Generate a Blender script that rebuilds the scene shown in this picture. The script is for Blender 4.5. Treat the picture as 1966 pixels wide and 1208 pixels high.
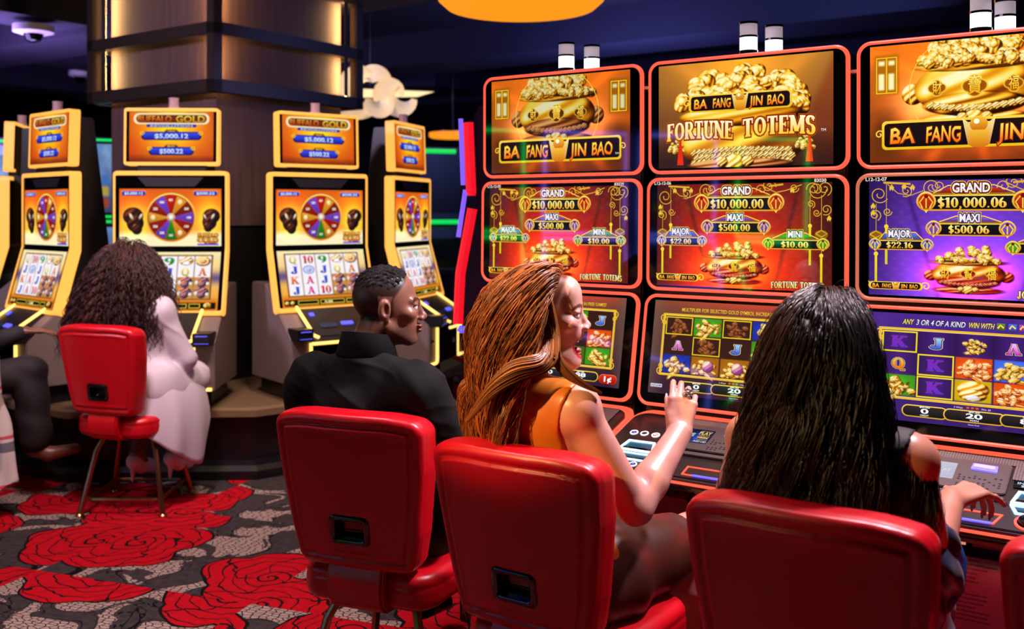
import bpy, bmesh, math, random
import numpy as np
from mathutils import Vector, Matrix, Euler

random.seed(7)
rng = np.random.default_rng(7)
for _o in list(bpy.data.objects):
    bpy.data.objects.remove(_o)
C = bpy.context.scene.collection
SC = bpy.context.scene
PI = math.pi

# ------------------------------------------------------------------ camera
W_PX, H_PX, F_PX, HOR, EYE = 1966, 1208, 1911.0, 410.0, 1.5
cam_d = bpy.data.cameras.new('camera')
cam = bpy.data.objects.new('camera', cam_d)
C.objects.link(cam)
cam.location = (0, 0, EYE)
cam.rotation_euler = (PI / 2, 0, 0)
cam_d.sensor_width = 36
cam_d.lens = F_PX * 36 / W_PX
cam_d.shift_y = -(H_PX / 2 - HOR) / W_PX
cam_d.clip_start = 0.05
cam_d.dof.use_dof = True
cam_d.dof.focus_distance = 2.75
cam_d.dof.aperture_fstop = 3.2
SC.camera = cam

# ------------------------------------------------------------------ view, world
SC.view_settings.view_transform = 'Standard'
SC.view_settings.look = 'None'
SC.view_settings.exposure = 0.0
SC.view_settings.gamma = 1.0
SC.view_settings.use_curve_mapping = False
SC.cycles.max_bounces = 6
SC.cycles.diffuse_bounces = 3
SC.cycles.glossy_bounces = 3
SC.cycles.transmission_bounces = 2
SC.cycles.transparent_max_bounces = 4
SC.cycles.caustics_reflective = False
SC.cycles.caustics_refractive = False
SC.cycles.use_adaptive_sampling = True
SC.cycles.adaptive_threshold = 0.04
wd = bpy.data.worlds.new('world')
SC.world = wd
wd.use_nodes = True
wd.node_tree.nodes['Background'].inputs[0].default_value = (0.10, 0.085, 0.20, 1)
wd.node_tree.nodes['Background'].inputs[1].default_value = 0.10


def lamp(kind, loc, target, energy, color, size=0.3, angle=60, blend=0.6):
    d = bpy.data.lights.new(kind.lower() + '_light', kind)
    d.energy = energy
    d.color = color
    if kind == 'AREA':
        d.shape = 'DISK'
        d.size = size
    else:
        d.shadow_soft_size = size
    if kind == 'SPOT':
        d.spot_size = math.radians(angle)
        d.spot_blend = blend
    o = bpy.data.objects.new('ceiling_' + kind.lower() + '_light', d)  # lamps are unseen and have no built fitting
    C.objects.link(o)
    o.location = loc
    if target is not None:
        o.rotation_euler = (Vector(target) - Vector(loc)).to_track_quat('-Z', 'Y').to_euler()
    return o


# unseen lamps without fittings: spots from overhead, area lamps added as fill
lamp('SPOT', (-2.7, 0.45, 2.95), (0.02, 2.48, 1.27), 900, (1.0, 0.55, 0.20), 0.05, 13.5, 0.35)      # warm, from the left
lamp('SPOT', (0.95, 3.0, 3.3), (0.35, 2.3, 1.0), 190, (1.0, 0.80, 0.88), 0.10, 62, 0.7)        # cool pink, over the row
lamp('SPOT', (1.5, 2.7, 3.3), (0.85, 1.95, 0.95), 400, (1.0, 0.78, 0.90), 0.10, 60, 0.7)
lamp('SPOT', (1.45, 2.75, 3.25), (-0.12, 2.80, 1.22), 420, (0.90, 0.86, 1.0), 0.08, 26, 0.7)     # cool, on the two faces
lamp('SPOT', (-3.2, 0.55, 3.0), (0.70, 2.06, 1.18), 400, (1.0, 0.58, 0.24), 0.07, 10, 0.6)    # warm, on the black-haired woman
lamp('SPOT', (-3.9, 3.2, 3.3), (-2.1, 6.6, 1.7), 560, (0.82, 0.66, 1.0), 0.2, 70, 0.8)        # added wash to brighten the column
lamp('SPOT', (-0.9, 4.6, 3.3), (-1.7, 6.2, 0.8), 240, (1.0, 0.78, 0.62), 0.2, 70, 0.8)  # added fill on the left cabinets' side panels
lamp('SPOT', (-1.6, 3.6, 3.3), (-1.7, 4.8, 0.5), 330, (1.0, 0.74, 0.78), 0.25, 95, 0.8)       # carpet and left chair
lamp('SPOT', (-1.2, 2.6, 3.3), (-1.0, 3.1, 0.0), 150, (1.0, 0.74, 0.74), 0.25, 95, 0.8)
lamp('AREA', (0.3, 2.9, 3.3), (0.3, 2.7, 0.9), 18, (1.0, 0.66, 0.72), 1.2)  # soft fill added over the seats
lamp('AREA', (2.6, 6.5, 3.0), (2.0, 7.0, 3.4), 40, (0.20, 0.30, 1.0), 1.0)  # added uplight, puts a blue glow on the ceiling
lamp('AREA', (-4.6, 8.5, 2.5), (-4.6, 9.2, 3.4), 70, (0.45, 0.30, 1.0), 1.5)  # added uplight, tints the left soffits violet
lamp('AREA', (0.8, 8.5, 2.3), (0.8, 8.9, 3.4), 60, (0.22, 0.25, 1.0), 1.5)  # added uplight, brightens the soffits behind in blue


# ------------------------------------------------------------------ helpers
def at(px, py, Y):
    return np.array([(px - W_PX / 2) / F_PX * Y, Y, EYE - (py - HOR) / F_PX * Y])


def srgb(c):
    c = np.asarray(c, float)
    return np.where(c <= 0.04045, c / 12.92, ((np.maximum(c, 0) + 0.055) / 1.055) ** 2.4)


def hx(s):
    return tuple(int(s[i:i + 2], 16) / 255 for i in (0, 2, 4))


_mats = {}


def mat(name, color=(0.5, 0.5, 0.5), rough=0.5, metal=0.0, emit=None, strength=1.0, spec=0.5, coat=0.0, attr=None,
        bump=None, sheen=0.0, sss=0.0, alpha=1.0, transmission=0.0):
    if name in _mats:
        return _mats[name]
    m = bpy.data.materials.new(name)
    m.use_nodes = True
    nt = m.node_tree
    b = nt.nodes['Principled BSDF']
    b.inputs['Base Color'].default_value = (*srgb(color), 1)
    b.inputs['Roughness'].default_value = rough
    b.inputs['Metallic'].default_value = metal
    b.inputs['Specular IOR Level'].default_value = spec
    b.inputs['Coat Weight'].default_value = coat
    b.inputs['Sheen Weight'].default_value = sheen
    b.inputs['Alpha'].default_value = alpha
    b.inputs['Transmission Weight'].default_value = transmission
    if sss:
        b.inputs['Subsurface Weight'].default_value = sss
        b.inputs['Subsurface Radius'].default_value = (0.012, 0.005, 0.003)
        b.inputs['Subsurface Scale'].default_value = 1.0
    if emit is not None:
        b.inputs['Emission Color'].default_value = (*srgb(emit), 1)
        b.inputs['Emission Strength'].default_value = strength
    if attr:
        a = nt.nodes.new('ShaderNodeAttribute')
        a.attribute_name = attr
        nt.links.new(a.outputs['Color'], b.inputs['Base Color'])
    if bump:
        sc, st = bump
        t = nt.nodes.new('ShaderNodeTexNoise')
        t.inputs['Scale'].default_value = sc
        t.inputs['Detail'].default_value = 4
        bp = nt.nodes.new('ShaderNodeBump')
        bp.inputs['Strength'].default_value = st
        bp.inputs['Distance'].default_value = 0.004
        tc = nt.nodes.new('ShaderNodeTexCoord')
        nt.links.new(tc.outputs['Object'], t.inputs['Vector'])
        nt.links.new(t.outputs['Fac'], bp.inputs['Height'])
        nt.links.new(bp.outputs['Normal'], b.inputs['Normal'])
    _mats[name] = m
    return m


def screen_mat():
    """what a lit display shows: colours are emitted, the glass on top reflects"""
    m = bpy.data.materials.new('lit_display')
    m.use_nodes = True
    nt = m.node_tree
    b = nt.nodes['Principled BSDF']
    b.inputs['Base Color'].default_value = (0.004, 0.004, 0.005, 1)
    b.inputs['Roughness'].default_value = 0.04
    b.inputs['Specular IOR Level'].default_value = 0.5
    a = nt.nodes.new('ShaderNodeAttribute')
    a.attribute_name = 'ink'
    nt.links.new(a.outputs['Color'], b.inputs['Emission Color'])
    b.inputs['Emission Strength'].default_value = 1.0
    return m


M_SCREEN = screen_mat()
M_BLACK = mat('black_plastic', (0.05, 0.045, 0.06), 0.35)
M_GLASS = mat('black_glass', (0.02, 0.02, 0.025), 0.05)
M_DARK = mat('dark_metal', (0.16, 0.15, 0.17), 0.4, 0.3)
M_GREY = mat('grey_plastic', (0.36, 0.33, 0.34), 0.45)
M_CHROME = mat('chrome', (0.8, 0.8, 0.82), 0.12, 1.0)
M_RED_LED = mat('red_led', (0.6, 0.1, 0.08), 0.4, emit=(1.0, 0.36, 0.26), strength=1.25)
M_YEL_LED = mat('amber_led', (0.6, 0.4, 0.1), 0.4, emit=(1.0, 0.69, 0.31), strength=1.2)
M_AMB_LED = mat('warm_white_led', (0.6, 0.5, 0.2), 0.4, emit=(1.0, 0.80, 0.42), strength=1.9)
M_GRN_LED = mat('green_led', (0.1, 0.5, 0.2), 0.4, emit=(0.05, 0.85, 0.35), strength=1.1)
M_PUR_LED = mat('violet_led', (0.3, 0.2, 0.5), 0.4, emit=(0.50, 0.36, 1.0), strength=1.1)
M_BLU_LED = mat('blue_led', (0.2, 0.2, 0.5), 0.4, emit=(0.36, 0.36, 1.0), strength=1.4)
M_CRIM_LED = mat('crimson_led', (0.5, 0.05, 0.05), 0.4, emit=(0.95, 0.08, 0.16), strength=1.0)
M_WHITE_LED = mat('white_led', (0.8, 0.8, 0.8), 0.4, emit=(0.92, 0.93, 1.0), strength=2.6)
M_ICE_LED = mat('ice_blue_led', (0.6, 0.7, 0.8), 0.4, emit=(0.70, 0.90, 1.0), strength=1.3)


def link(name, me, m, parent=None, smooth=False):
    if m is not None:
        for k in (m if isinstance(m, (list, tuple)) else [m]):
            me.materials.append(k)
    if smooth:
        me.polygons.foreach_set('use_smooth', np.ones(len(me.polygons), bool))
    o = bpy.data.objects.new(name, me)
    C.objects.link(o)
    if parent is not None:
        o.parent = parent
    return o


def tag(o, label=None, cat=None, group=None, kind=None):
    if label:
        o['label'] = label
    if cat:
        o['category'] = cat
    if group:
        o['group'] = group
    if kind:
        o['kind'] = kind
    return o


def thing(name, label, cat, loc=(0, 0, 0), rz=0.0, group=None):
    o = bpy.data.objects.new(name, None)
    C.objects.link(o)
    o.location = loc
    o.rotation_euler = (0, 0, rz)
    o.empty_display_size = 0.1
    return tag(o, label, cat, group)


def copy_tree(o, parent=None):
    c = o.copy()
    C.objects.link(c)
    if parent is not None:
        c.parent = parent
    for ch in list(o.children):
        copy_tree(ch, c)
    return c


def fast_mesh(name, V, Q, cols=None, attr='ink', smooth=True):
    """V (n,3), Q (m,3 or 4)"""
    V = np.ascontiguousarray(V, np.float32)
    Q = np.ascontiguousarray(Q, np.int32)
    k = Q.shape[1]
    me = bpy.data.meshes.new(name)
    me.vertices.add(len(V))
    me.vertices.foreach_set('co', V.ravel())
    me.loops.add(Q.size)
    me.loops.foreach_set('vertex_index', Q.ravel())
    me.polygons.add(len(Q))
    me.polygons.foreach_set('loop_start', np.arange(0, Q.size, k, dtype=np.int32))
    me.polygons.foreach_set('loop_total', np.full(len(Q), k, np.int32))
    me.polygons.foreach_set('use_smooth', np.full(len(Q), smooth, bool))
    if cols is not None:
        at_ = me.attributes.new(attr, 'FLOAT_COLOR', 'POINT')
        c4 = np.ones((len(V), 4), np.float32)
        c4[:, :3] = cols
        at_.data.foreach_set('color', c4.ravel())
    me.update()
    me.validate()
    return me


def ident(x, v, o=0.0):
    return (x, -o, v)


class MB:
    """collects shapes into ONE mesh; P maps (x, v, out) to a point"""

    def __init__(s):
        s.v = []
        s.f = []
        s.m = []
        s.cur = 0

    def mi(s, i):
        s.cur = i
        return s

    def add(s, vs, fs):
        b = len(s.v)
        s.v += [tuple(map(float, p)) for p in vs]
        for f in fs:
            s.f.append([b + i for i in f])
            s.m.append(s.cur)
        return s

    def box(s, lo, hi, M=None):
        x0, y0, z0 = lo
        x1, y1, z1 = hi
        vs = [(x0, y0, z0), (x1, y0, z0), (x1, y1, z0), (x0, y1, z0), (x0, y0, z1), (x1, y0, z1), (x1, y1, z1), (x0, y1, z1)]
        if M is not None:
            vs = [M @ Vector(p) for p in vs]
        return s.add(vs, [(0, 3, 2, 1), (4, 5, 6, 7), (0, 1, 5, 4), (1, 2, 6, 5), (2, 3, 7, 6), (3, 0, 4, 7)])

    def bar(s, a, b, wx, wz):
        a, b = Vector(a), Vector(b)
        d = (b - a)
        L = d.length
        q = d.to_track_quat('Y', 'Z').to_matrix().to_4x4()
        return s.box((-wx / 2, 0, -wz / 2), (wx / 2, L, wz / 2), Matrix.Translation(a) @ q)

    def prism(s, poly, x0, x1):
        """poly of (y, z), extruded along x"""
        n = len(poly)
        vs = [(x0, y, z) for y, z in poly] + [(x1, y, z) for y, z in poly]
        fs = [tuple(range(n))[::-1], tuple(range(n, 2 * n))]
        fs += [(i, (i + 1) % n, n + (i + 1) % n, n + i) for i in range(n)]
        return s.add(vs, fs)

    def plate(s, pts, o0, o1, P=ident):
        n = len(pts)
        vs = [P(x, v, o0) for x, v in pts] + [P(x, v, o1) for x, v in pts]
        fs = [tuple(range(n))[::-1], tuple(range(n, 2 * n))]
        fs += [(i, (i + 1) % n, n + (i + 1) % n, n + i) for i in range(n)]
        return s.add(vs, fs)

    def ring(s, out, inn, o0, o1, P=ident, r=0.0):
        """closed frame between two outlines of equal length; o1 is the front"""
        n = len(out)
        rows = []
        rows.append([P(x, v, o0) for x, v in out])
        if r:
            rows.append([P(x, v, o1 - r) for x, v in out])
            for q in (0.25, 0.5, 0.75):
                e = math.sin(q * PI) * r
                rows.append([P(a[0] + (b[0] - a[0]) * q, a[1] + (b[1] - a[1]) * q, o1 - r + e) for a, b in zip(out, inn)])
            rows.append([P(x, v, o1 - r) for x, v in inn])
        else:
            rows.append([P(x, v, o1) for x, v in out])
            rows.append([P(x, v, o1) for x, v in inn])
        rows.append([P(x, v, o0) for x, v in inn])
        vs = [p for row in rows for p in row]
        k = len(rows)
        fs = []
        for j in range(k):
            for i in range(n):
                a, b = j * n, ((j + 1) % k) * n
                fs.append((a + i, a + (i + 1) % n, b + (i + 1) % n, b + i))
        return s.add(vs, fs)

    def tube(s, path, r, n=8, closed=False, cap=True):
        P = [Vector(p) for p in path]
        k = len(P)
        rs = r if isinstance(r, (list, tuple)) else [r] * k
        up = None
        vs = []
        for i in range(k):
            if closed:
                t = (P[(i + 1) % k] - P[i - 1]).normalized()
            else:
                t = (P[min(i + 1, k - 1)] - P[max(i - 1, 0)]).normalized()
            if up is None:
                up = Vector((0, 0, 1)) if abs(t.z) < 0.9 else Vector((1, 0, 0))
            a = t.cross(up).normalized()
            up = a.cross(t).normalized()
            for j in range(n):
                q = 2 * PI * j / n
                vs.append(P[i] + a * (math.cos(q) * rs[i]) + up * (math.sin(q) * rs[i]))
        fs = []
        for i in range(k if closed else k - 1):
            i2 = (i + 1) % k
            for j in range(n):
                fs.append((i * n + j, i * n + (j + 1) % n, i2 * n + (j + 1) % n, i2 * n + j))
        if cap and not closed:
            fs.append(tuple(range(n))[::-1])
            fs.append(tuple(range((k - 1) * n, k * n)))
        return s.add(vs, fs)

    def lathe(s, prof, c=(0, 0, 0), n=24):
        k = len(prof)
        vs = []
        for r, z in prof:
            for j in range(n):
                q = 2 * PI * j / n
                vs.append((c[0] + r * math.cos(q), c[1] + r * math.sin(q), c[2] + z))
        fs = []
        for i in range(k - 1):
            for j in range(n):
                fs.append((i * n + j, i * n + (j + 1) % n, (i + 1) * n + (j + 1) % n, (i + 1) * n + j))
        fs.append(tuple(range(n))[::-1])
        fs.append(tuple(range((k - 1) * n, k * n)))
        return s.add(vs, fs)

    def build(s, name, m, parent=None, smooth=False, bevel=0.0, angle=35):
        me = bpy.data.meshes.new(name)
        me.from_pydata(s.v, [], s.f)
        for k in (m if isinstance(m, (list, tuple)) else [m]):
            me.materials.append(k)
        me.polygons.foreach_set('material_index', np.array(s.m, np.int32))
        bm = bmesh.new()
        bm.from_mesh(me)
        bmesh.ops.recalc_face_normals(bm, faces=bm.faces)
        if bevel:
            es = [e for e in bm.edges if len(e.link_faces) == 2 and e.calc_face_angle(0) > 0.5]
            bmesh.ops.bevel(bm, geom=es, offset=bevel, segments=2, affect='EDGES', clamp_overlap=True)
        bm.to_mesh(me)
        bm.free()
        if smooth:
            me.polygons.foreach_set('use_smooth', np.ones(len(me.polygons), bool))
            me.set_sharp_from_angle(angle=math.radians(angle))
        me.update()
        o = bpy.data.objects.new(name, me)
        C.objects.link(o)
        if parent is not None:
            o.parent = parent
        return o


def rrect(x0, y0, x1, y1, r, n=6):
    pts = []
    for cx, cy, a in ((x1 - r, y1 - r, 0), (x0 + r, y1 - r, 90), (x0 + r, y0 + r, 180), (x1 - r, y0 + r, 270)):
        for i in range(n + 1):
            q = math.radians(a + 90 * i / n)
            pts.append((cx + r * math.cos(q), cy + r * math.sin(q)))
    return pts


def plane_map(yb, zb, yt, zt):
    """screen plane from bottom edge (yb,zb) to top edge (yt,zt); v is measured up the plane, out = towards the player"""
    L = math.hypot(yt - yb, zt - zb)
    ty, tz = (yt - yb) / L, (zt - zb) / L
    ny, nz = -tz, ty

    def P(x, v, o=0.0):
        return (x, yb + ty * v + ny * o, zb + tz * v + nz * o)
    return P, L


# ------------------------------------------------------------------ implicit surfaces
class Sdf:
    def __init__(s, lo, hi, h):
        s.lo = np.array(lo, np.float32)
        s.h = h
        s.n = np.maximum(np.ceil((np.array(hi) - np.array(lo)) / h).astype(int) + 1, 4)
        s.D = np.full(s.n, 0.06, np.float32)

    def blk(s, lo, hi):
        a = np.clip(np.floor((np.array(lo) - s.lo) / s.h).astype(int), 0, s.n - 1)
        b = np.clip(np.ceil((np.array(hi) - s.lo) / s.h).astype(int) + 1, a + 1, s.n)
        sl = tuple(slice(i, j) for i, j in zip(a, b))
        ax = [s.lo[i] + s.h * np.arange(a[i], b[i], dtype=np.float32) for i in range(3)]
        return sl, ax[0][:, None, None], ax[1][None, :, None], ax[2][None, None, :]

    def put(s, sl, d, k, op):
        A = s.D[sl]
        d = d.astype(np.float32)
        if op == 'u':
            if k <= 0:
                s.D[sl] = np.minimum(A, d)
            else:
                h = np.clip(0.5 + 0.5 * (d - A) / k, 0, 1)
                s.D[sl] = d * (1 - h) + A * h - k * h * (1 - h)
        else:
            d = -d
            if k <= 0:
                s.D[sl] = np.maximum(A, d)
            else:
                h = np.clip(0.5 - 0.5 * (d - A) / k, 0, 1)
                s.D[sl] = d * (1 - h) + A * h + k * h * (1 - h)

    def cone(s, a, b, ra, rb, k=0.015, op='u', flat=None):
        """capsule from a to b, radius ra to rb; flat=(dir, factor) squashes along dir"""
        a, b = np.array(a, float), np.array(b, float)
        m = max(ra, rb) + k + 0.045
        if flat is not None and flat[1] < 1:
            m /= flat[1]
        sl, X, Y, Z = s.blk(np.minimum(a, b) - m, np.maximum(a, b) + m)
        ab = b - a
        L2 = max(float(ab @ ab), 1e-9)
        px, py, pz = X - a[0], Y - a[1], Z - a[2]
        t = np.clip((px * ab[0] + py * ab[1] + pz * ab[2]) / L2, 0, 1)
        dx, dy, dz = px - t * ab[0], py - t * ab[1], pz - t * ab[2]
        if flat is not None:
            f, q = np.array(flat[0], float), flat[1]
            f = f / np.linalg.norm(f)
            w = dx * f[0] + dy * f[1] + dz * f[2]
            g = 1 / q - 1
            dx, dy, dz = dx + w * g * f[0], dy + w * g * f[1], dz + w * g * f[2]
            d = (np.sqrt(dx * dx + dy * dy + dz * dz) - (ra + (rb - ra) * t)) * min(1.0, q + 0.15)
        else:
            d = np.sqrt(dx * dx + dy * dy + dz * dz) - (ra + (rb - ra) * t)
        s.put(sl, d, k, op)

    def ell(s, c, r, k=0.015, op='u', R=None):
        c, r = np.array(c, float), np.array(r, float)
        m = (r if R is None else np.full(3, r.max())) + k + 0.045
        sl, X, Y, Z = s.blk(c - m, c + m)
        px, py, pz = X - c[0], Y - c[1], Z - c[2]
        if R is not None:
            R = np.array(R)
            px, py, pz = (R[0, i] * px + R[1, i] * py + R[2, i] * pz for i in range(3))
        k0 = np.sqrt((px / r[0]) ** 2 + (py / r[1]) ** 2 + (pz / r[2]) ** 2)
        k1 = np.sqrt((px / r[0] ** 2) ** 2 + (py / r[1] ** 2) ** 2 + (pz / r[2] ** 2) ** 2) + 1e-6
        s.put(sl, k0 * (k0 - 1) / k1, k, op)

    def mesh(s):
        D = s.D
        h = s.h
        S = D < 0
        nx, ny, nz = D.shape
        cnt = np.zeros((nx - 1, ny - 1, nz - 1), np.int8)
        for i in (0, 1):
            for j in (0, 1):
                for k in (0, 1):
                    cnt += S[i:nx - 1 + i, j:ny - 1 + j, k:nz - 1 + k]
        act = (cnt > 0) & (cnt < 8)
        I = np.argwhere(act)
        idx = np.full(act.shape, -1, np.int32)
        idx[act] = np.arange(len(I))
        acc = np.zeros((len(I), 3))
        num = np.zeros(len(I))
        cs = {}
        for i in (0, 1):
            for j in (0, 1):
                for k in (0, 1):
                    cs[i, j, k] = D[I[:, 0] + i, I[:, 1] + j, I[:, 2] + k]
        for axis in range(3):
            for p in (0, 1):
                for q in (0, 1):
                    a = [0, 0, 0]
                    o = [x for x in range(3) if x != axis]
                    a[o[0]], a[o[1]] = p, q
                    b = list(a)
                    b[axis] = 1
                    va, vb = cs[tuple(a)], cs[tuple(b)]
                    cr = (va < 0) != (vb < 0)
                    t = np.where(cr, va / np.where(cr, va - vb, 1), 0)
                    pos = np.zeros((len(I), 3))
                    pos[:, o[0]], pos[:, o[1]] = p, q
                    pos[:, axis] = t
                    acc += pos * cr[:, None]
                    num += cr
        V = s.lo + h * (I + acc / num[:, None])
        Q = []
        for axis in range(3):
            o = [x for x in range(3) if x != axis]
            sl0 = [slice(None)] * 3
            sl1 = [slice(None)] * 3
            sl0[axis] = slice(0, -1)
            sl1[axis] = slice(1, None)
            for w in o:
                sl0[w] = slice(1, -1)
                sl1[w] = slice(1, -1)
            A, B = S[tuple(sl0)], S[tuple(sl1)]
            E = np.argwhere(A != B)
            ins = A[tuple(E.T)]
            E = E.copy()
            for w in o:
                E[:, w] += 1
            c = []
            for p, q in ((0, 0), (1, 0), (1, 1), (0, 1)):
                e = E.copy()
                e[:, o[0]] -= p
                e[:, o[1]] -= q
                c.append(idx[e[:, 0], e[:, 1], e[:, 2]])
            c = np.stack(c, 1)
            flip = ins if axis != 1 else ~ins
            c[~flip] = c[~flip][:, ::-1]
            Q.append(c)
        Q = np.concatenate(Q)
        Q = Q[(Q >= 0).all(1)]
        return V, Q


def noise3(P, scale, seed=0):
    """cheap smooth noise from sums of sines, about -1..1"""
    r = np.random.default_rng(seed)
    out = np.zeros(len(P))
    amp = 0
    for o in range(3):
        for _ in range(3):
            d = r.normal(size=3)
            d /= np.linalg.norm(d)
            w = scale * (1.7 ** o) * r.uniform(0.7, 1.3)
            out += np.sin(P @ d * w + r.uniform(0, 6.28)) / (1.5 ** o)
            amp += 0.5 / (1.5 ** o)
    return out / amp


def relax(V, Q, it=2):
    V = V.copy()
    n = len(V)
    src = np.concatenate([Q[:, i] for i in range(4) for _ in (1, 3)])
    dst = np.concatenate([Q[:, (i + j) % 4] for i in range(4) for j in (1, 3)])
    cnt = np.maximum(np.bincount(src, minlength=n), 1)[:, None]
    for _ in range(it):
        acc = np.stack([np.bincount(src, weights=V[dst, k], minlength=n) for k in range(3)], 1)
        V = V * 0.5 + 0.5 * acc / cnt
    return V


# ------------------------------------------------------------------ pictures shown on the displays
def fbm(X, Y, s, seed=0, oct=4):
    r = np.random.default_rng(seed)
    out = np.zeros_like(X)
    a = 1.0
    tot = 0
    for o in range(oct):
        for _ in range(4):
            q = r.uniform(0, 6.28)
            w = s * (2 ** o) * r.uniform(0.7, 1.4)
            out += a * np.sin(X * w * math.cos(q) + Y * w * math.sin(q) + r.uniform(0, 6.28)) / 4
        tot += a
        a *= 0.55
    return out / tot


GOLD = np.array([(0.0, 0.16, 0.05, 0.01), (0.3, 0.55, 0.25, 0.02), (0.55, 0.93, 0.60, 0.08), (0.78, 1.0, 0.86, 0.28), (1.0, 1.0, 0.98, 0.75)])
BRONZE = np.array([(0.0, 0.13, 0.05, 0.03), (0.4, 0.45, 0.20, 0.08), (0.75, 0.80, 0.45, 0.20), (1.0, 0.95, 0.70, 0.42)])
FLAME = np.array([(0.0, 0.35, 0.04, 0.02), (0.35, 0.80, 0.22, 0.05), (0.6, 0.98, 0.55, 0.10), (0.85, 1.0, 0.85, 0.45), (1.0, 1.0, 0.97, 0.85)])


def ramp(v, R):
    return np.stack([np.interp(v, R[:, 0], R[:, i]) for i in (1, 2, 3)], -1)


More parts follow.
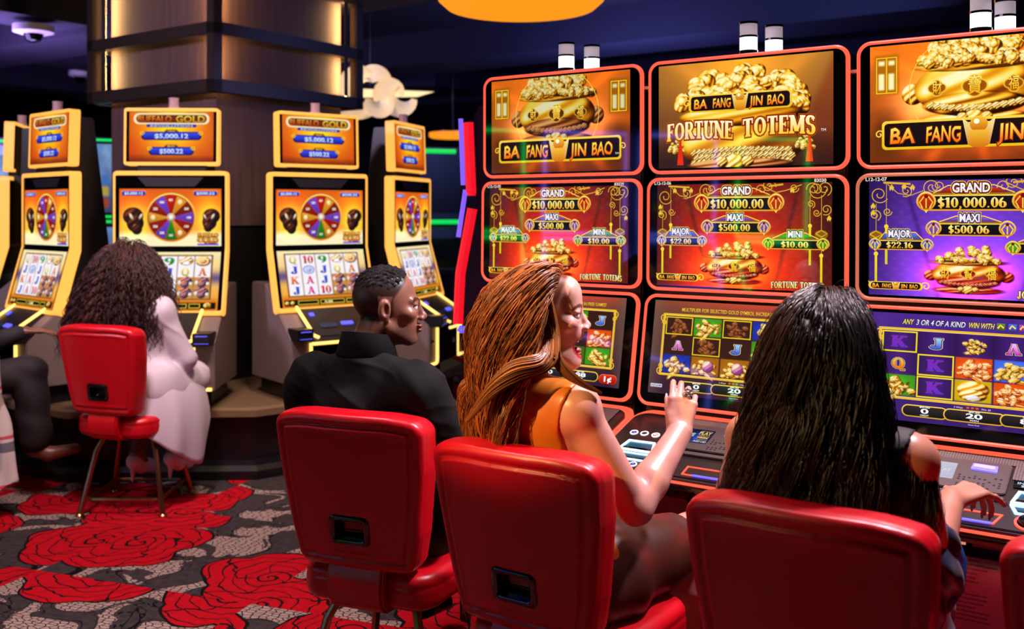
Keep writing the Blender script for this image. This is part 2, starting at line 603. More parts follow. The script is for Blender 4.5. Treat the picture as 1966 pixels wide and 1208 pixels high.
class Art:
    """a picture w x h metres: a fine grid of colour plus crisp shapes and lettering laid on it"""

    def __init__(s, w, h, res=0.0021):
        s.w, s.h = w, h
        s.nx, s.ny = int(w / res), int(h / res)
        x = np.linspace(0, 1, s.nx)
        y = np.linspace(0, 1, s.ny)
        s.X, s.Y = np.meshgrid(x, y)          # X 0..1 from the left, Y 0..1 from the TOP
        s.asp = h / w
        s.col = np.zeros((s.ny, s.nx, 3))
        s.aa = 1.2 / s.nx
        s.V, s.T, s.K = [], [], []
        s.nv = 0
        s.lay = 1

    # ---- grid
    def over(s, al, c):
        al = np.clip(al, 0, 1)[..., None]
        s.col = s.col * (1 - al) + np.asarray(c, float) * al

    def add(s, al, c):
        s.col = s.col + np.clip(al, 0, 4)[..., None] * np.asarray(c, float)

    def fill(s, top, bot=None):
        b = top if bot is None else bot
        s.col = np.asarray(top, float) * (1 - s.Y[..., None]) + np.asarray(b, float) * s.Y[..., None]

    def d_ell(s, cx, cy, rx, ry):
        dx, dy = (s.X - cx) / rx, (s.Y - cy) / ry
        r = np.sqrt(dx * dx + dy * dy)
        return (r - 1) * min(rx, ry * s.asp)

    def ell(s, cx, cy, rx, ry, c, soft=None):
        s.over(0.5 - s.d_ell(cx, cy, rx, ry) / (soft or s.aa), c)

    def glow(s, cx, cy, rx, ry, c, k=1.0, p=2):
        dx, dy = (s.X - cx) / rx, (s.Y - cy) / ry
        s.add(k * np.exp(-(dx * dx + dy * dy) ** (p / 2)), c)

    def rect(s, x0, y0, x1, y1, c, soft=None):
        q = soft or s.aa
        a = np.clip((s.X - x0) / q + 0.5, 0, 1) * np.clip((x1 - s.X) / q + 0.5, 0, 1)
        a = a * np.clip((s.Y - y0) * s.asp / q + 0.5, 0, 1) * np.clip((y1 - s.Y) * s.asp / q + 0.5, 0, 1)
        s.over(a, c)

    def ball(s, cx, cy, rx, ry, R=GOLD, rot=0.0, nz=0.25, seed=0, dark=0.0):
        """a shiny rounded lump, shaded like a drawing"""
        c, sn = math.cos(rot), math.sin(rot)
        X, Y = s.X - cx, (s.Y - cy) * s.asp
        ryy = ry * s.asp
        dx, dy = (X * c + Y * sn) / rx, (-X * sn + Y * c) / ryy
        r2 = dx * dx + dy * dy
        m = r2 < 1.4
        if not m.any():
            return
        z = np.sqrt(np.clip(1 - r2, 0, 1))
        v = 0.42 - 0.30 * dx - 0.42 * dy + 0.32 * z + nz * np.sin(7 * dx + 5 * dy * (1 + z) + seed * 1.7) * (0.4 + 0.6 * z)
        v = v - 0.45 * np.clip(r2 - 0.72, 0, 1) * 2 - dark
        s.over(0.5 - (np.sqrt(r2) - 1) * min(rx, ryy) / s.aa, ramp(np.clip(v, 0, 1), R))

    def pile(s, cx, cy, rx, ry, n, sz, R=GOLD, seed=1):
        r = np.random.default_rng(seed)
        pts = []
        for i in range(n):
            q = r.uniform(0, PI)
            k = math.sqrt(r.uniform(0.02, 1))
            pts.append((cx + rx * k * math.cos(q), cy - ry * k * math.sin(q)))
        pts.sort(key=lambda p: p[1])
        for i, (x, y) in enumerate(pts):
            a = sz * r.uniform(0.75, 1.25)
            s.ball(x, y, a, a / s.asp * r.uniform(0.75, 1.0), R, r.uniform(-0.8, 0.8), 0.3, i)
            s.ball(x, y - a * 0.25 / s.asp, a * 0.45, a * 0.45 / s.asp, R, 0, 0.1, i, -0.15)

    def pot(s, cx, cy, rx, ry, R=GOLD, R2=None, seed=3, n=60):
        s.pile(cx, cy - 0.62 * ry, rx * 0.92, ry * 0.85, n, rx * 0.115, GOLD, seed)
        R2 = R if R2 is None else R2
        s.ball(cx - rx * 1.02, cy + 0.15 * ry, rx * 0.2, ry * 0.3, R2, 0, 0.4, 2)
        s.ball(cx + rx * 1.02, cy + 0.15 * ry, rx * 0.2, ry * 0.3, R2, 0, 0.4, 5)
        s.ball(cx, cy + 0.92 * ry, rx * 0.95, ry * 0.22, R2, 0, 0.35, 8)
        s.ball(cx, cy + 0.05 * ry, rx, ry * 0.8, R, 0, 0.28, 4)
        s.ball(cx, cy + 0.5 * ry, rx * 0.86, ry * 0.33, R2, 0, 0.35, 1, 0.2)
        for k in range(13):
            s.ball(cx + rx * 0.72 * (k - 6) / 6, cy + ry * (0.62 - 0.12 * ((k - 6) / 6) ** 2), rx * 0.085, ry * 0.10, R2, 0, 0.5, k)
        s.ball(cx, cy - 0.58 * ry, rx * 1.02, ry * 0.17, R, 0, 0.18, 6)
        s.ell(cx, cy - 0.64 * ry, rx * 0.9, ry * 0.07, (0.25, 0.09, 0.01))
        s.pile(cx, cy - 0.62 * ry, rx * 0.82, ry * 0.16, 26, rx * 0.09, GOLD, seed + 9)
        for k, x in enumerate((-0.62, 0.0, 0.62)):
            w = 0.19 if k == 1 else 0.14
            for q in ((0, -1), (0, 1), (-1, 0), (1, 0)):
                s.ell(cx + rx * (x + q[0] * w * 0.5), cy + ry * (0.02 + q[1] * w * 0.72), rx * w * 0.66, ry * w * 0.95, (1.0, 0.82, 0.25))
            for q in ((0, -1), (0, 1), (-1, 0), (1, 0)):
                s.ell(cx + rx * (x + q[0] * w * 0.48), cy + ry * (0.02 + q[1] * w * 0.68), rx * w * 0.54, ry * w * 0.78, tuple(ramp(np.array(0.35), R2)))
        s.ball(cx, cy + 0.9 * ry, rx * 0.17, ry * 0.24, GOLD, 0, 0.3, 3)
        s.ball(cx - rx * 0.2, cy + 0.86 * ry, rx * 0.09, ry * 0.13, GOLD, 0, 0.3, 3)
        s.ball(cx + rx * 0.2, cy + 0.86 * ry, rx * 0.09, ry * 0.13, GOLD, 0, 0.3, 3)

    def figure(s, x0, y0, x1, y1, seed, R=GOLD, n=14):
        """a small gilded ornament drawn from rounded lumps"""
        r = np.random.default_rng(seed)
        w, h = x1 - x0, y1 - y0
        L = [(0.5, 0.86, 0.42, 0.12), (0.42, 0.55, 0.25, 0.24), (0.40, 0.25, 0.14, 0.14)]
        for i in range(n):
            L.append((r.uniform(0.15, 0.88), r.uniform(0.3, 0.9), r.uniform(0.06, 0.17), r.uniform(0.06, 0.15)))
        for i, (a, b, c, d) in enumerate(L):
            s.ball(x0 + a * w, y0 + b * h, c * w, d * h, R, r.uniform(-0.9, 0.9), 0.3, seed + i)

    # ---- crisp shapes (x 0..1 from the left, y 0..1 from the top)
    def poly(s, pts, c, c2=None, up=True):
        if up:
            s.lay += 1
        P = np.array([(x * s.w, (1 - y) * s.h) for x, y in pts])
        n = len(P)
        from mathutils.geometry import tessellate_polygon
        T = tessellate_polygon([[Vector((p[0], p[1], 0)) for p in P]])
        if c2 is None:
            K = np.tile(np.asarray(c, float), (n, 1))
        else:
            t = (P[:, 1].max() - P[:, 1]) / max(np.ptp(P[:, 1]), 1e-6)
            K = np.asarray(c, float) * (1 - t)[:, None] + np.asarray(c2, float) * t[:, None]
        s._raw(P, np.array(T), K)

    def _raw(s, P, T, K):
        s.V.append(np.column_stack([P, np.full(len(P), s.lay * 0.00003)]))
        s.T.append(np.asarray(T, int) + s.nv)
        s.K.append(K)
        s.nv += len(P)

    def box(s, x0, y0, x1, y1, c, c2=None, r=0.0):
        if r:
            a = s.asp
            s.poly([(x, y / a) for x, y in rrect(x0, y0 * a, x1, y1 * a, min(r, (y1 - y0) * a / 2 - 1e-4), 5)], c, c2)
        else:
            s.poly([(x0, y0), (x1, y0), (x1, y1), (x0, y1)], c, c2)

    def frame(s, x0, y0, x1, y1, t, c, up=True):
        ty = t / s.asp
        if up:
            s.lay += 1
        for q in ((x0, y0, x1, y0 + ty), (x0, y1 - ty, x1, y1), (x0, y0 + ty, x0 + t, y1 - ty), (x1 - t, y0 + ty, x1, y1 - ty)):
            s.poly([(q[0], q[1]), (q[2], q[1]), (q[2], q[3]), (q[0], q[3])], c, None, False)

    def line(s, pts, t, c, up=True):
        """polyline, width t (fraction of width); separate strip"""
        P = np.array([(x * s.w, (1 - y) * s.h) for x, y in pts])
        d = np.gradient(P, axis=0)
        d /= np.linalg.norm(d, axis=1)[:, None] + 1e-9
        nrm = np.column_stack([-d[:, 1], d[:, 0]]) * t * s.w / 2
        n = len(P)
        V = np.concatenate([P + nrm, P - nrm])
        T = []
        for i in range(n - 1):
            T += [(i, n + i, n + i + 1), (i, n + i + 1, i + 1)]
        if up:
            s.lay += 1
        s._raw(V, np.array(T), np.tile(np.asarray(c, float), (2 * n, 1)))

    def curl(s, cx, cy, r, c, turns=1.6, flip=1, t=0.005, a0=0.0):
        q = np.linspace(0, turns * 2 * PI, 40)
        rr = r * (1 - q / q[-1] * 0.8)
        s.line(list(zip(cx + flip * rr * np.cos(q + a0), cy + rr * np.sin(q + a0) / s.asp)), t, c)

    # ---- lettering
    def text(s, body, x0, y0, x1, y1, c, c2=None, off=0.0, outline=(), arch=0.0, slant=0.0, serif=False, keep=False, jit=0.0):
        """lettering fitted into the box; outline: [(grow, colour), ...] drawn first"""
        for g, oc in list(outline) + [(0.0, None)]:
            P, T, hgt = (serif_text(body, g) if serif else font_text(body, off + g))
            bx0, bx1, hy = hgt
            P = P.copy()
            P[:, 0] = (P[:, 0] - bx0) / (bx1 - bx0)
            P[:, 1] = P[:, 1] / hy
            if keep:                     # keep the natural width, centred
                nat = (bx1 - bx0) / hy * (y1 - y0) * s.asp
                k = min(1.0, nat / (x1 - x0))
                P[:, 0] = 0.5 + (P[:, 0] - 0.5) * k
            t = P[:, 1].clip(0, 1)
            X = x0 + (x1 - x0) * P[:, 0] + slant * (P[:, 1] - 0.5) * (y1 - y0)
            Y = y1 - (y1 - y0) * P[:, 1] + arch * ((2 * P[:, 0] - 1) ** 2)
            if jit:
                Y = Y + jit * np.sin(P[:, 0] * 23.0) * (y1 - y0)
            col = np.asarray(oc if oc is not None else c, float)
            K = np.tile(col, (len(P), 1))
            if oc is None and c2 is not None:
                K = np.asarray(c2, float) * (1 - t)[:, None] + col * t[:, None]
            s.lay += 1
            s._raw(np.column_stack([X * s.w, (1 - Y) * s.h]), T, K)

    def mesh(s, name, P, x0, v0, gain=1.0, o=0.0):
        """to a mesh on the plane map P, lower left corner at (x0, v0)"""
        gx = np.linspace(0, s.w, s.nx)
        gy = np.linspace(s.h, 0, s.ny)
        GX, GY = np.meshgrid(gx, gy)
        V = np.column_stack([GX.ravel(), GY.ravel(), np.zeros(GX.size)])
        i = np.arange(s.nx * s.ny).reshape(s.ny, s.nx)
        a, b, c, d = i[:-1, :-1].ravel(), i[1:, :-1].ravel(), i[1:, 1:].ravel(), i[:-1, 1:].ravel()
        T = np.concatenate([np.column_stack([a, b, c]), np.column_stack([a, c, d])])
        K = s.col.reshape(-1, 3)
        if s.V:
            V2 = np.concatenate(s.V)
            V2[:, 0] = V2[:, 0].clip(0, s.w)
            V2[:, 1] = V2[:, 1].clip(0, s.h)
            T2 = np.concatenate(s.T)
            p0, p1, p2 = V2[T2[:, 0]], V2[T2[:, 1]], V2[T2[:, 2]]
            ar = (p1[:, 0] - p0[:, 0]) * (p2[:, 1] - p0[:, 1]) - (p1[:, 1] - p0[:, 1]) * (p2[:, 0] - p0[:, 0])
            T2 = np.where((ar < 0)[:, None], T2[:, ::-1], T2)
            T = np.concatenate([T, T2 + len(V)])
            V = np.concatenate([V, V2])
            K = np.concatenate([K, np.concatenate(s.K)])
        o0 = np.array(P(0, 0, 0))
        ex = np.array(P(1, 0, 0)) - o0
        ev = np.array(P(0, 1, 0)) - o0
        eo = np.array(P(0, 0, 1)) - o0
        W = o0 + (V[:, :1] + x0) * ex + (V[:, 1:2] + v0) * ev + (V[:, 2:3] + o) * eo
        return fast_mesh(name, W, T, srgb(np.clip(K, 0, 1.6)) * gain, 'ink', False)


_ft = {}
_fc = bpy.data.curves.new('lettering', 'FONT')
_fo = bpy.data.objects.new('lettering', _fc)


def font_text(body, off):
    k = (body, round(off, 4))
    if k not in _ft:
        _fc.body = body
        _fc.offset = off
        _fc.resolution_u = 3
        me = _fo.to_mesh()
        me.calc_loop_triangles()
        P = np.array([v.co[:2] for v in me.vertices]).reshape(-1, 2)
        T = np.array([t.vertices[:] for t in me.loop_triangles]).reshape(-1, 3)
        _fo.to_mesh_clear()
        base = (body, 'b')
        if base not in _ft:
            _ft[base] = (P[:, 0].min(), P[:, 0].max(), 0.72)
        _ft[k] = (P, T, _ft[base])
    return _ft[k]


def _ring(cx, cy, rx, ry, a0, a1, tv, th, g, n=14):
    """arc stroke, thick (tv) at the sides and thin (th) at top and bottom"""
    q = np.radians(np.linspace(a0, a1, n))
    t = (th + (tv - th) * np.abs(np.cos(q)) ** 1.5) / 2 + g
    c, sn = np.cos(q), np.sin(q)
    o = np.column_stack([cx + (rx + t) * c, cy + (ry + t) * sn])
    i = np.column_stack([cx + (rx - t) * c, cy + (ry - t) * sn])
    return np.concatenate([o, i[::-1]])


TV, TH = 0.235, 0.09
# strokes of a bold serif alphabet: v stem, h bar, s serif, d diagonal, a arc (cx cy rx ry from to)
SERIF = {
    'F': (0.62, ['v .16 0 1', 'h .06 .60 .96', 'h .2 .45 .52', 's .16 0', 't .57 .96 .76', 't .43 .40 .64']),
    'O': (0.80, ['a .40 .5 .29 .46 0 360']),
    'R': (0.76, ['v .16 0 1', 's .16 0', 'h .06 .35 .96', 'h .2 .38 .50', 'a .38 .73 .20 .23 -90 90', 'd .40 .48 .64 0', 's .66 0']),
    'T': (0.74, ['v .37 0 1', 's .37 0', 'h .04 .70 .96', 't .07 .98 .72', 't .67 .98 .72']),
    'U': (0.80, ['v .18 .3 1', 'a .40 .30 .22 .27 180 360', 'w .62 .3 1', 's .18 1', 's .62 1']),
    'N': (0.82, ['w .14 0 1', 'd .14 1 .68 0', 'w .68 0 1', 's .14 0', 's .12 1', 's .68 1']),
    'E': (0.66, ['v .16 0 1', 'h .06 .60 .96', 'h .2 .45 .52', 'h .06 .62 .04', 's .16 0', 't .57 .96 .76', 't .59 .04 .26', 't .43 .40 .64']),
    'M': (0.98, ['w .13 0 1', 'd .16 1 .46 .12', 'y .80 1 .48 .12', 'v .82 0 1', 's .13 0', 's .82 0', 's .12 1', 's .84 1']),
    'S': (0.62, ['a .31 .74 .19 .22 20 270', 'a .31 .26 .19 .24 -160 90', 't .49 .97 .72', 't .12 .03 .30']),
    'J': (0.56, ['v .36 .25 1', 's .36 1', 'a .23 .23 .14 .20 180 360', 'c .12 .27 .085']),
    'A': (0.84, ['y .10 0 .40 1', 'd .40 1 .70 0', 'h .2 .6 .32', 's .10 0', 's .72 0']),
    'K': (0.80, ['v .16 0 1', 's .16 0', 's .16 1', 'y .24 .42 .62 1', 'd .34 .58 .66 0', 's .64 1', 's .68 0']),
    'Q': (0.80, ['a .40 .5 .29 .46 0 360', 'd .36 .22 .72 -.14', 'h .6 .82 -.10']),
    '0': (0.58, ['a .29 .5 .19 .46 0 360']),
    '1': (0.44, ['v .24 0 1', 's .24 0', 'd .06 .80 .24 .97']),
    '2': (0.58, ['a .28 .72 .19 .24 -20 170', 'y .10 .06 .44 .62', 'h .06 .52 .06', 't .50 .04 .26', 'c .13 .72 .07']),
    '5': (0.58, ['h .12 .50 .94', 'w .14 .5 .96', 'a .26 .30 .20 .27 -150 120', 'c .11 .18 .07']),
    '6': (0.58, ['a .29 .31 .19 .27 0 360', 'a .42 .45 .32 .50 105 190']),
    '9': (0.58, ['a .29 .69 .19 .27 0 360', 'a .16 .55 .32 .50 -75 10']),
    '3': (0.58, ['a .27 .75 .18 .21 -80 160', 'a .27 .27 .20 .25 -160 85']),
    '8': (0.58, ['a .29 .75 .17 .21 0 360', 'a .29 .27 .20 .24 0 360']),
    '$': (0.56, ['a .28 .68 .17 .20 20 270', 'a .28 .31 .17 .20 -160 90', 'w .28 -.08 1.08']),
    ',': (0.28, ['c .13 .07 .085', 'y .06 -.2 .17 .04']),
    '.': (0.28, ['c .13 .07 .085']),
    ' ': (0.36, []),
    '!': (0.30, ['v .15 .3 1', 'c .15 .08 .09']),
}
_st = {}


def serif_text(body, g=0.0):
    k = (body, round(g, 4))
    if k in _st:
        return _st[k]
    from mathutils.geometry import tessellate_polygon
    x = 0.0
    VV, TT, n = [], [], 0
    for ch in body:
        w, st = SERIF.get(ch, SERIF[' '])
        for q in st:
            p = q.split()
            kind, a = p[0], [float(z) for z in p[1:]]
            if kind in 'vw':
                t = (TV if kind == 'v' else TV * 0.62) / 2 + g
                pts = [(a[0] - t, a[1] - g), (a[0] + t, a[1] - g), (a[0] + t, a[2] + g), (a[0] - t, a[2] + g)]
            elif kind == 'h':
                t = TH / 2 + g
                pts = [(a[0] - g, a[2] - t), (a[1] + g, a[2] - t), (a[1] + g, a[2] + t), (a[0] - g, a[2] + t)]
            elif kind == 's':
                e = 0.17 + g
                s_ = 1 if a[1] < 0.5 else -1
                y = a[1]
                pts = [(a[0] - e, y - s_ * g), (a[0] + e, y - s_ * g), (a[0] + e, y + s_ * (0.06 + g)), (a[0] + 0.1, y + s_ * (0.13 + g)),
                       (a[0] - 0.1, y + s_ * (0.13 + g)), (a[0] - e, y + s_ * (0.06 + g))]
            elif kind == 't':
                t = 0.035 + g
                y0, y1 = min(a[1], a[2]) - g, max(a[1], a[2]) + g
                pts = [(a[0] - t, y0), (a[0] + t, y0), (a[0] + t, y1), (a[0] - t, y1)]
            elif kind in 'dy':
                t = (TV * 1.15 if kind == 'd' else TH * 1.7) / 2 + g
                pts = [(a[0] - t, a[1]), (a[0] + t, a[1]), (a[2] + t, a[3]), (a[2] - t, a[3])]
            elif kind == 'c':
                r = a[2] + g
                pts = [(a[0] + r * math.cos(z), a[1] + r * math.sin(z)) for z in np.linspace(0, 2 * PI, 10)[:-1]]
            else:
                pts = _ring(*a[:6], TV, TH, g)
            P = np.array(pts) + (x, 0)
            T = np.array(tessellate_polygon([[Vector((u, v, 0)) for u, v in P]]))
            VV.append(P)
            TT.append(T + n)
            n += len(P)
        x += w + 0.05
    P = np.concatenate(VV)
    T = np.concatenate(TT)
    if (body, 'b') not in _st:
        _st[(body, 'b')] = (P[:, 0].min(), P[:, 0].max(), 1.0)
    _st[k] = (P, T, _st[(body, 'b')])
    return _st[k]


YEL, YEL2 = (1.0, 0.93, 0.35), (0.95, 0.62, 0.08)
RIM = (1.0, 0.84, 0.28)


def banner(A, x0, y0, x1, y1, mid=True):
    """dark gold-edged name plate with brush lettering and a gold ingot"""
    h = y1 - y0
    A.box(x0 - 0.012, y0 - 0.06 * h, x1 + 0.012, y1 + 0.06 * h, RIM, (0.95, 0.75, 0.1), 0.022)
    A.box(x0, y0 + 0.04 * h, x1, y1 - 0.04 * h, (0.13, 0.07, 0.07), (0.07, 0.05, 0.08), 0.018)
    w = x1 - x0
    for q, (a, b, t) in enumerate(((0.03, 0.20, 'BA'), (0.23, 0.42, 'FANG'), (0.60, 0.74, 'JIN'), (0.78, 0.95, 'BAO'))):
        if t == 'BA':
            b = 0.18
        A.text(t, x0 + a * w, y0 + 0.22 * h, x0 + b * w, y1 - 0.2 * h, YEL, (1.0, 0.45, 0.05), 0.02, [(0.045, (0.45, 0.12, 0.02))], slant=0.03, jit=0.05)
    cx = x0 + 0.51 * w
    r = 0.075 * w
    bowl = [(cx - r * 1.15, y0 - 0.05 * h), (cx - r * 0.75, y0 + 0.12 * h), (cx + r * 0.75, y0 + 0.12 * h), (cx + r * 1.15, y0 - 0.05 * h),
            (cx + r * 0.75, y1 - 0.05 * h), (cx + r * 0.4, y1 + 0.06 * h), (cx - r * 0.4, y1 + 0.06 * h), (cx - r * 0.75, y1 - 0.05 * h)]
    A.poly(bowl, (1.0, 0.93, 0.62), (0.85, 0.48, 0.05))
    A.poly([(cx + r * 0.62 * math.cos(q), y0 + 0.2 * h + 0.3 * h * math.sin(q)) for q in np.linspace(0, 2 * PI, 20)[:-1]], (1.0, 0.80, 0.25), (0.8, 0.4, 0.04))
    A.poly([(cx + r * (0.2 * math.cos(q) - 0.15), y0 + 0.1 * h + 0.1 * h * math.sin(q)) for q in np.linspace(0, 2 * PI, 12)[:-1]], (1, 1, 0.9))
    A.poly([(cx - r * 0.7, y0 + 0.42 * h), (cx + r * 0.7, y0 + 0.42 * h), (cx + r * 0.52, y1 - 0.1 * h), (cx, y1), (cx - r * 0.52, y1 - 0.1 * h)], (0.98, 0.75, 0.22), (0.85, 0.5, 0.08))
    for sx, bx in ((-1, x0 - 0.012), (1, x1 + 0.012)):
        A.curl(bx + sx * 0.012, y0 + 0.45 * h, 0.022, RIM, 1.2, sx, 0.006, PI)


def tassel(A, x, ya, yb, yc):
    A.line([(x, ya), (x, yb)], 0.003, (0.85, 0.66, 0.2))
    A.poly([(x + 0.011 * math.cos(q), yb + 0.02 * math.sin(q)) for q in np.linspace(0, 2 * PI, 10)[:-1]], RIM)
    A.poly([(x - 0.006, yb), (x + 0.006, yb), (x + 0.006, yc), (x - 0.006, yc)], (0.98, 0.85, 0.12), (0.85, 0.80, 0.1))


def art_pot(w, h, bright=1.0, seed=3):
    A = Art(w, h)
    n = fbm(A.X, A.Y * A.asp, 9, seed)
    A.fill((0.85, 0.42, 0.10), (0.42, 0.16, 0.07))
    A.add(0.12 * n, (1, 0.5, 0.2))
    A.glow(0.5, 0.35, 0.42, 0.6, (0.45, 0.20, 0.02), 0.9)
    A.glow(0.25, 0.5, 0.12, 0.2, (0.9, 0.7, 0.5), 0.7)
    A.glow(0.75, 0.5, 0.12, 0.2, (0.9, 0.6, 0.4), 0.6)
    q = np.arctan2((A.Y - 0.45) * A.asp, A.X - 0.5)
    A.add(np.clip(np.sin(q * 9 + 1), 0, 1) ** 3 * 0.22 * np.clip(np.hypot(A.X - 0.5, A.Y - 0.45) * 2, 0, 1), (0.9, 0.35, 0.05))
    for x0, x1 in ((0.02, 0.14), (0.86, 0.99)):
        A.rect(x0, 0.08, x1, 0.42, (0.72, 0.42, 0.05), 0.02)
        for a in (0.18, 0.58):
            xx = x0 + a * (x1 - x0)
            A.rect(xx, 0.24, xx + 0.028, 0.38, (1.0, 0.97, 0.72), 0.01)
            A.rect(xx, 0.13, xx + 0.03, 0.17, (1.0, 0.97, 0.72), 0.01)
            A.frame(xx - 0.012, 0.1, xx + 0.042, 0.41, 0.005, (1.0, 0.8, 0.15))
    A.rect(0.0, 0.60, 0.14, 1.0, (0.42, 0.20, 0.06), 0.1)
    A.rect(0.86, 0.55, 1.0, 1.0, (0.45, 0.20, 0.06), 0.1)
    A.pot(0.49, 0.385, 0.275, 0.30, GOLD, BRONZE if bright < 0.9 else GOLD, seed, 70)
    t = np.linspace(0, 2 * PI, 60)
    A.line(list(zip(0.49 + 0.30 * np.cos(t), 0.40 + 0.48 * np.sin(t))), 0.004, (1.0, 0.80, 0.25))
    A.text('寶', 0.458, 0.325, 0.522, 0.445, (1.0, 0.9, 0.4), (0.95, 0.7, 0.1), 0.01)
    A.text('財', 0.298, 0.345, 0.342, 0.43, (1.0, 0.9, 0.4), (0.95, 0.7, 0.1), 0.01)
    A.text('福', 0.638, 0.345, 0.682, 0.43, (1.0, 0.9, 0.4), (0.95, 0.7, 0.1), 0.01)
    for k in range(7):
        A.glow(0.2 + 0.1 * k, 0.9 + 0.05 * math.sin(k * 2.1), 0.05, 0.06, (0.3, 0.12, 0.03), 0.5)
    banner(A, 0.07, 0.66, 0.93, 0.88)
    A.text('TM', 0.90, 0.82, 0.925, 0.84, (0.95, 0.95, 1))
    A.col *= bright
    return A


def art_totems(w, h):
    A = Art(w, h)
    A.fill((0.62, 0.42, 0.17), (0.28, 0.16, 0.13))
    A.glow(0.5, 0.1, 0.35, 0.35, (0.42, 0.30, 0.02), 0.9)
    A.glow(0.5, 0.3, 0.5, 0.6, (0.15, 0.03, 0.0), 0.7)
    q = np.arctan2((A.Y - 0.5) * A.asp, A.X - 0.5)
    A.add(np.clip(np.sin(q * 7), 0, 1) ** 4 * 0.10, (0.9, 0.5, 0.2))
    A.over(np.clip((A.X - 0.86 + 0.25 * (A.Y - 0.5)) * 8, 0, 0.35), (0.5, 0.1, 0.05))
    A.over(np.clip((A.Y - 0.62) * 3, 0, 1) * 0.55, (0.14, 0.08, 0.09))
    A.pile(0.485, 0.47, 0.37, 0.37, 95, 0.047, GOLD, 12)
    A.ball(0.49, 0.74, 0.37, 0.34, GOLD, 0, 0.2, 4, 0.1)
    A.ball(0.49, 0.52, 0.36, 0.10, GOLD, 0, 0.15, 6, 0.08)
    for j in range(3):
        for k in range(17):
            y = 0.84 + 0.05 * j
            x = 0.22 + 0.034 * k + 0.017 * (j % 2)
            A.ball(x, y + 0.02 * abs(k - 8) / 8, 0.022, 0.035, GOLD, 0, 0.6, k, 0.12)
    A.ball(0.49, 0.98, 0.30, 0.06, BRONZE, 0, 0.4, 2)
    A.ball(0.46, 0.97, 0.06, 0.09, GOLD, 0, 0.3, 2)
    for x in (0.385, 0.535):
        A.ball(x, 0.95, 0.035, 0.05, GOLD, 0, 0.4, 2)
    for x in (0.11, 0.85):
        A.pile(x, 0.86, 0.045, 0.12, 14, 0.016, GOLD, 5)
        A.poly([(x + 0.02, 0.72), (x + 0.03, 0.72), (x + 0.045, 0.97), (x + 0.005, 0.97)], (0.85, 0.16, 0.05), (0.95, 0.2, 0.08))
    banner(A, 0.20, 0.315, 0.77, 0.465)
    A.text('FORTUNE', 0.045, 0.555, 0.455, 0.72, (1.0, 1.0, 0.80), (0.98, 0.82, 0.15), 0, [(0.10, (0.78, 0.40, 0.10)), (0.075, (0.30, 0.08, 0.04)), (0.035, (0.85, 0.25, 0.08))], serif=True, arch=0.02)
    A.text('TOTEMS', 0.50, 0.545, 0.915, 0.71, (1.0, 1.0, 0.80), (0.98, 0.82, 0.15), 0, [(0.10, (0.78, 0.40, 0.10)), (0.075, (0.30, 0.08, 0.04)), (0.035, (0.85, 0.25, 0.08))], serif=True, arch=0.02)
    A.text('TM', 0.935, 0.68, 0.962, 0.705, (0.95, 0.95, 1))
    return A


def plaque(A, x0, y0, x1, y1, name, value, tint, nx0, nx1, ny0, ny1, vx0, vx1):
    h = y1 - y0
    w = x1 - x0
    e = 0.012
    A.box(x0 + 0.1 * w, y0 - 0.25 * h, x1 - 0.1 * w, y0, (0.45, 0.22, 0.05), (0.85, 0.6, 0.15))
    A.poly([(x0 + 0.2 * w, y0 - 0.22 * h), (nx0 - 0.01, (ny0 + ny1) / 2), (nx1 + 0.01, (ny0 + ny1) / 2), (x1 - 0.2 * w, y0 - 0.22 * h)], tint, tuple(0.6 * k for k in tint))
    A.line([(x0 + 0.15 * w, y0 - 0.2 * h), (nx0 - 0.01, ny0 + 0.02), (nx1 + 0.01, ny0 + 0.02), (x1 - 0.15 * w, y0 - 0.2 * h)], 0.005, RIM)
    A.box(x0 + 0.08 * w, y0 - 0.05 * h, x1 - 0.08 * w, y1 + 0.12 * h, (1.0, 0.90, 0.40), (0.90, 0.62, 0.1))
    A.box(x0 + 0.1 * w, y0 + 0.03 * h, x1 - 0.1 * w, y1, (0.10, 0.07, 0.09), (0.06, 0.06, 0.1))
    for sx, cx in ((-1, x0 + 0.085 * w), (1, x1 - 0.085 * w)):
        rx, ry = 0.075 * w + 0.008, 0.74 * h
        cy = (y0 + y1) / 2 - 0.1 * h
        q = np.linspace(0, 2 * PI, 22)[:-1]
        A.poly(list(zip(cx + rx * np.cos(q) * (1 - 0.18 * np.sin(q) ** 2), cy + ry * np.sin(q))), (1.0, 0.88, 0.35), (0.88, 0.55, 0.08))
        A.poly(list(zip(cx + 0.78 * rx * np.cos(q), cy + 0.78 * ry * np.sin(q))), tint, tuple(0.75 * k for k in tint))
        for k in (-0.5, 0.0, 0.5):
            A.line([(cx + k * rx * 0.4, cy - 0.5 * ry), (cx + k * rx * 1.3, cy + 0.1 * ry), (cx + k * rx * 0.7, cy + 0.7 * ry)], 0.006, (1.0, 0.82, 0.3), k < 0)
        A.poly([(cx, cy - 0.75 * ry), (cx + 0.25 * rx, cy - 0.5 * ry), (cx, cy - 0.25 * ry), (cx - 0.25 * rx, cy - 0.5 * ry)], (0.45, 0.08, 0.04))
        A.poly([(cx - 0.2 * rx, cy + 0.9 * ry), (cx + 0.2 * rx, cy + 0.9 * ry), (cx, cy + 1.2 * ry)], (1.0, 0.85, 0.3))
    A.text(name, nx0, ny0, nx1, ny1, (1, 1, 1), (0.96, 0.92, 0.95), 0.03, [(0.17, RIM), (0.12, tuple(0.5 * k for k in tint))])
    A.text(value, vx0, y0 + 0.14 * h, vx1, y1 - 0.12 * h, (1.0, 0.97, 0.65), (0.95, 0.68, 0.1), 0, [(0.03, (0.25, 0.12, 0.02))], serif=True)


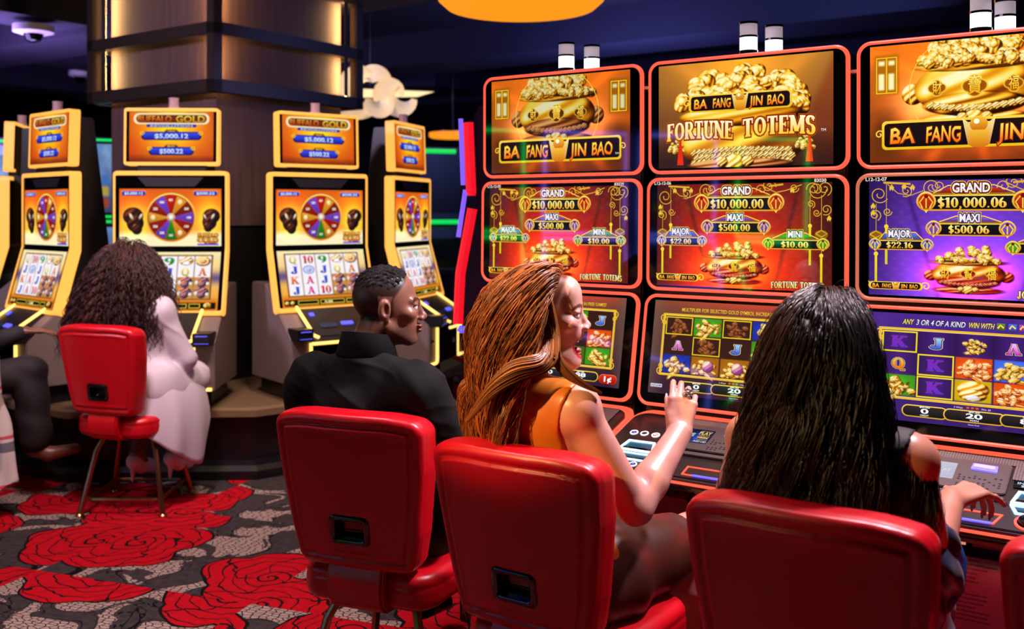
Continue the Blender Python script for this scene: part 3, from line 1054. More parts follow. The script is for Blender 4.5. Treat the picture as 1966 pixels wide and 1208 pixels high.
def art_jackpots(w, h, purple=False, vals=('$10,000.00', '$500.00', '$22.00', '$10.00'), word='FORTUNE TOTEMS'):
    A = Art(w, h)
    if purple:
        A.fill((0.25, 0.13, 0.42), (0.36, 0.22, 0.68))
        A.glow(0.5, 0.55, 0.33, 0.7, (0.22, 0.10, 0.42), 0.9)
        s1, s2 = (0.14, 0.07, 0.30), (0.9, 0.15, 0.9)
    else:
        A.fill((0.40, 0.10, 0.09), (0.66, 0.12, 0.08))
        A.glow(0.48, 0.62, 0.30, 0.6, (0.42, 0.06, 0.0), 0.9)
        s1, s2 = (0.17, 0.09, 0.10), (1.0, 0.40, 0.05)
    n = fbm(A.X, A.Y * A.asp, 30, 4)
    A.add(0.05 * n, (1, 0.6, 0.8))
    # fan of darker panels
    for a, b in ((0.30, 0.14), (0.66, 0.80)):
        x_at = a + (b - a) * (1 - A.Y) if a < 0.5 else a + (b - a) * (1 - A.Y)
        A.over(np.exp(-((A.X - x_at - 0.03) / 0.012) ** 2) * 0.45, s1)
    A.over(np.clip((0.17 - A.X) * 7, 0, 1) * 0.55 + np.clip((A.X - 0.82) * 7, 0, 1) * 0.6, s1)
    for yy in np.arange(0.05, 1, 0.045):
        A.add(0.035 * np.clip(np.sin(A.X * 90 + (int(yy / 0.045) % 2) * PI), 0, 1) * np.exp(-((A.Y - yy) / 0.012) ** 2), (1, 0.8, 1))
    A.glow(0.465, 0.80, 0.26, 0.25, s2, 0.5)
    A.glow(0.465, 0.82, 0.20, 0.20, s2, 0.8, 4)
    A.pot(0.465, 0.79, 0.165, 0.155, np.array([(0.0, 0.2, 0.03, 0.01), (0.35, 0.62, 0.16, 0.03), (0.6, 0.9, 0.42, 0.08), (0.85, 1.0, 0.8, 0.3), (1.0, 1.0, 0.97, 0.75)]),
          np.array([(0.0, 0.2, 0.01, 0.01), (0.5, 0.66, 0.07, 0.05), (0.8, 0.9, 0.25, 0.12), (1.0, 1.0, 0.7, 0.5)]), 8, 26)
    for k, (x, t) in enumerate(((0.363, '財'), (0.465, '寶'), (0.567, '福'))):
        A.text(t, x - 0.02, 0.75, x + 0.02, 0.83, (1.0, 0.9, 0.35), (0.95, 0.7, 0.1), 0.015)
    g = (0.88, 0.68, 0.16)
    # gilded scroll work along the top and sides
    for cx, cy, r, f, a0 in ((0.05, 0.12, 0.045, 1, 0.5), (0.03, 0.3, 0.03, -1, 2), (0.09, 0.27, 0.022, 1, 0), (0.18, 0.09, 0.03, -1, 1), (0.30, 0.06, 0.04, 1, 2.4),
                             (0.33, 0.05, 0.03, -1, 0), (0.62, 0.06, 0.035, 1, 1), (0.66, 0.03, 0.04, -1, 3), (0.92, 0.07, 0.05, 1, 0), (0.96, 0.06, 0.04, -1, 2),
                             (0.90, 0.06, 0.035, 1, 3), (0.97, 0.25, 0.03, -1, 1), (0.92, 0.28, 0.02, 1, 0), (0.89, 0.2, 0.022, -1, 2), (0.80, 0.05, 0.025, 1, 0)):
        A.curl(cx, cy, r, g, 1.5, f, 0.0045, a0)
    A.line([(0.09, 0.03), (0.14, 0.11), (0.20, 0.13), (0.26, 0.09)], 0.004, g)
    A.line([(0.62, 0.02), (0.70, 0.09), (0.76, 0.07), (0.84, 0.02)], 0.005, g)
    A.line([(0.07, 0.015), (0.20, 0.03)], 0.010, g)
    A.line([(0.66, 0.03), (0.74, 0.015)], 0.010, g)
    for x, y in ((0.17, 0.05), (0.11, 0.06), (0.02, 0.22), (0.02, 0.28), (0.79, 0.07), (0.985, 0.33), (0.21, 0.06)):
        A.poly([(x - 0.012, y), (x, y - 0.03), (x + 0.012, y), (x + 0.004, y + 0.03), (x, y + 0.01), (x - 0.008, y + 0.028)], g, (0.98, 0.85, 0.3))
    tassel(A, 0.085, 0.02, 0.40, 0.73)
    tassel(A, 0.035, 0.2, 0.64, 0.90)
    tassel(A, 0.885, 0.12, 0.40, 0.76)
    tassel(A, 0.945, 0.12, 0.67, 0.93)
    for x in (0.035, 0.945):
        q = np.linspace(0, 2 * PI, 16)[:-1]
        A.poly(list(zip(x + 0.035 * np.cos(q), 0.48 + 0.045 * np.sin(q))), (0.55, 0.38, 0.08))
        A.line([(x - 0.03, 0.47), (x, 0.44), (x + 0.03, 0.47), (x, 0.50), (x - 0.03, 0.47)], 0.006, g)
    plaque(A, 0.23, 0.135, 0.745, 0.25, 'GRAND', vals[0], (0.85, 0.20, 0.08), 0.385, 0.57, 0.028, 0.105, 0.325, 0.635)
    plaque(A, 0.275, 0.375, 0.67, 0.465, 'MAXI', vals[1], (0.55, 0.36, 0.80), 0.42, 0.525, 0.288, 0.356, 0.375, 0.56)
    plaque(A, 0.005, 0.525, 0.305, 0.595, 'MAJOR', vals[2], (0.36, 0.48, 0.88), 0.09, 0.215, 0.43, 0.492, 0.085, 0.215)
    plaque(A, 0.63, 0.535, 0.985, 0.61, 'MINI', vals[3], (0.35, 0.70, 0.15), 0.762, 0.853, 0.445, 0.507, 0.73, 0.88)
    banner(A, 0.012, 0.885, 0.25, 0.945)
    A.text(word, 0.675, 0.915, 0.965, 0.975, (1.0, 0.97, 0.75), (0.97, 0.80, 0.35), 0, [(0.09, (0.35, 0.10, 0.03))], serif=True, arch=0.008)
    return A


LETTER = {'A': ((0.95, 0.75, 1.0), (0.85, 0.10, 0.75)), 'J': ((0.65, 0.82, 1.0), (0.18, 0.35, 0.85)), 'K': ((0.55, 0.15, 0.75), (0.36, 0.20, 0.70)),
          'Q': ((1.0, 0.80, 0.35), (0.90, 0.45, 0.05))}


def tile(A, x0, y0, x1, y1, kind, k):
    if kind in ('fish', 'toad', 'bud', 'drag', 'horse', 'egg', 'pearl'):
        bg = {'fish': (0.22, 0.42, 0.06), 'toad': (0.25, 0.58, 0.10), 'bud': (0.10, 0.18, 0.62), 'drag': (0.86, 0.30, 0.04), 'horse': (0.25, 0.40, 0.88), 'egg': (0.62, 0.38, 0.06),
              'pearl': (0.80, 0.66, 0.05)}[kind]
        A.rect(x0 + 0.004, y0 + 0.006, x1 - 0.004, y1 - 0.006, bg)
        w, h = x1 - x0, y1 - y0
        A.glow((x0 + x1) / 2, (y0 + y1) / 2, w * 0.3, h * 0.3, tuple(0.5 * c for c in bg), 0.8)
        if kind == 'egg':
            A.figure(x0, y0 + 0.1 * h, x1, y1, k, GOLD, 16)
            A.ball(x0 + 0.6 * w, y0 + 0.5 * h, 0.2 * w, 0.3 * h, np.array([(0, 0.3, 0.05, 0.3), (0.6, 0.75, 0.35, 0.6), (1, 1, 0.95, 0.8)]), 0, 0.1)
        elif kind == 'pearl':
            A.ball(x0 + 0.5 * w, y0 + 0.42 * h, 0.42 * w, 0.36 * h, GOLD, 0, 0.35, 1)
            A.ball(x0 + 0.5 * w, y0 + 0.68 * h, 0.36 * w, 0.26 * h, GOLD, 0, 0.5, 5)
            A.ball(x0 + 0.5 * w, y0 + 0.8 * h, 0.2 * w, 0.14 * h, np.array([(0, 0.7, 0.6, 0.5), (1, 1, 1, 1)]), 0, 0.3, 5)
        else:
            R = FLAME if kind in ('drag', 'fish') else GOLD
            A.figure(x0, y0, x1, y1, k, R, 22 if kind == 'drag' else 13)
    elif kind == 'tree':
        A.figure(x0 + 0.02, y0, x1 - 0.02, y1, k, np.array([(0.0, 0.16, 0.07, 0.05), (0.5, 0.42, 0.20, 0.10), (1.0, 0.72, 0.42, 0.22)]), 12)
        A.frame(x0 + 0.004, y0 + 0.006, x1 - 0.004, y1 - 0.006, 0.006, (0.92, 0.78, 0.12))
    elif kind == 'bamboo':
        A.figure(x0 + 0.03, y0 + 0.02, x1 - 0.03, y1 - 0.02, k, GOLD, 18)
    elif kind in 'Kk':
        c1, c2 = LETTER['K']
        A.text('K', x0 + 0.045, y0 + 0.05, x1 - 0.045, y1 - 0.05, (0.52, 0.16, 0.72), (0.42, 0.18, 0.78), 0, [(0.03, (0.42, 0.22, 0.62))], serif=True)
        A.frame(x0 + 0.002, y0 + 0.003, x1 - 0.002, y1 - 0.003, 0.007, (0.95, 0.85, 0.12))
    elif kind in LETTER:
        c1, c2 = LETTER[kind]
        A.text(kind, x0 + 0.05, y0 + 0.055, x1 - 0.05, y1 - 0.05, c1, c2, 0, [(0.07, (1.0, 0.95, 0.75)), (0.045, (0.35, 0.2, 0.1))], serif=True)


def art_reels(w, h, grid, purple=False, head='', word='', cent=False):
    A = Art(w, h)
    if purple:
        A.fill((0.30, 0.16, 0.55), (0.22, 0.12, 0.42))
        A.add(0.05 * fbm(A.X, A.Y * A.asp, 40, 3), (1, 0.8, 1))
    else:
        A.fill((0.45, 0.28, 0.20), (0.20, 0.10, 0.18))
        A.glow(0.6, 0.0, 0.5, 0.1, (0.35, 0.0, 0.0), 0.9)
        A.over(np.clip((0.1 - A.X) * 8, 0, 1) * 0.6, (0.50, 0.40, 0.34))
        A.over(np.clip((A.X - 0.93) * 14, 0, 1) * 0.6, (0.42, 0.34, 0.30))
    x0, x1, y0, y1 = 0.075, 0.925, 0.165, 0.775
    A.rect(x0, y0, x1, y1, (0.20, 0.09, 0.33) if purple else (0.22, 0.11, 0.09))
    cw, ch = (x1 - x0) / 5, (y1 - y0) / 3
    for i in range(5):
        if purple:
            t = np.abs((A.X - x0) / cw - i - 0.5)
            A.add(np.where((t < 0.5) & (A.Y > y0) & (A.Y < y1), (0.5 - t) * 0.3, 0), (0.5, 0.25, 1.0))
        for j in range(3):
            tile(A, x0 + i * cw, y0 + j * ch, x0 + (i + 1) * cw, y0 + (j + 1) * ch, grid[j][i], 10 * i + j * 3 + 1)
    g = (0.95, 0.74, 0.18)
    A.frame(x0 - 0.016, y0 - 0.028, x1 + 0.016, y1 + 0.028, 0.008, g)
    A.frame(x0 - 0.007, y0 - 0.012, x1 + 0.007, y1 + 0.012, 0.004, (1.0, 0.86, 0.4))
    for sx, cx in ((1, x0 - 0.012), (-1, x1 + 0.012)):
        for cy in (y0 + 0.02, y1 - 0.02):
            A.curl(cx, cy, 0.022, g, 1.3, sx, 0.006, 1.0)
            A.curl(cx, cy + (0.05 if cy < 0.5 else -0.05), 0.016, g, 1.2, -sx, 0.005, 2.0)
    if head:
        A.text(head, 0.17, 0.07, 0.87, 0.108, (0.98, 0.84, 0.22), (0.9, 0.70, 0.12), 0.01)
    if purple:
        y_ = 0.052
        for t, a, b, c in (('ANY', 0.17, 0.225, YEL), ('3 OR 4 OF A KIND', 0.235, 0.46, (0.95, 0.97, 1)), ('WIN WITH', 0.47, 0.585, YEL), (', OR', 0.735, 0.785, YEL), ('TRIGGER', 0.845, 0.945, YEL), ('RESPIN', 0.95, 0.998, (0.95, 0.97, 1))):
            A.text(t, a, y_, b, y_ + 0.05, c, tuple(0.85 * z for z in c), 0.02, [(0.05, (0.12, 0.05, 0.25))], slant=0.1)
        for k, (a, c) in enumerate(((0.595, (0.4, 0.6, 0.1)), (0.645, (0.3, 0.45, 0.9)), (0.69, (0.75, 0.3, 0.75)), (0.795, (0.9, 0.4, 0.1)))):
            A.box(a, y_ - 0.005, a + 0.035, y_ + 0.055, c, tuple(0.6 * z for z in c))
            A.line([(a + 0.004, y_ + 0.04), (a + 0.015, y_ + 0.01), (a + 0.03, y_ + 0.035)], 0.008, (1, 0.85, 0.4))
    for cx, hw, a, b, c in ((0.29, 0.10, '$0.00', '0', 'CREDIT'), (0.51, 0.13, '$0.20', '20', 'WIN'), (0.74, 0.115, '$0.88', '88', 'BET')):
        A.box(cx - hw - 0.006, 0.845, cx + hw + 0.006, 0.955, RIM, (0.85, 0.65, 0.1), 0.03)
        A.box(cx - hw, 0.855, cx + hw, 0.945, (0.20, 0.17, 0.18), (0.08, 0.07, 0.08), 0.026)
        A.text(b, cx - 0.028 * len(b) / 2 * 1.3, 0.872, cx + 0.028 * len(b) / 2 * 1.3, 0.915, (1, 1, 1), None, 0.03)
        A.text(a, cx - 0.024, 0.852, cx + 0.024, 0.866, (1, 1, 1), None, 0.02)
        A.text(c, cx - 0.02, 0.925, cx + 0.02, 0.94, (0.95, 0.95, 1), None, 0.02)
    A.text('2 Ways', 0.42, 0.818, 0.46, 0.834, (0.95, 0.9, 0.9))
    A.text('Win 20', 0.54, 0.818, 0.58, 0.834, (0.95, 0.9, 0.9))
    for k in range(3):
        A.box(0.475 + 0.02 * k, 0.815, 0.488 + 0.02 * k, 0.836, (0.9, 0.45, 0.1), (0.6, 0.2, 0.05))
    A.text('Game Over', 0.485, 0.965, 0.535, 0.978, (0.9, 0.9, 0.95))
    if cent:
        A.box(0.865, 0.86, 0.985, 0.965, (0.98, 0.45, 0.30), (0.7, 0.1, 0.05), 0.03)
        A.box(0.870, 0.868, 0.980, 0.957, (0.90, 0.18, 0.10), (0.65, 0.06, 0.04), 0.026)
        A.text('1\u00a2', 0.90, 0.88, 0.95, 0.94, (1, 1, 1), None, 0.03)
    if word:
        A.box(0.015, 0.90, 0.085, 0.935, (0.86, 0.86, 0.92))
        A.text(word, 0.019, 0.906, 0.081, 0.929, (0.25, 0.2, 0.4), None, 0.01)
    return A


def beast(A, x, y, s, flip=1):
    """dark shaggy horned head"""
    R = np.array([(0.0, 0.06, 0.02, 0.03), (0.6, 0.20, 0.09, 0.08), (0.9, 0.50, 0.22, 0.12), (1.0, 0.9, 0.5, 0.2)])
    A.glow(x, y, s * 1.5, s * 1.7 / A.asp, (0.5, 0.35, 0.05), 0.8, 4)
    k = 0.8 / A.asp
    A.ball(x + flip * s * 0.2, y - s * k * 0.5, s * 0.95, s * k * 1.05, R, 0, 0.2, 1, 0.22)
    A.ball(x, y + s * k * 0.3, s * 0.8, s * k * 1.1, R, 0, 0.2, 4, 0.25)
    A.ball(x - flip * s * 0.15, y + s * k * 1.0, s * 0.5, s * k * 0.7, R, 0, 0.2, 6, 0.2)
    A.ball(x + flip * s * 0.35, y - s * k * 0.45, s * 0.14, s * k * 0.45, np.array([(0, 0.5, 0.4, 0.3), (1, 1, 0.95, 0.8)]), 0.5 * flip, 0.1)
    A.ball(x - flip * s * 0.5, y - s * k * 0.45, s * 0.12, s * k * 0.4, np.array([(0, 0.5, 0.4, 0.3), (1, 1, 0.95, 0.8)]), -0.5 * flip, 0.1)


def art_wheel(w, h):
    A = Art(w, h, 0.0026)
    n = fbm(A.X, A.Y * A.asp, 12, 2)
    A.fill((0.85, 0.36, 0.07), (1.0, 0.70, 0.25))
    A.add(0.22 * n, (0.8, 0.4, 0.05))
    A.glow(0.12, 0.25, 0.16, 0.3, (0.35, 0.0, 0.0), 0.6)
    A.glow(0.88, 0.25, 0.14, 0.3, (0.3, 0.25, 0.0), 0.6)
    A.over(np.clip((A.Y - 0.72 + 0.04 * n) * 9, 0, 1), (0.98, 0.93, 0.74))
    beast(A, 0.155, 0.55, 0.105, -1)
    beast(A, 0.885, 0.54, 0.09, 1)
    for cx, t in ((0.14, '$5,000.12'), (0.845, '$500.22')):
        A.box(cx - 0.125, 0.03, cx + 0.125, 0.125, (0.95, 0.62, 0.1), (0.7, 0.35, 0.05), 0.02)
        A.box(cx - 0.115, 0.04, cx + 0.115, 0.115, (0.15, 0.25, 0.85), (0.08, 0.10, 0.55), 0.02)
        A.text(t, cx - 0.09, 0.055, cx + 0.09, 0.1, (0.9, 0.95, 1), None, 0.02)
    cx, cy, r = 0.505, 0.5, 0.245
    ry = r / A.asp

    def disc(k, c, c2=None):
        q = np.linspace(0, 2 * PI, 48)[:-1]
        A.poly(list(zip(cx + k * r * np.cos(q), cy + k * ry * np.sin(q))), c, c2)
    disc(1.0, (1.0, 0.86, 0.42), (0.90, 0.55, 0.12))
    disc(0.94, (0.55, 0.25, 0.06))
    cols = [(0.75, 0.08, 0.05), (0.93, 0.60, 0.12), (0.52, 0.10, 0.06), (0.45, 0.25, 0.80), (0.62, 0.08, 0.06), (0.93, 0.60, 0.12),
            (0.10, 0.55, 0.12), (0.45, 0.25, 0.80), (0.62, 0.08, 0.06), (0.93, 0.62, 0.14), (0.62, 0.10, 0.06), (0.45, 0.25, 0.80)]
    labs = ['MAJOR', '', '200', '1000', '150', '', 'GRAND', '2000', '500', '', '250', '1000']
    A.lay += 1
    for k in range(12):
        a = math.radians(-90 + 30 * k)
        q = np.linspace(a - PI / 12 + 0.02, a + PI / 12 - 0.02, 6)
        pts = [(cx + 0.9 * r * math.cos(z), cy + 0.9 * ry * math.sin(z)) for z in q] + [(cx, cy)]
        A.poly(pts, cols[k], tuple(0.75 * z for z in cols[k]), False)
    A.lay += 1
    for k in range(12):
        a = math.radians(-90 + 30 * k)
        x, y = cx + 0.72 * r * math.cos(a), cy + 0.72 * ry * math.sin(a)
        if labs[k]:
            A.text(labs[k], x - 0.022, y - 0.022, x + 0.022, y + 0.022, (1, 0.98, 0.9), None, 0.02)
        else:
            q = np.linspace(0, 2 * PI, 10)[:-1]
            A.poly(list(zip(x + 0.022 * np.cos(q), y + 0.045 * np.sin(q))), (1, 0.97, 0.85), (0.9, 0.75, 0.5))
    disc(0.17, (0.9, 0.82, 0.7), (0.6, 0.45, 0.3))
    disc(0.09, (1, 1, 0.98), (0.85, 0.8, 0.7))
    for t, a, b, y0, y1 in (('BUFFALO', 0.765, 0.975, 0.775, 0.84), ('GOLD', 0.76, 0.975, 0.85, 0.94)):
        A.text(t, a, y0, b, y1, (1.0, 0.80, 0.2), (0.85, 0.4, 0.05), 0.03, [(0.09, (0.35, 0.10, 0.03))])
    A.box(0.765, 0.955, 0.975, 0.985, (0.35, 0.25, 0.8))
    A.col = np.clip(A.col, 0, 1)
    return A


def art_buffalo_reels(w, h):
    A = Art(w, h, 0.0026)
    A.fill((0.98, 0.92, 0.70), (0.95, 0.60, 0.12))
    A.over(np.exp(-((A.Y - 0.45) / 0.1) ** 2) * 0.8, (0.25, 0.20, 0.55))
    A.add(0.1 * fbm(A.X, A.Y * A.asp, 14, 2), (0.6, 0.4, 0.1))
    A.rect(0.0, 0.82, 1.0, 1.0, (0.85, 0.45, 0.08), 0.06)
    x0, x1, y0, y1 = 0.085, 0.915, 0.07, 0.80
    A.rect(x0 - 0.012, y0 - 0.02, x1 + 0.012, y1 + 0.02, (0.45, 0.25, 0.08))
    cw, ch = (x1 - x0) / 5, (y1 - y0) / 4
    blue, red, pink, grn, org, yel = (0.12, 0.25, 0.78), (0.80, 0.05, 0.15), (0.85, 0.12, 0.50), (0.08, 0.55, 0.2), (0.92, 0.42, 0.08), (0.93, 0.80, 0.15)
    G = [[('Q', yel), ('J', blue), ('K', org), ('J', blue)], [('10', red), ('o', blue), ('A', pink), ('A', pink)], [('9', grn), ('J', blue), ('J', blue), ('10', red)],
         [('t', org), ('Q', yel), ('b', 0), ('b', 0)], [('c', yel), ('A', org), ('b', 0), ('b', 0)]]
    R = np.array([(0.0, 0.08, 0.03, 0.05), (0.5, 0.30, 0.16, 0.14), (0.8, 0.5, 0.35, 0.75), (1.0, 0.95, 0.6, 0.25)])
    for i in range(5):
        A.rect(x0 + i * cw + 0.004, y0, x0 + (i + 1) * cw - 0.004, y1, (0.97, 0.95, 0.97))
    for i in range(5):
        for j in range(4):
            t, c = G[i][j]
            a, b = x0 + i * cw, y0 + j * ch
            if t == 'b':
                A.rect(a + 0.004, b, a + cw - 0.004, b + ch, (0.80, 0.55, 0.25))
                A.ball(a + 0.5 * cw, b + 0.35 * ch, 0.42 * cw, 0.38 * ch, R, 0, 0.4, i + j)
                A.ball(a + 0.5 * cw, b + 0.68 * ch, 0.24 * cw, 0.3 * ch, R, 0, 0.3, j)
                A.ball(a + 0.18 * cw, b + 0.5 * ch, 0.1 * cw, 0.2 * ch, np.array([(0, 0.8, 0.7, 0.6), (1, 1, 1, 1)]), 0, 0.1)
                A.ball(a + 0.84 * cw, b + 0.6 * ch, 0.1 * cw, 0.16 * ch, np.array([(0, 0.8, 0.7, 0.6), (1, 1, 1, 1)]), 0, 0.1)
            elif t == 'c':
                A.ball(a + 0.5 * cw, b + 0.5 * ch, 0.44 * cw, 0.46 * ch, GOLD, 0, 0.2)
                A.ell(a + 0.5 * cw, b + 0.5 * ch, 0.32 * cw, 0.33 * ch, (0.98, 0.88, 0.65))
                A.ball(a + 0.5 * cw, b + 0.5 * ch, 0.2 * cw, 0.2 * ch, FLAME, 0, 0.4)
            elif t == 't':
                A.ball(a + 0.5 * cw, b + 0.45 * ch, 0.42 * cw, 0.42 * ch, np.array([(0, 0.5, 0.3, 0.15), (0.6, 0.95, 0.7, 0.35), (1, 1, 1, 0.95)]), 0, 0.5, 3)
                A.ell(a + 0.5 * cw, b + 0.66 * ch, 0.2 * cw, 0.16 * ch, (1, 1, 1))
            elif t == 'o':
                A.ell(a + 0.5 * cw, b + 0.5 * ch, 0.4 * cw, 0.42 * ch, (0.55, 0.60, 0.85))
                A.ell(a + 0.5 * cw, b + 0.5 * ch, 0.3 * cw, 0.3 * ch, (0.92, 0.93, 1.0))
                A.ball(a + 0.5 * cw, b + 0.5 * ch, 0.2 * cw, 0.22 * ch, np.array([(0, 0.3, 0.35, 0.7), (1, 0.9, 0.92, 1)]), 0, 0.5)
            else:
                w_ = 0.30 if len(t) == 1 else 0.38
                A.text(t, a + (0.5 - w_) * cw, b + 0.14 * ch, a + (0.5 + w_) * cw, b + 0.88 * ch, tuple(min(1, z * 1.1 + 0.05) for z in c), tuple(0.8 * z for z in c), 0, serif=True)
    A.rect(0.02, 0.87, 0.98, 0.98, (0.10, 0.03, 0.03))
    for a, b in ((0.17, 0.40), (0.42, 0.70), (0.72, 0.83)):
        A.frame(a, 0.885, b, 0.965, 0.008, (0.85, 0.75, 0.2))
    for a in (0.05, 0.11):
        A.ball(a, 0.925, 0.025, 0.035, GOLD)
    A.ball(0.90, 0.92, 0.04, 0.05, GOLD)
    A.text('2', 0.885, 0.89, 0.915, 0.95, (0.1, 0.05, 0), None, 0.02)
    A.text('0.88', 0.47, 0.905, 0.56, 0.95, (1, 0.95, 0.7), None, 0.02)
    return A


def art_topper(w, h):
    A = Art(w, h, 0.0026)
    n = fbm(A.X, A.Y * A.asp, 8, 6)
    A.fill((0.97, 0.80, 0.12), (0.80, 0.35, 0.06))
    A.over(np.clip(np.abs(A.X - 0.5) * 2 - 0.25 + 0.25 * n, 0, 1), (0.82, 0.25, 0.05))
    A.glow(0.5, 0.45, 0.35, 0.35, (0.35, 0.32, 0.0), 0.8)
    A.over(np.clip((A.Y - 0.86) * 8 + 0.3 * n, 0, 1) * 0.8, (0.45, 0.15, 0.04))
    for g, c in ((0.03, (0.98, 0.90, 0.72)), (0.0, (0.42, 0.16, 0.05))):
        A.box(0.08 - g, 0.06 - g, 0.92 + g, 0.22 + g, c, None, 0.06)
    A.text('BUFFALO', 0.09, 0.075, 0.51, 0.205, (1.0, 0.72, 0.22), (0.72, 0.18, 0.02), 0.01, [(0.03, (0.40, 0.08, 0.02))])
    A.text('GOLD', 0.54, 0.075, 0.91, 0.205, (1.0, 0.92, 0.30), (0.80, 0.52, 0.03), 0.02, [(0.03, (0.30, 0.15, 0.02))])
    A.box(0.2, 0.25, 0.8, 0.31, (0.20, 0.22, 0.75), (0.12, 0.10, 0.5), 0.02)
    A.text('REVOLUTION', 0.25, 0.262, 0.75, 0.3, (0.85, 0.88, 1.0), None, 0.01)
    for y, hw, nm, v, tw in ((0.40, 0.36, 'GRAND', '$5,000.12', 0.20), (0.705, 0.27, 'MAJOR', '$500.22', 0.14)):
        A.poly([(0.5 - 0.1, y + 0.02), (0.5 - 0.06, y - 0.045), (0.5 + 0.06, y - 0.045), (0.5 + 0.1, y + 0.02)], (0.55, 0.28, 0.05), (0.35, 0.14, 0.03))
        A.text(nm, 0.45, y - 0.03, 0.55, y + 0.005, (1, 0.85, 0.4), None, 0.01)
        A.box(0.5 - hw, y, 0.5 + hw, y + 0.17, (0.05, 0.06, 0.35), (0.03, 0.03, 0.25), 0.05)
        A.box(0.5 - hw + 0.02, y + 0.02, 0.5 + hw - 0.02, y + 0.15, (0.22, 0.32, 0.95), (0.10, 0.12, 0.62), 0.04)
        for sx in (-1, 1):
            A.curl(0.5 + sx * (hw - 0.01), y + 0.04, 0.028, (0.95, 0.78, 0.2), 1.2, sx, 0.012, PI)
        A.text(v, 0.5 - tw, y + 0.04, 0.5 + tw, y + 0.13, (0.95, 0.97, 1.0), (0.75, 0.85, 1.0), 0.02)
    A.col = np.clip(A.col, 0, 1)
    return A


# ------------------------------------------------------------------ node helper
class NT:
    def __init__(s, m):
        m.use_nodes = True
        s.t = m.node_tree

    def n(s, kind, props=None, **ins):
        q = s.t.nodes.new(kind)
        for k, v in (props or {}).items():
            setattr(q, k, v)
        for k, v in ins.items():
            key = int(k[1:]) if k[0] == '_' and k[1:].isdigit() else k.replace('_', ' ')
            s.put(q.inputs[key], v)
        return q

    def put(s, sock, v):
        if hasattr(v, 'is_output'):
            s.t.links.new(v, sock)
        else:
            sock.default_value = v

    def m(s, op, a, b=0.0, c=0.0):
        q = s.n('ShaderNodeMath', {'operation': op}, _0=a, _1=b, _2=c)
        return q.outputs[0]

    def mix(s, f, a, b):
        q = s.n('ShaderNodeMix', {'data_type': 'RGBA'})
        s.put(q.inputs[0], f)
        s.put(q.inputs[6], a if hasattr(a, 'is_output') else (*srgb(a), 1))
        s.put(q.inputs[7], b if hasattr(b, 'is_output') else (*srgb(b), 1))
        return q.outputs[2]

    def vm(s, op, a, b=(0, 0, 0)):
        return s.n('ShaderNodeVectorMath', {'operation': op}, _0=a, _1=b).outputs[0]


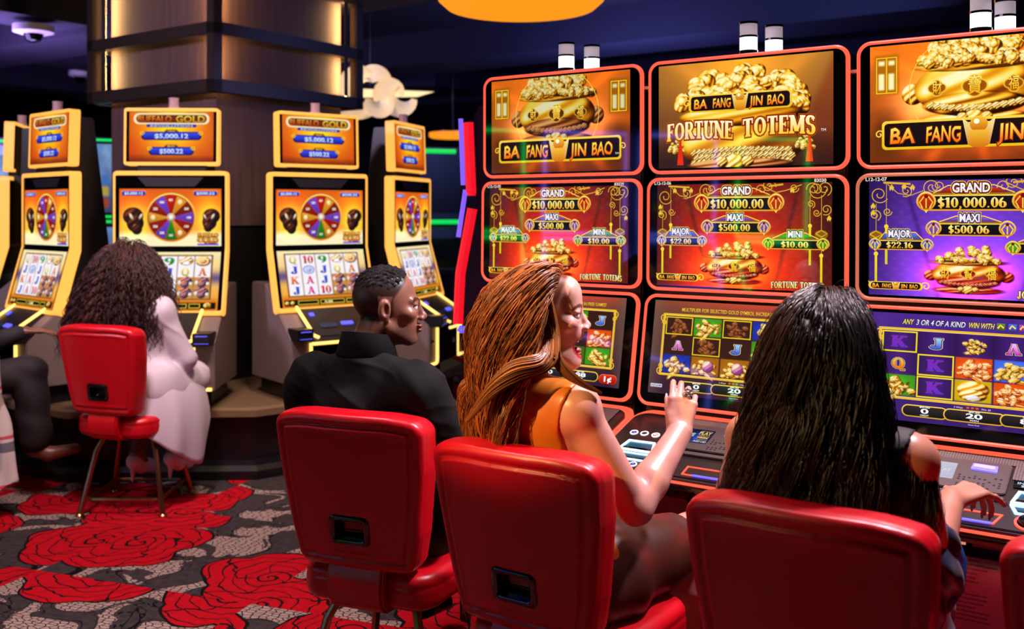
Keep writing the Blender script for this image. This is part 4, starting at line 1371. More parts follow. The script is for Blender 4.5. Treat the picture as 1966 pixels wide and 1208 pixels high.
def carpet_mat():
    m = bpy.data.materials.new('rose_carpet')
    g = NT(m)
    bs = g.t.nodes['Principled BSDF']
    tc = g.n('ShaderNodeTexCoord').outputs['Object']
    rot = g.n('ShaderNodeMapping', None, Vector=tc, Rotation=(0, 0, math.radians(20))).outputs[0]
    # carpet tiles: the print jumps at their straight edges
    cell = g.vm('FLOOR', g.vm('DIVIDE', g.vm('ADD', rot, (0.15, 0.35, 0)), (1.05, 0.9, 1)))
    jump = g.n('ShaderNodeTexWhiteNoise', {'noise_dimensions': '2D'}, Vector=cell).outputs['Color']
    P = g.vm('ADD', rot, g.vm('MULTIPLY', jump, (0.75, 0.75, 0)))
    wob = g.n('ShaderNodeTexNoise', {'noise_dimensions': '2D'}, Vector=P, Scale=2.6, Detail=2.0).outputs['Color']
    Pw = g.vm('ADD', P, g.vm('MULTIPLY', g.vm('SUBTRACT', wob, (0.5, 0.5, 0.5)), (0.16, 0.16, 0)))
    vor = g.n('ShaderNodeTexVoronoi', {'voronoi_dimensions': '2D'}, Vector=Pw, Scale=1.30, Randomness=0.6)
    loc = g.vm('SUBTRACT', g.vm('MULTIPLY', Pw, (1, 1, 1)), vor.outputs['Position'])
    sx = g.n('ShaderNodeSeparateXYZ', None, Vector=loc)
    r = g.m('SQRT', g.m('ADD', g.m('MULTIPLY', sx.outputs[0], sx.outputs[0]), g.m('MULTIPLY', sx.outputs[1], sx.outputs[1])))
    ang = g.m('ARCTAN2', sx.outputs[1], sx.outputs[0])
    lob = g.m('MULTIPLY', g.m('ABSOLUTE', g.m('SINE', g.m('MULTIPLY', ang, 2.5))), 0.045)
    rose = g.m('LESS_THAN', r, g.m('ADD', lob, 0.265))
    fine = g.n('ShaderNodeTexNoise', {'noise_dimensions': '2D'}, Vector=P, Scale=6.5, Detail=2.5).outputs['Fac']
    sp = g.m('ADD', g.m('ADD', g.m('MULTIPLY', r, 17.0), g.m('DIVIDE', ang, 2 * PI)), g.m('MULTIPLY', fine, 1.15))
    fr = g.m('FRACT', sp)
    wid = g.m('ADD', 0.11, g.m('MULTIPLY', g.m('MAXIMUM', g.m('SUBTRACT', 0.12, r), 0.0), 2.2))
    ln = g.m('LESS_THAN', fr, wid)
    ln2 = g.m('LESS_THAN', g.m('ABSOLUTE', g.m('SUBTRACT', g.m('FRACT', g.m('ADD', g.m('ADD', g.m('MULTIPLY', ang, 0.8), g.m('MULTIPLY', r, 3.2)), g.m('MULTIPLY', fine, 0.8))), 0.5)), 0.028)
    lines = g.m('MAXIMUM', ln, ln2)
    vein = g.n('ShaderNodeTexNoise', {'noise_dimensions': '2D'}, Vector=P, Scale=34.0, Detail=3.0).outputs['Fac']
    red = g.mix(vein, (0.60, 0.015, 0.085), (0.76, 0.045, 0.115))
    dark = g.mix(vein, (0.13, 0.11, 0.115), (0.29, 0.255, 0.26))
    flower = g.mix(lines, red, (0.10, 0.05, 0.06))
    # ground: charcoal leaves and beige snakeskin patches
    big = g.n('ShaderNodeTexNoise', {'noise_dimensions': '2D'}, Vector=P, Scale=3.4, Detail=3.5, Distortion=0.8).outputs['Fac']
    beige = g.m('GREATER_THAN', big, 0.515)
    sc = g.n('ShaderNodeTexVoronoi', {'voronoi_dimensions': '2D', 'feature': 'DISTANCE_TO_EDGE'}, Vector=g.vm('MULTIPLY', P, (1, 1.7, 1)), Scale=30.0, Randomness=0.8).outputs['Distance']
    snake = g.mix(g.m('GREATER_THAN', sc, 0.085), (0.13, 0.10, 0.10), (0.64, 0.55, 0.51))
    leafline = g.m('LESS_THAN', g.m('ABSOLUTE', g.m('SUBTRACT', big, 0.47)), 0.008)
    ground = g.mix(leafline, dark, (0.05, 0.04, 0.045))
    ground = g.mix(beige, ground, snake)
    edge = g.m('LESS_THAN', g.m('ABSOLUTE', g.m('SUBTRACT', r, g.m('ADD', lob, 0.268))), 0.006)
    col = g.mix(rose, ground, flower)
    col = g.mix(edge, col, (0.07, 0.05, 0.05))
    g.put(bs.inputs['Base Color'], col)
    bs.inputs['Roughness'].default_value = 0.95
    bs.inputs['Specular IOR Level'].default_value = 0.1
    pile = g.n('ShaderNodeTexNoise', None, Vector=tc, Scale=420.0, Detail=2.0).outputs['Fac']
    g.put(bs.inputs['Normal'], g.n('ShaderNodeBump', None, Height=pile, Strength=0.35, Distance=0.003).outputs[0])
    return m


def wood_mat():
    m = bpy.data.materials.new('weathered_column_wood')
    g = NT(m)
    bs = g.t.nodes['Principled BSDF']
    tc = g.n('ShaderNodeTexCoord').outputs['Object']
    s = g.n('ShaderNodeMapping', None, Vector=tc, Scale=(14, 14, 0.9)).outputs[0]
    a = g.n('ShaderNodeTexNoise', None, Vector=s, Scale=2.0, Detail=6.0).outputs['Fac']
    b = g.n('ShaderNodeTexNoise', None, Vector=tc, Scale=3.0, Detail=4.0).outputs['Fac']
    c = g.mix(a, (0.20, 0.13, 0.13), (0.46, 0.34, 0.33))
    c = g.mix(g.m('MULTIPLY', b, 0.6), c, (0.30, 0.22, 0.22))
    g.put(bs.inputs['Base Color'], c)
    bs.inputs['Roughness'].default_value = 0.6
    g.put(bs.inputs['Normal'], g.n('ShaderNodeBump', None, Height=a, Strength=0.3, Distance=0.004).outputs[0])
    return m


M_CARPET = carpet_mat()
M_WOOD = wood_mat()
M_CEIL = mat('black_ceiling', (0.045, 0.04, 0.06), 0.85)
M_BEAM = mat('navy_soffit', (0.16, 0.14, 0.20), 0.8)
M_WALL = mat('dark_wall', (0.07, 0.06, 0.09), 0.8)
M_CAGE = mat('dark_bronze', (0.23, 0.19, 0.17), 0.4, 0.4)
M_WHITE = mat('matt_white', (0.85, 0.82, 0.78), 0.5)

# ------------------------------------------------------------------ the setting
tag(MB().box((-9, -5, -0.05), (8, 19, 0)).build('floor', M_CARPET), kind='structure')
tag(MB().box((-9, -5, 3.4), (8, 19, 3.5)).build('ceiling', M_CEIL), kind='structure')
tag(MB().box((-9, 19, 0), (8, 19.1, 3.4)).build('wall_back', M_WALL), kind='structure')
tag(MB().box((-9.1, -5, 0), (-9, 19, 3.4)).build('wall_left', M_WALL), kind='structure')
tag(MB().box((8, -5, 0), (8.1, 19, 3.4)).build('wall_right', M_WALL), kind='structure')
tag(MB().box((-9, -5.1, 0), (8, -5, 3.4)).build('wall_front', M_WALL), kind='structure')

U = Vector((0.825, -0.565, 0)).normalized()       # along the machine row, to the right and nearer
NIN = Vector((-U.y, U.x, 0))                      # into the row
RZ = math.atan2(U.y, U.x)
# soffits crossing the ceiling in both directions of the hall's grid
k = 1
for d in (3.2, 6.2, 9.2, 12.4):
    b = MB()
    M = Matrix.Translation((-2.068, 7.259, 0)) @ Matrix.Rotation(RZ, 4, 'Z')
    b.box((-7.0, d - 3.0, 3.06), (9.5, d - 2.3, 3.41), M)
    tag(b.build('trim_%d' % k, M_BEAM), kind='structure')
    k += 1
for d in (-7.0, -4.6, -2.6):
    b = MB()
    b.box((d, -1.4, 3.12), (d + 0.55, 10.4, 3.41), M)
    tag(b.build('trim_%d' % k, M_BEAM), kind='structure')
    k += 1

# the clad column in the middle of the left carousel, with its open lit cage
col = thing('column', 'square wood-clad column inside a dark metal cage glowing at its edges', 'column', (-2.068, 7.259, 0), RZ)
col['kind'] = 'structure'
c2 = 0.57
MB().box((-c2, -c2, 1.42), (c2, c2, 3.41)).build('wood_cladding', M_WOOD, col)
MB().box((-c2 + 0.02, -c2 + 0.02, 0.396), (c2 - 0.02, c2 - 0.02, 1.42)).build('black_base', mat('column_black', (0.04, 0.03, 0.035), 0.5), col)
e = 0.69
cg = MB()
for z0, z1 in ((2.276, 2.36), (2.645, 2.725)):
    w = 0.075
    cg.box((-e, -e, z0), (e, -e + w, z1)).box((-e, e - w, z0), (e, e, z1)).box((-e, -e, z0), (-e + w, e, z1)).box((e - w, -e, z0), (e, e, z1))
for sx in (-1, 1):
    for sy in (-1, 1):
        cx, cy = sx * (e - 0.036), sy * (e - 0.036)
        cg.box((cx - 0.036, cy - 0.036, 2.28), (cx + 0.036, cy + 0.036, 3.41))
cg.build('cage', M_CAGE, col, bevel=0.004)
M_STRIP = mat('warm_strip', (0.6, 0.5, 0.3), 0.5, emit=(1.0, 0.80, 0.50), strength=120.0)
# strip lights with dark backs behind the cage, each facing the panel edge it grazes
for q, xs in ((0, (-0.56, 0.60)), (90, (-0.60, 0.56))):
    Mq = Matrix.Rotation(math.radians(q), 4, 'Z')
    for x in xs:
        st = MB()
        st.mi(0).add([Mq @ Vector(p_) for p_ in ((x - 0.012, -0.629, 2.37), (x + 0.012, -0.629, 2.37), (x + 0.012, -0.629, 3.40), (x - 0.012, -0.629, 3.40))], [(0, 1, 2, 3)])
        st.mi(1).box((x - 0.014, -0.640, 2.37), (x + 0.014, -0.6305, 3.40), Mq)
        st.build('light_strip', [M_STRIP, M_CAGE], col)

# ------------------------------------------------------------------ triple-screen machines of the right row
PITCH = 0.70
ROW0 = Vector((-0.1097, 3.81, 0))
SCREENS = [((0.0, 1.634, 0.0, 2.018), (0.018, 0.366)), ((-0.016, 1.240, -0.010, 1.621), (0.018, 0.357)), ((-0.092, 0.862, -0.02, 1.228), (0.043, 0.352))]
IMX0, IMX1 = 0.040, 0.630
DECK = (-0.42, 0.735, -0.10, 0.83)


def perforated(name):
    m = bpy.data.materials.new(name)
    g = NT(m)
    bs = g.t.nodes['Principled BSDF']
    tc = g.n('ShaderNodeTexCoord').outputs['Object']
    f = g.vm('FRACTION', g.vm('DIVIDE', tc, (0.007, 0.0066, 1)))
    d = g.n('ShaderNodeVectorMath', {'operation': 'DISTANCE'}, _0=g.vm('MULTIPLY', f, (1, 1, 0)), _1=(0.5, 0.5, 0)).outputs['Value']
    g.put(bs.inputs['Base Color'], g.mix(g.m('LESS_THAN', d, 0.3), (0.42, 0.38, 0.38), (0.05, 0.04, 0.05)))
    bs.inputs['Roughness'].default_value = 0.5
    return m


M_PERF = perforated('perforated_grille')
M_PANEL = mat('taupe_panel', (0.33, 0.29, 0.29), 0.4, 0.2)
M_DECKTOP = mat('deck_black', (0.10, 0.085, 0.10), 0.3, 0.0, spec=0.6)
M_TRAY = mat('tray_teal', (0.05, 0.22, 0.30), 0.2, emit=(0.06, 0.30, 0.42), strength=0.6)


def print_mat():
    """info sheet on the lower door: pale plate with grey lines of small print"""
    m = bpy.data.materials.new('printed_sheet')
    g = NT(m)
    bs = g.t.nodes['Principled BSDF']
    tc = g.n('ShaderNodeTexCoord').outputs['Generated']
    sp = g.n('ShaderNodeSeparateXYZ', None, Vector=tc)
    ln = g.m('LESS_THAN', g.m('FRACT', g.m('MULTIPLY', sp.outputs[2], 46.0)), 0.42)
    row = g.m('FLOOR', g.m('MULTIPLY', sp.outputs[2], 46.0))
    ends = g.n('ShaderNodeTexWhiteNoise', {'noise_dimensions': '1D'}, W=row).outputs['Value']
    inx = g.m('MULTIPLY', g.m('GREATER_THAN', g.m('FRACT', g.m('MULTIPLY', sp.outputs[0], 2.0)), 0.14),
              g.m('LESS_THAN', g.m('FRACT', g.m('MULTIPLY', sp.outputs[0], 2.0)), g.m('ADD', 0.5, g.m('MULTIPLY', ends, 0.42))))
    gap = g.m('GREATER_THAN', g.m('FRACT', g.m('MULTIPLY', sp.outputs[2], 5.0)), 0.22)
    wz = g.n('ShaderNodeTexNoise', None, Vector=tc, Scale=160.0).outputs['Fac']
    f = g.m('MULTIPLY', g.m('MULTIPLY', g.m('MULTIPLY', ln, inx), gap), g.m('GREATER_THAN', wz, 0.44))
    g.put(bs.inputs['Base Color'], g.mix(g.m('MULTIPLY', f, 0.7), (0.62, 0.52, 0.62), (0.2, 0.12, 0.2)))
    bs.inputs['Roughness'].default_value = 0.35
    return m


M_PRINT = print_mat()


def bezel_text(parent, P, body, x0, v0, hgt, name='bezel_number'):
    A = Art(0.001, 0.001, 0.0005)
    pts, T, (bx0, bx1, hy) = font_text(body, 0.02)
    W = np.array([P(x0 + (p[0] - bx0) * hgt / hy, v0 + p[1] * hgt / hy, 0.0030) for p in pts])
    me = fast_mesh(name, W, T, np.tile(srgb(np.array((0.95, 0.88, 0.84))), (len(W), 1)), 'ink', False)
    return link(name, me, M_SCREEN, parent)


def disc_pts(cx, cy, r, n=20):
    return [(cx + r * math.cos(2 * PI * i / n), cy + r * math.sin(2 * PI * i / n)) for i in range(n)]


def totem_machine(t, label, arts, texts, rim_mid=M_RED_LED, player=0):
    o = ROW0 + U * (PITCH * t)
    root = thing('slot_machine', label, 'slot machine', o, RZ, 'triple-screen slot machines in the right row')
    Wd = 0.678
    prof = [(-0.17, 0.0), (-0.17, 0.60), (-0.05, 0.76), (-0.045, 0.85), (0.02, 1.22), (0.025, 2.0), (0.20, 2.0), (0.34, 1.3), (0.36, 0.0)]
    MB().prism(prof, 0.012, Wd - 0.012).build('cabinet', M_BLACK, root, bevel=0.006)
    for i, ((yb, zb, yt, zt), (iv0, iv1)) in enumerate(SCREENS):
        P, L = plane_map(yb, zb, yt, zt)
        out = rrect(0.0, 0.0, Wd, L, 0.042, 7)
        inn = rrect(0.011, 0.011, Wd - 0.011, L - 0.011, 0.033, 7)
        bez = MB().plate(inn, -0.045, 0.0, P).build('screen', M_GLASS, root)
        back = [((x - Wd / 2) * 0.985 + Wd / 2, (v - L / 2) * 0.985 + L / 2) for x, v in out]
        MB().plate(back, -0.05, -0.012, P).build('shell', mat('machine_shell', (0.14, 0.12, 0.17), 0.25, 0.3), bez)
        MB().ring(out, inn, -0.012, 0.005, P, 0.006).build('light_rim', rim_mid if i == 1 else M_RED_LED, bez, smooth=True)
        h = iv1 - iv0
        A = arts[i](IMX1 - IMX0, h)
        me = A.mesh('display', P, IMX0, iv0, 1.0, 0.001)
        link('display', me, M_SCREEN, bez)
        if i == 1:
            bezel_text(bez, P, texts[0], 0.030, L - 0.0238, 0.0108)
            if texts[1]:
                bezel_text(bez, P, texts[1], 0.575, L - 0.0238, 0.0108)
    # button deck
    P, L = plane_map(*DECK)
    x0, x1 = 0.006, Wd - 0.006
    Ld = 0.352
    dk = MB()
    base = rrect(x0, 0.0, x1, Ld, 0.05, 6)
    # square the two front corners
    base = [(x, v) if v > 0.06 else ((x0 if x < 0.2 else x1), max(0.0, min(v, 0.05)) if False else v) for x, v in base]
    dk.plate(base, -0.045, 0.0, P)
    deck = dk.build('button_deck', M_DECKTOP, root, bevel=0.004)
    rim_o = rrect(x0 - 0.016, -0.02, x1 + 0.016, Ld + 0.058, 0.085, 7)
    rim_i = rrect(x0 + 0.002, 0.006, x1 - 0.002, Ld - 0.002, 0.05, 7)
    MB().ring([(x, max(v, 0.03)) for x, v in rim_o], [(x, max(v, 0.03)) for x, v in rim_i], -0.05, -0.006, P, 0.008).build('light_rim', M_RED_LED, deck, smooth=True)
    # left touch field: three lit rings, two trays, two rings
    for k, (bx, bv, r) in enumerate(((0.058, 0.212, 0.0135), (0.094, 0.214, 0.0135), (0.134, 0.213, 0.0135), (0.146, 0.026, 0.013), (0.182, 0.022, 0.013))):
        b = MB()
        b.mi(0).ring(disc_pts(bx, bv, r), disc_pts(bx, bv, r * 0.72), 0.0, 0.0018, P)
        b.mi(1).plate(disc_pts(bx, bv, r * 0.71), 0.0, 0.0014, P)
        if k == 2:
            b.mi(2).plate(disc_pts(bx, bv, r * 0.58), 0.0014, 0.0019, P)
            b.mi(0).plate([(bx - 0.006, bv - 0.0016), (bx + 0.006, bv - 0.0016), (bx + 0.006, bv + 0.0016), (bx - 0.006, bv + 0.0016)], 0.0019, 0.0024, P)
        if k in (0, 3):
            b.mi(3).plate([(bx - 0.0035, bv - 0.005), (bx + 0.0035, bv - 0.005), (bx + 0.0035, bv + 0.005), (bx - 0.0035, bv + 0.005)], 0.0014, 0.0019, P)
        b.build('button', [M_WHITE_LED, M_DECKTOP, M_CRIM_LED, M_BLU_LED], deck)

    def tray(c, name='bill_tray'):
        inn = [((x - sum(q[0] for q in c) / 4) * 0.86 + sum(q[0] for q in c) / 4, (v - sum(q[1] for q in c) / 4) * 0.80 + sum(q[1] for q in c) / 4) for x, v in c]
        b = MB()
        b.mi(0).ring(c, inn, 0.0, 0.006, P)
        b.mi(1).plate(inn, 0.0, 0.0012, P)
        low = [inn[0], inn[1], ((inn[1][0] * 2 + inn[2][0]) / 3, (inn[1][1] * 2 + inn[2][1]) / 3), ((inn[0][0] * 2 + inn[3][0]) / 3, (inn[0][1] * 2 + inn[3][1]) / 3)]
        b.mi(2).plate(low, 0.0012, 0.003, P)
        return b.build(name, [M_ICE_LED, M_TRAY, M_GLASS], deck)
    tray([(0.058, 0.098), (0.178, 0.098), (0.160, 0.160), (0.068, 0.158)])
    tray([(0.095, 0.045), (0.185, 0.045), (0.182, 0.085), (0.078, 0.085)])
    tray([(0.462, 0.118), (0.585, 0.118), (0.575, 0.178), (0.474, 0.178)])
    tray([(0.478, 0.072), (0.585, 0.072), (0.585, 0.110), (0.462, 0.110)])
    # player tracking panel
    MB().plate(rrect(0.19, 0.306, 0.640, 0.346, 0.004, 2), 0.0, 0.003, P).build('speaker_grille', M_PERF, deck)
    MB().plate(rrect(0.452, 0.235, 0.640, 0.306, 0.004, 2), 0.0, 0.0028, P).build('speaker_grille', M_PERF, deck)
    pn = MB().plate(rrect(0.195, 0.15, 0.446, 0.305, 0.012, 4), 0.0, 0.006, P).build('player_panel', M_PANEL, deck, bevel=0.002)
    ink = [('WELCOME!', 0.03, 0.30, 0.48, 0.56, (0.75, 0.92, 1.0)), ('PLAY', 0.58, 0.14, 0.94, 0.36, (1.0, 0.9, 0.3)), ('INSERT CARD', 0.58, 0.80, 0.96, 0.93, (0.8, 0.85, 1))]
    A = Art(0.108, 0.085, 0.002)
    if player:
        A.fill((0.80, 0.80, 0.86), (0.72, 0.72, 0.80))
        A.glow(0.55, 0.8, 0.2, 0.3, (0.0, 0.05, 0.25), 0.6)
        A.text('WELCOME!', 0.08, 0.45, 0.45, 0.6, (0.9, 0.92, 1.0))
        A.text('PLAY', 0.58, 0.4, 0.9, 0.55, (0.92, 0.92, 1.0))
    else:
        A.fill((0.02, 0.10, 0.20), (0.03, 0.16, 0.26))
        A.rect(0.53, 0.0, 1.0, 1.0, (0.05, 0.07, 0.30), 0.08)
        A.glow(0.56, 0.6, 0.06, 0.3, (0.1, 0.25, 0.8), 0.8)
        for z in ink:
            A.text(z[0], *z[1:5], z[5], None, 0.02)
        for y in (0.1, 0.42, 0.5, 0.72):
            A.box(0.6, y, 0.95, y + 0.015, (0.95, 0.8, 0.3))
        A.box(0.60, 0.55, 0.93, 0.63, (0.95, 0.75, 0.3))
    link('display', A.mesh('display', P, 0.206, 0.190, 0.95 if player else 0.9, 0.0064), M_SCREEN, deck)
    cr = MB()
    cr.mi(0).plate([(0.350, 0.250), (0.415, 0.246), (0.413, 0.278), (0.352, 0.280)], 0.006, 0.011, P)
    cr.mi(1).plate([(0.356, 0.258), (0.408, 0.254), (0.407, 0.270), (0.357, 0.273)], 0.011, 0.014, P)
    cr.build('card_reader', [mat('reader_glow', (0.4, 0.35, 0.9), 0.4, emit=(0.52, 0.46, 1.0), strength=1.2), mat('reader_lid', (0.6, 0.56, 0.9), 0.4, emit=(0.68, 0.62, 1.0), strength=1.0)], deck)
    sg = MB()
    rr = np.random.default_rng(3)
    for i in range(9):
        for j in range(6):
            x, v = 0.325 + i * 0.0125, 0.162 + j * 0.011
            if rr.uniform() < 0.75 - abs(j - 2.5) * 0.1:
                sg.plate([(x, v), (x + 0.006, v), (x + 0.006, v + 0.005), (x, v + 0.005)], 0.006, 0.0066, P)
    sg.build('speaker_slots', M_BLACK, deck)
    MB().plate(rrect(0.195, 0.118, 0.446, 0.136, 0.005, 3), 0.0, 0.007, P).build('wrist_rail', M_PANEL, deck, bevel=0.002)
    A = Art(0.075, 0.032, 0.002)
    A.fill((0.01, 0.02, 0.06))
    A.text('INSERT', 0.12, 0.12, 0.85, 0.45, (0.75, 0.85, 1.0), None, 0.02)
    A.text('$1.00', 0.25, 0.55, 0.75, 0.85, (0.75, 0.85, 1.0), None, 0.02)
    link('display', A.mesh('display', P, 0.458, 0.196, 1.2, 0.004), M_SCREEN, deck)
    # spin button with a lit ring and a lit card slot
    kb = MB()
    kb.mi(0).ring(disc_pts(0.515, 0.040, 0.034, 28), disc_pts(0.515, 0.040, 0.028, 28), 0.0, 0.004, P)
    kb.mi(1).plate(disc_pts(0.515, 0.040, 0.024, 24), 0.0, 0.012, P)
    kb.mi(1).plate(disc_pts(0.515, 0.040, 0.0275, 24), 0.0, 0.004, P)
    kb.build('spin_button', [M_RED_LED, M_GLASS], deck)
    lp = MB()
    lp.mi(0).ring([(0.31, 0.012), (0.44, 0.012), (0.455, 0.060), (0.31, 0.060)], [(0.315, 0.016), (0.436, 0.016), (0.449, 0.056), (0.315, 0.056)], 0.0, 0.003, P)
    lp.mi(1).plate([(0.345, 0.006), (0.432, 0.006), (0.436, 0.014), (0.345, 0.014)], 0.003, 0.006, P)
    lp.build('lit_slot', [M_RED_LED, M_BLU_LED], deck)
    # front lip and what hangs below the deck
    lip = MB()
    lip.prism([(-0.423, 0.733), (-0.425, 0.712), (-0.36, 0.675), (-0.17, 0.68), (-0.17, 0.76)], 0.006, Wd - 0.006)
    lip.build('front_lip', M_PANEL, root, bevel=0.004)
    MB().prism([(-0.43, 0.722), (-0.432, 0.716), (-0.424, 0.716), (-0.424, 0.722)], 0.25, 0.56).build('red_light_line', M_RED_LED, root)
    MB().box((0.06, -0.33, 0.668), (Wd - 0.06, -0.315, 0.676)).build('added_under_light', mat('under_glow', (0.5, 0.1, 0.1), 0.4, emit=(1.0, 0.12, 0.22), strength=14.0), root)  # unseen strip added to light the lower door pink
    MB().prism([(-0.415, 0.704), (-0.375, 0.674), (-0.35, 0.676), (-0.40, 0.71)], 0.345, 0.505).build('brass_plate', mat('brass_plate', (0.72, 0.55, 0.36), 0.4, 0.4), root)
    ba = MB()
    ba.mi(0).box((0.25, -0.235, 0.595), (0.62, -0.165, 0.672))
    ba.mi(1).box((0.36, -0.24, 0.622), (0.50, -0.232, 0.655))
    ba.build('bill_acceptor', [M_GLASS, mat('acceptor_olive', (0.18, 0.15, 0.10), 0.4)], root, bevel=0.003)
    MB().lathe([(0.014, 0.0), (0.014, 0.006), (0.006, 0.012)], (0.44, -0.24, 0.632), 16).build('lock', M_CHROME, root)
    for x in (0.29, 0.325):
        MB().box((x, -0.239, 0.625), (x + 0.022, -0.234, 0.645)).build('lit_key', mat('key_glow', (0.6, 0.5, 0.4), 0.4, emit=(0.75, 0.62, 0.5), strength=0.7), root)
    MB().box((0.03, -0.178, 0.03), (Wd - 0.03, -0.166, 0.595)).build('lower_door', mat('door_grey', (0.30, 0.24, 0.30), 0.35, 0.2), root, bevel=0.004)
    MB().box((0.27, -0.183, 0.06), (0.60, -0.177, 0.59)).build('printed_sheet', M_PRINT, root)
    # candles: one on this machine, one on its twin standing back to back
    for x, y, s in ((0.335, 0.06, 1.0), (0.385, 0.16, 1.0)):
        b = MB()
        b.mi(0).lathe([(0.036, 0.0), (0.036, 0.012), (0.031, 0.02), (0.031, 0.036)], (x, y, 1.999), 24)
        b.mi(1).lathe([(0.0285, 0.036), (0.0285, 0.078)], (x, y, 1.999), 24)
        b.mi(0).lathe([(0.031, 0.078), (0.031, 0.085)], (x, y, 1.999), 24)
        b.mi(2).lathe([(0.0285, 0.085), (0.0285, 0.122)], (x, y, 1.999), 24)
        b.mi(0).lathe([(0.031, 0.122), (0.031, 0.130), (0.02, 0.132)], (x, y, 1.999), 24)
        b.build('candle_light', [M_CHROME, M_WHITE_LED, mat('candle_top', (0.75, 0.72, 0.75), 0.2, emit=(0.62, 0.58, 0.62), strength=0.8)], root, smooth=True)
    # link bar to the neighbour
    MB().box((Wd - 0.004, 0.02, 1.93), (PITCH + 0.004, 0.05, 1.94)).build('link_bar', M_WHITE, root)
    return root


R1 = [['J', 'fish', 'J', 'toad', 'J'], ['toad', 'A', 'bud', 'A', 'drag'], ['bud', 'Q', 'toad', 'fish', 'toad']]
R2 = [['tree', 'toad', 'tree', 'bud', 'egg'], ['A', 'tree', 'J', 'toad', 'A'], ['bud', 'egg', 'egg', 'fish', 'bud']]
R3 = [['k', 'J', 'bamboo', 'A', 'J'], ['Q', 'k', 'drag', 'horse', 'A'], ['toad', 'k', 'pearl', 'drag', 'drag']]
totem_machine(0, 'red-rimmed triple-screen slot machine farthest left in the right row, behind the laughing woman',
              [lambda w, h: art_pot(w, h, 0.86), lambda w, h: art_jackpots(w, h), lambda w, h: art_reels(w, h, R1, False, 'MULTIPLIER FOR SELECTED GOLD SYMBOL INCREASES IN FREE GAMES!', cent=True)], ('L12-12-05', '83029'))
totem_machine(1, 'slot machine with FORTUNE TOTEMS across its top screen and a red jackpot screen',
              [art_totems, lambda w, h: art_jackpots(w, h), lambda w, h: art_reels(w, h, R2, False, 'MULTIPLIER FOR SELECTED GOLD SYMBOL INCREASES IN FREE GAMES!', 'KONAMI')], ('L12-12-06', '83030'))
totem_machine(2, 'slot machine with a purple jackpot screen, cut off by the right edge',
              [lambda w, h: art_pot(w, h, 1.0, 3), lambda w, h: art_jackpots(w, h, True, ('$10,000.06', '$500.06', '$22.16', '$10.16'), 'JOYFUL TOTEMS'),
               lambda w, h: art_reels(w, h, R3, True)], ('L12-12-07', ''), mat('copper_led', (0.5, 0.2, 0.12), 0.4, emit=(0.82, 0.45, 0.34), strength=0.9), 1)


# ------------------------------------------------------------------ twin-screen machines round the column
def bent(yb, zb, ym, zm, yt, zt):
    """two straight runs: bottom-bend, bend-top; returns map and lengths"""
    L1 = math.hypot(ym - yb, zm - zb)
    L2 = math.hypot(yt - ym, zt - zm)
    d1 = ((ym - yb) / L1, (zm - zb) / L1)
    d2 = ((yt - ym) / L2, (zt - zm) / L2)

    def P(x, v, o=0.0):
        if v <= L1:
            return (x, yb + d1[0] * v - d1[1] * o, zb + d1[1] * v + d1[0] * o)
        return (x, ym + d2[0] * (v - L1) - d2[1] * o, zm + d2[1] * (v - L1) + d2[0] * o)
    return P, L1, L1 + L2


BENT, BL1, BL = bent(-0.105, 0.915, 0.0, 1.295, 0.0, 1.748)
_wheel, _breels, _top = art_wheel(0.585, 0.335), art_buffalo_reels(0.585, 0.345), art_topper(0.485, 0.292)


def with_bend(pts):
    """insert a point where the outline crosses the bend"""
    out = []
    for a, b in zip(pts, pts[1:] + pts[:1]):
        out.append(a)
        if (a[1] - BL1) * (b[1] - BL1) < 0:
            q = (BL1 - a[1]) / (b[1] - a[1])
            out.append((a[0] + (b[0] - a[0]) * q, BL1 - 1e-6))
    return out


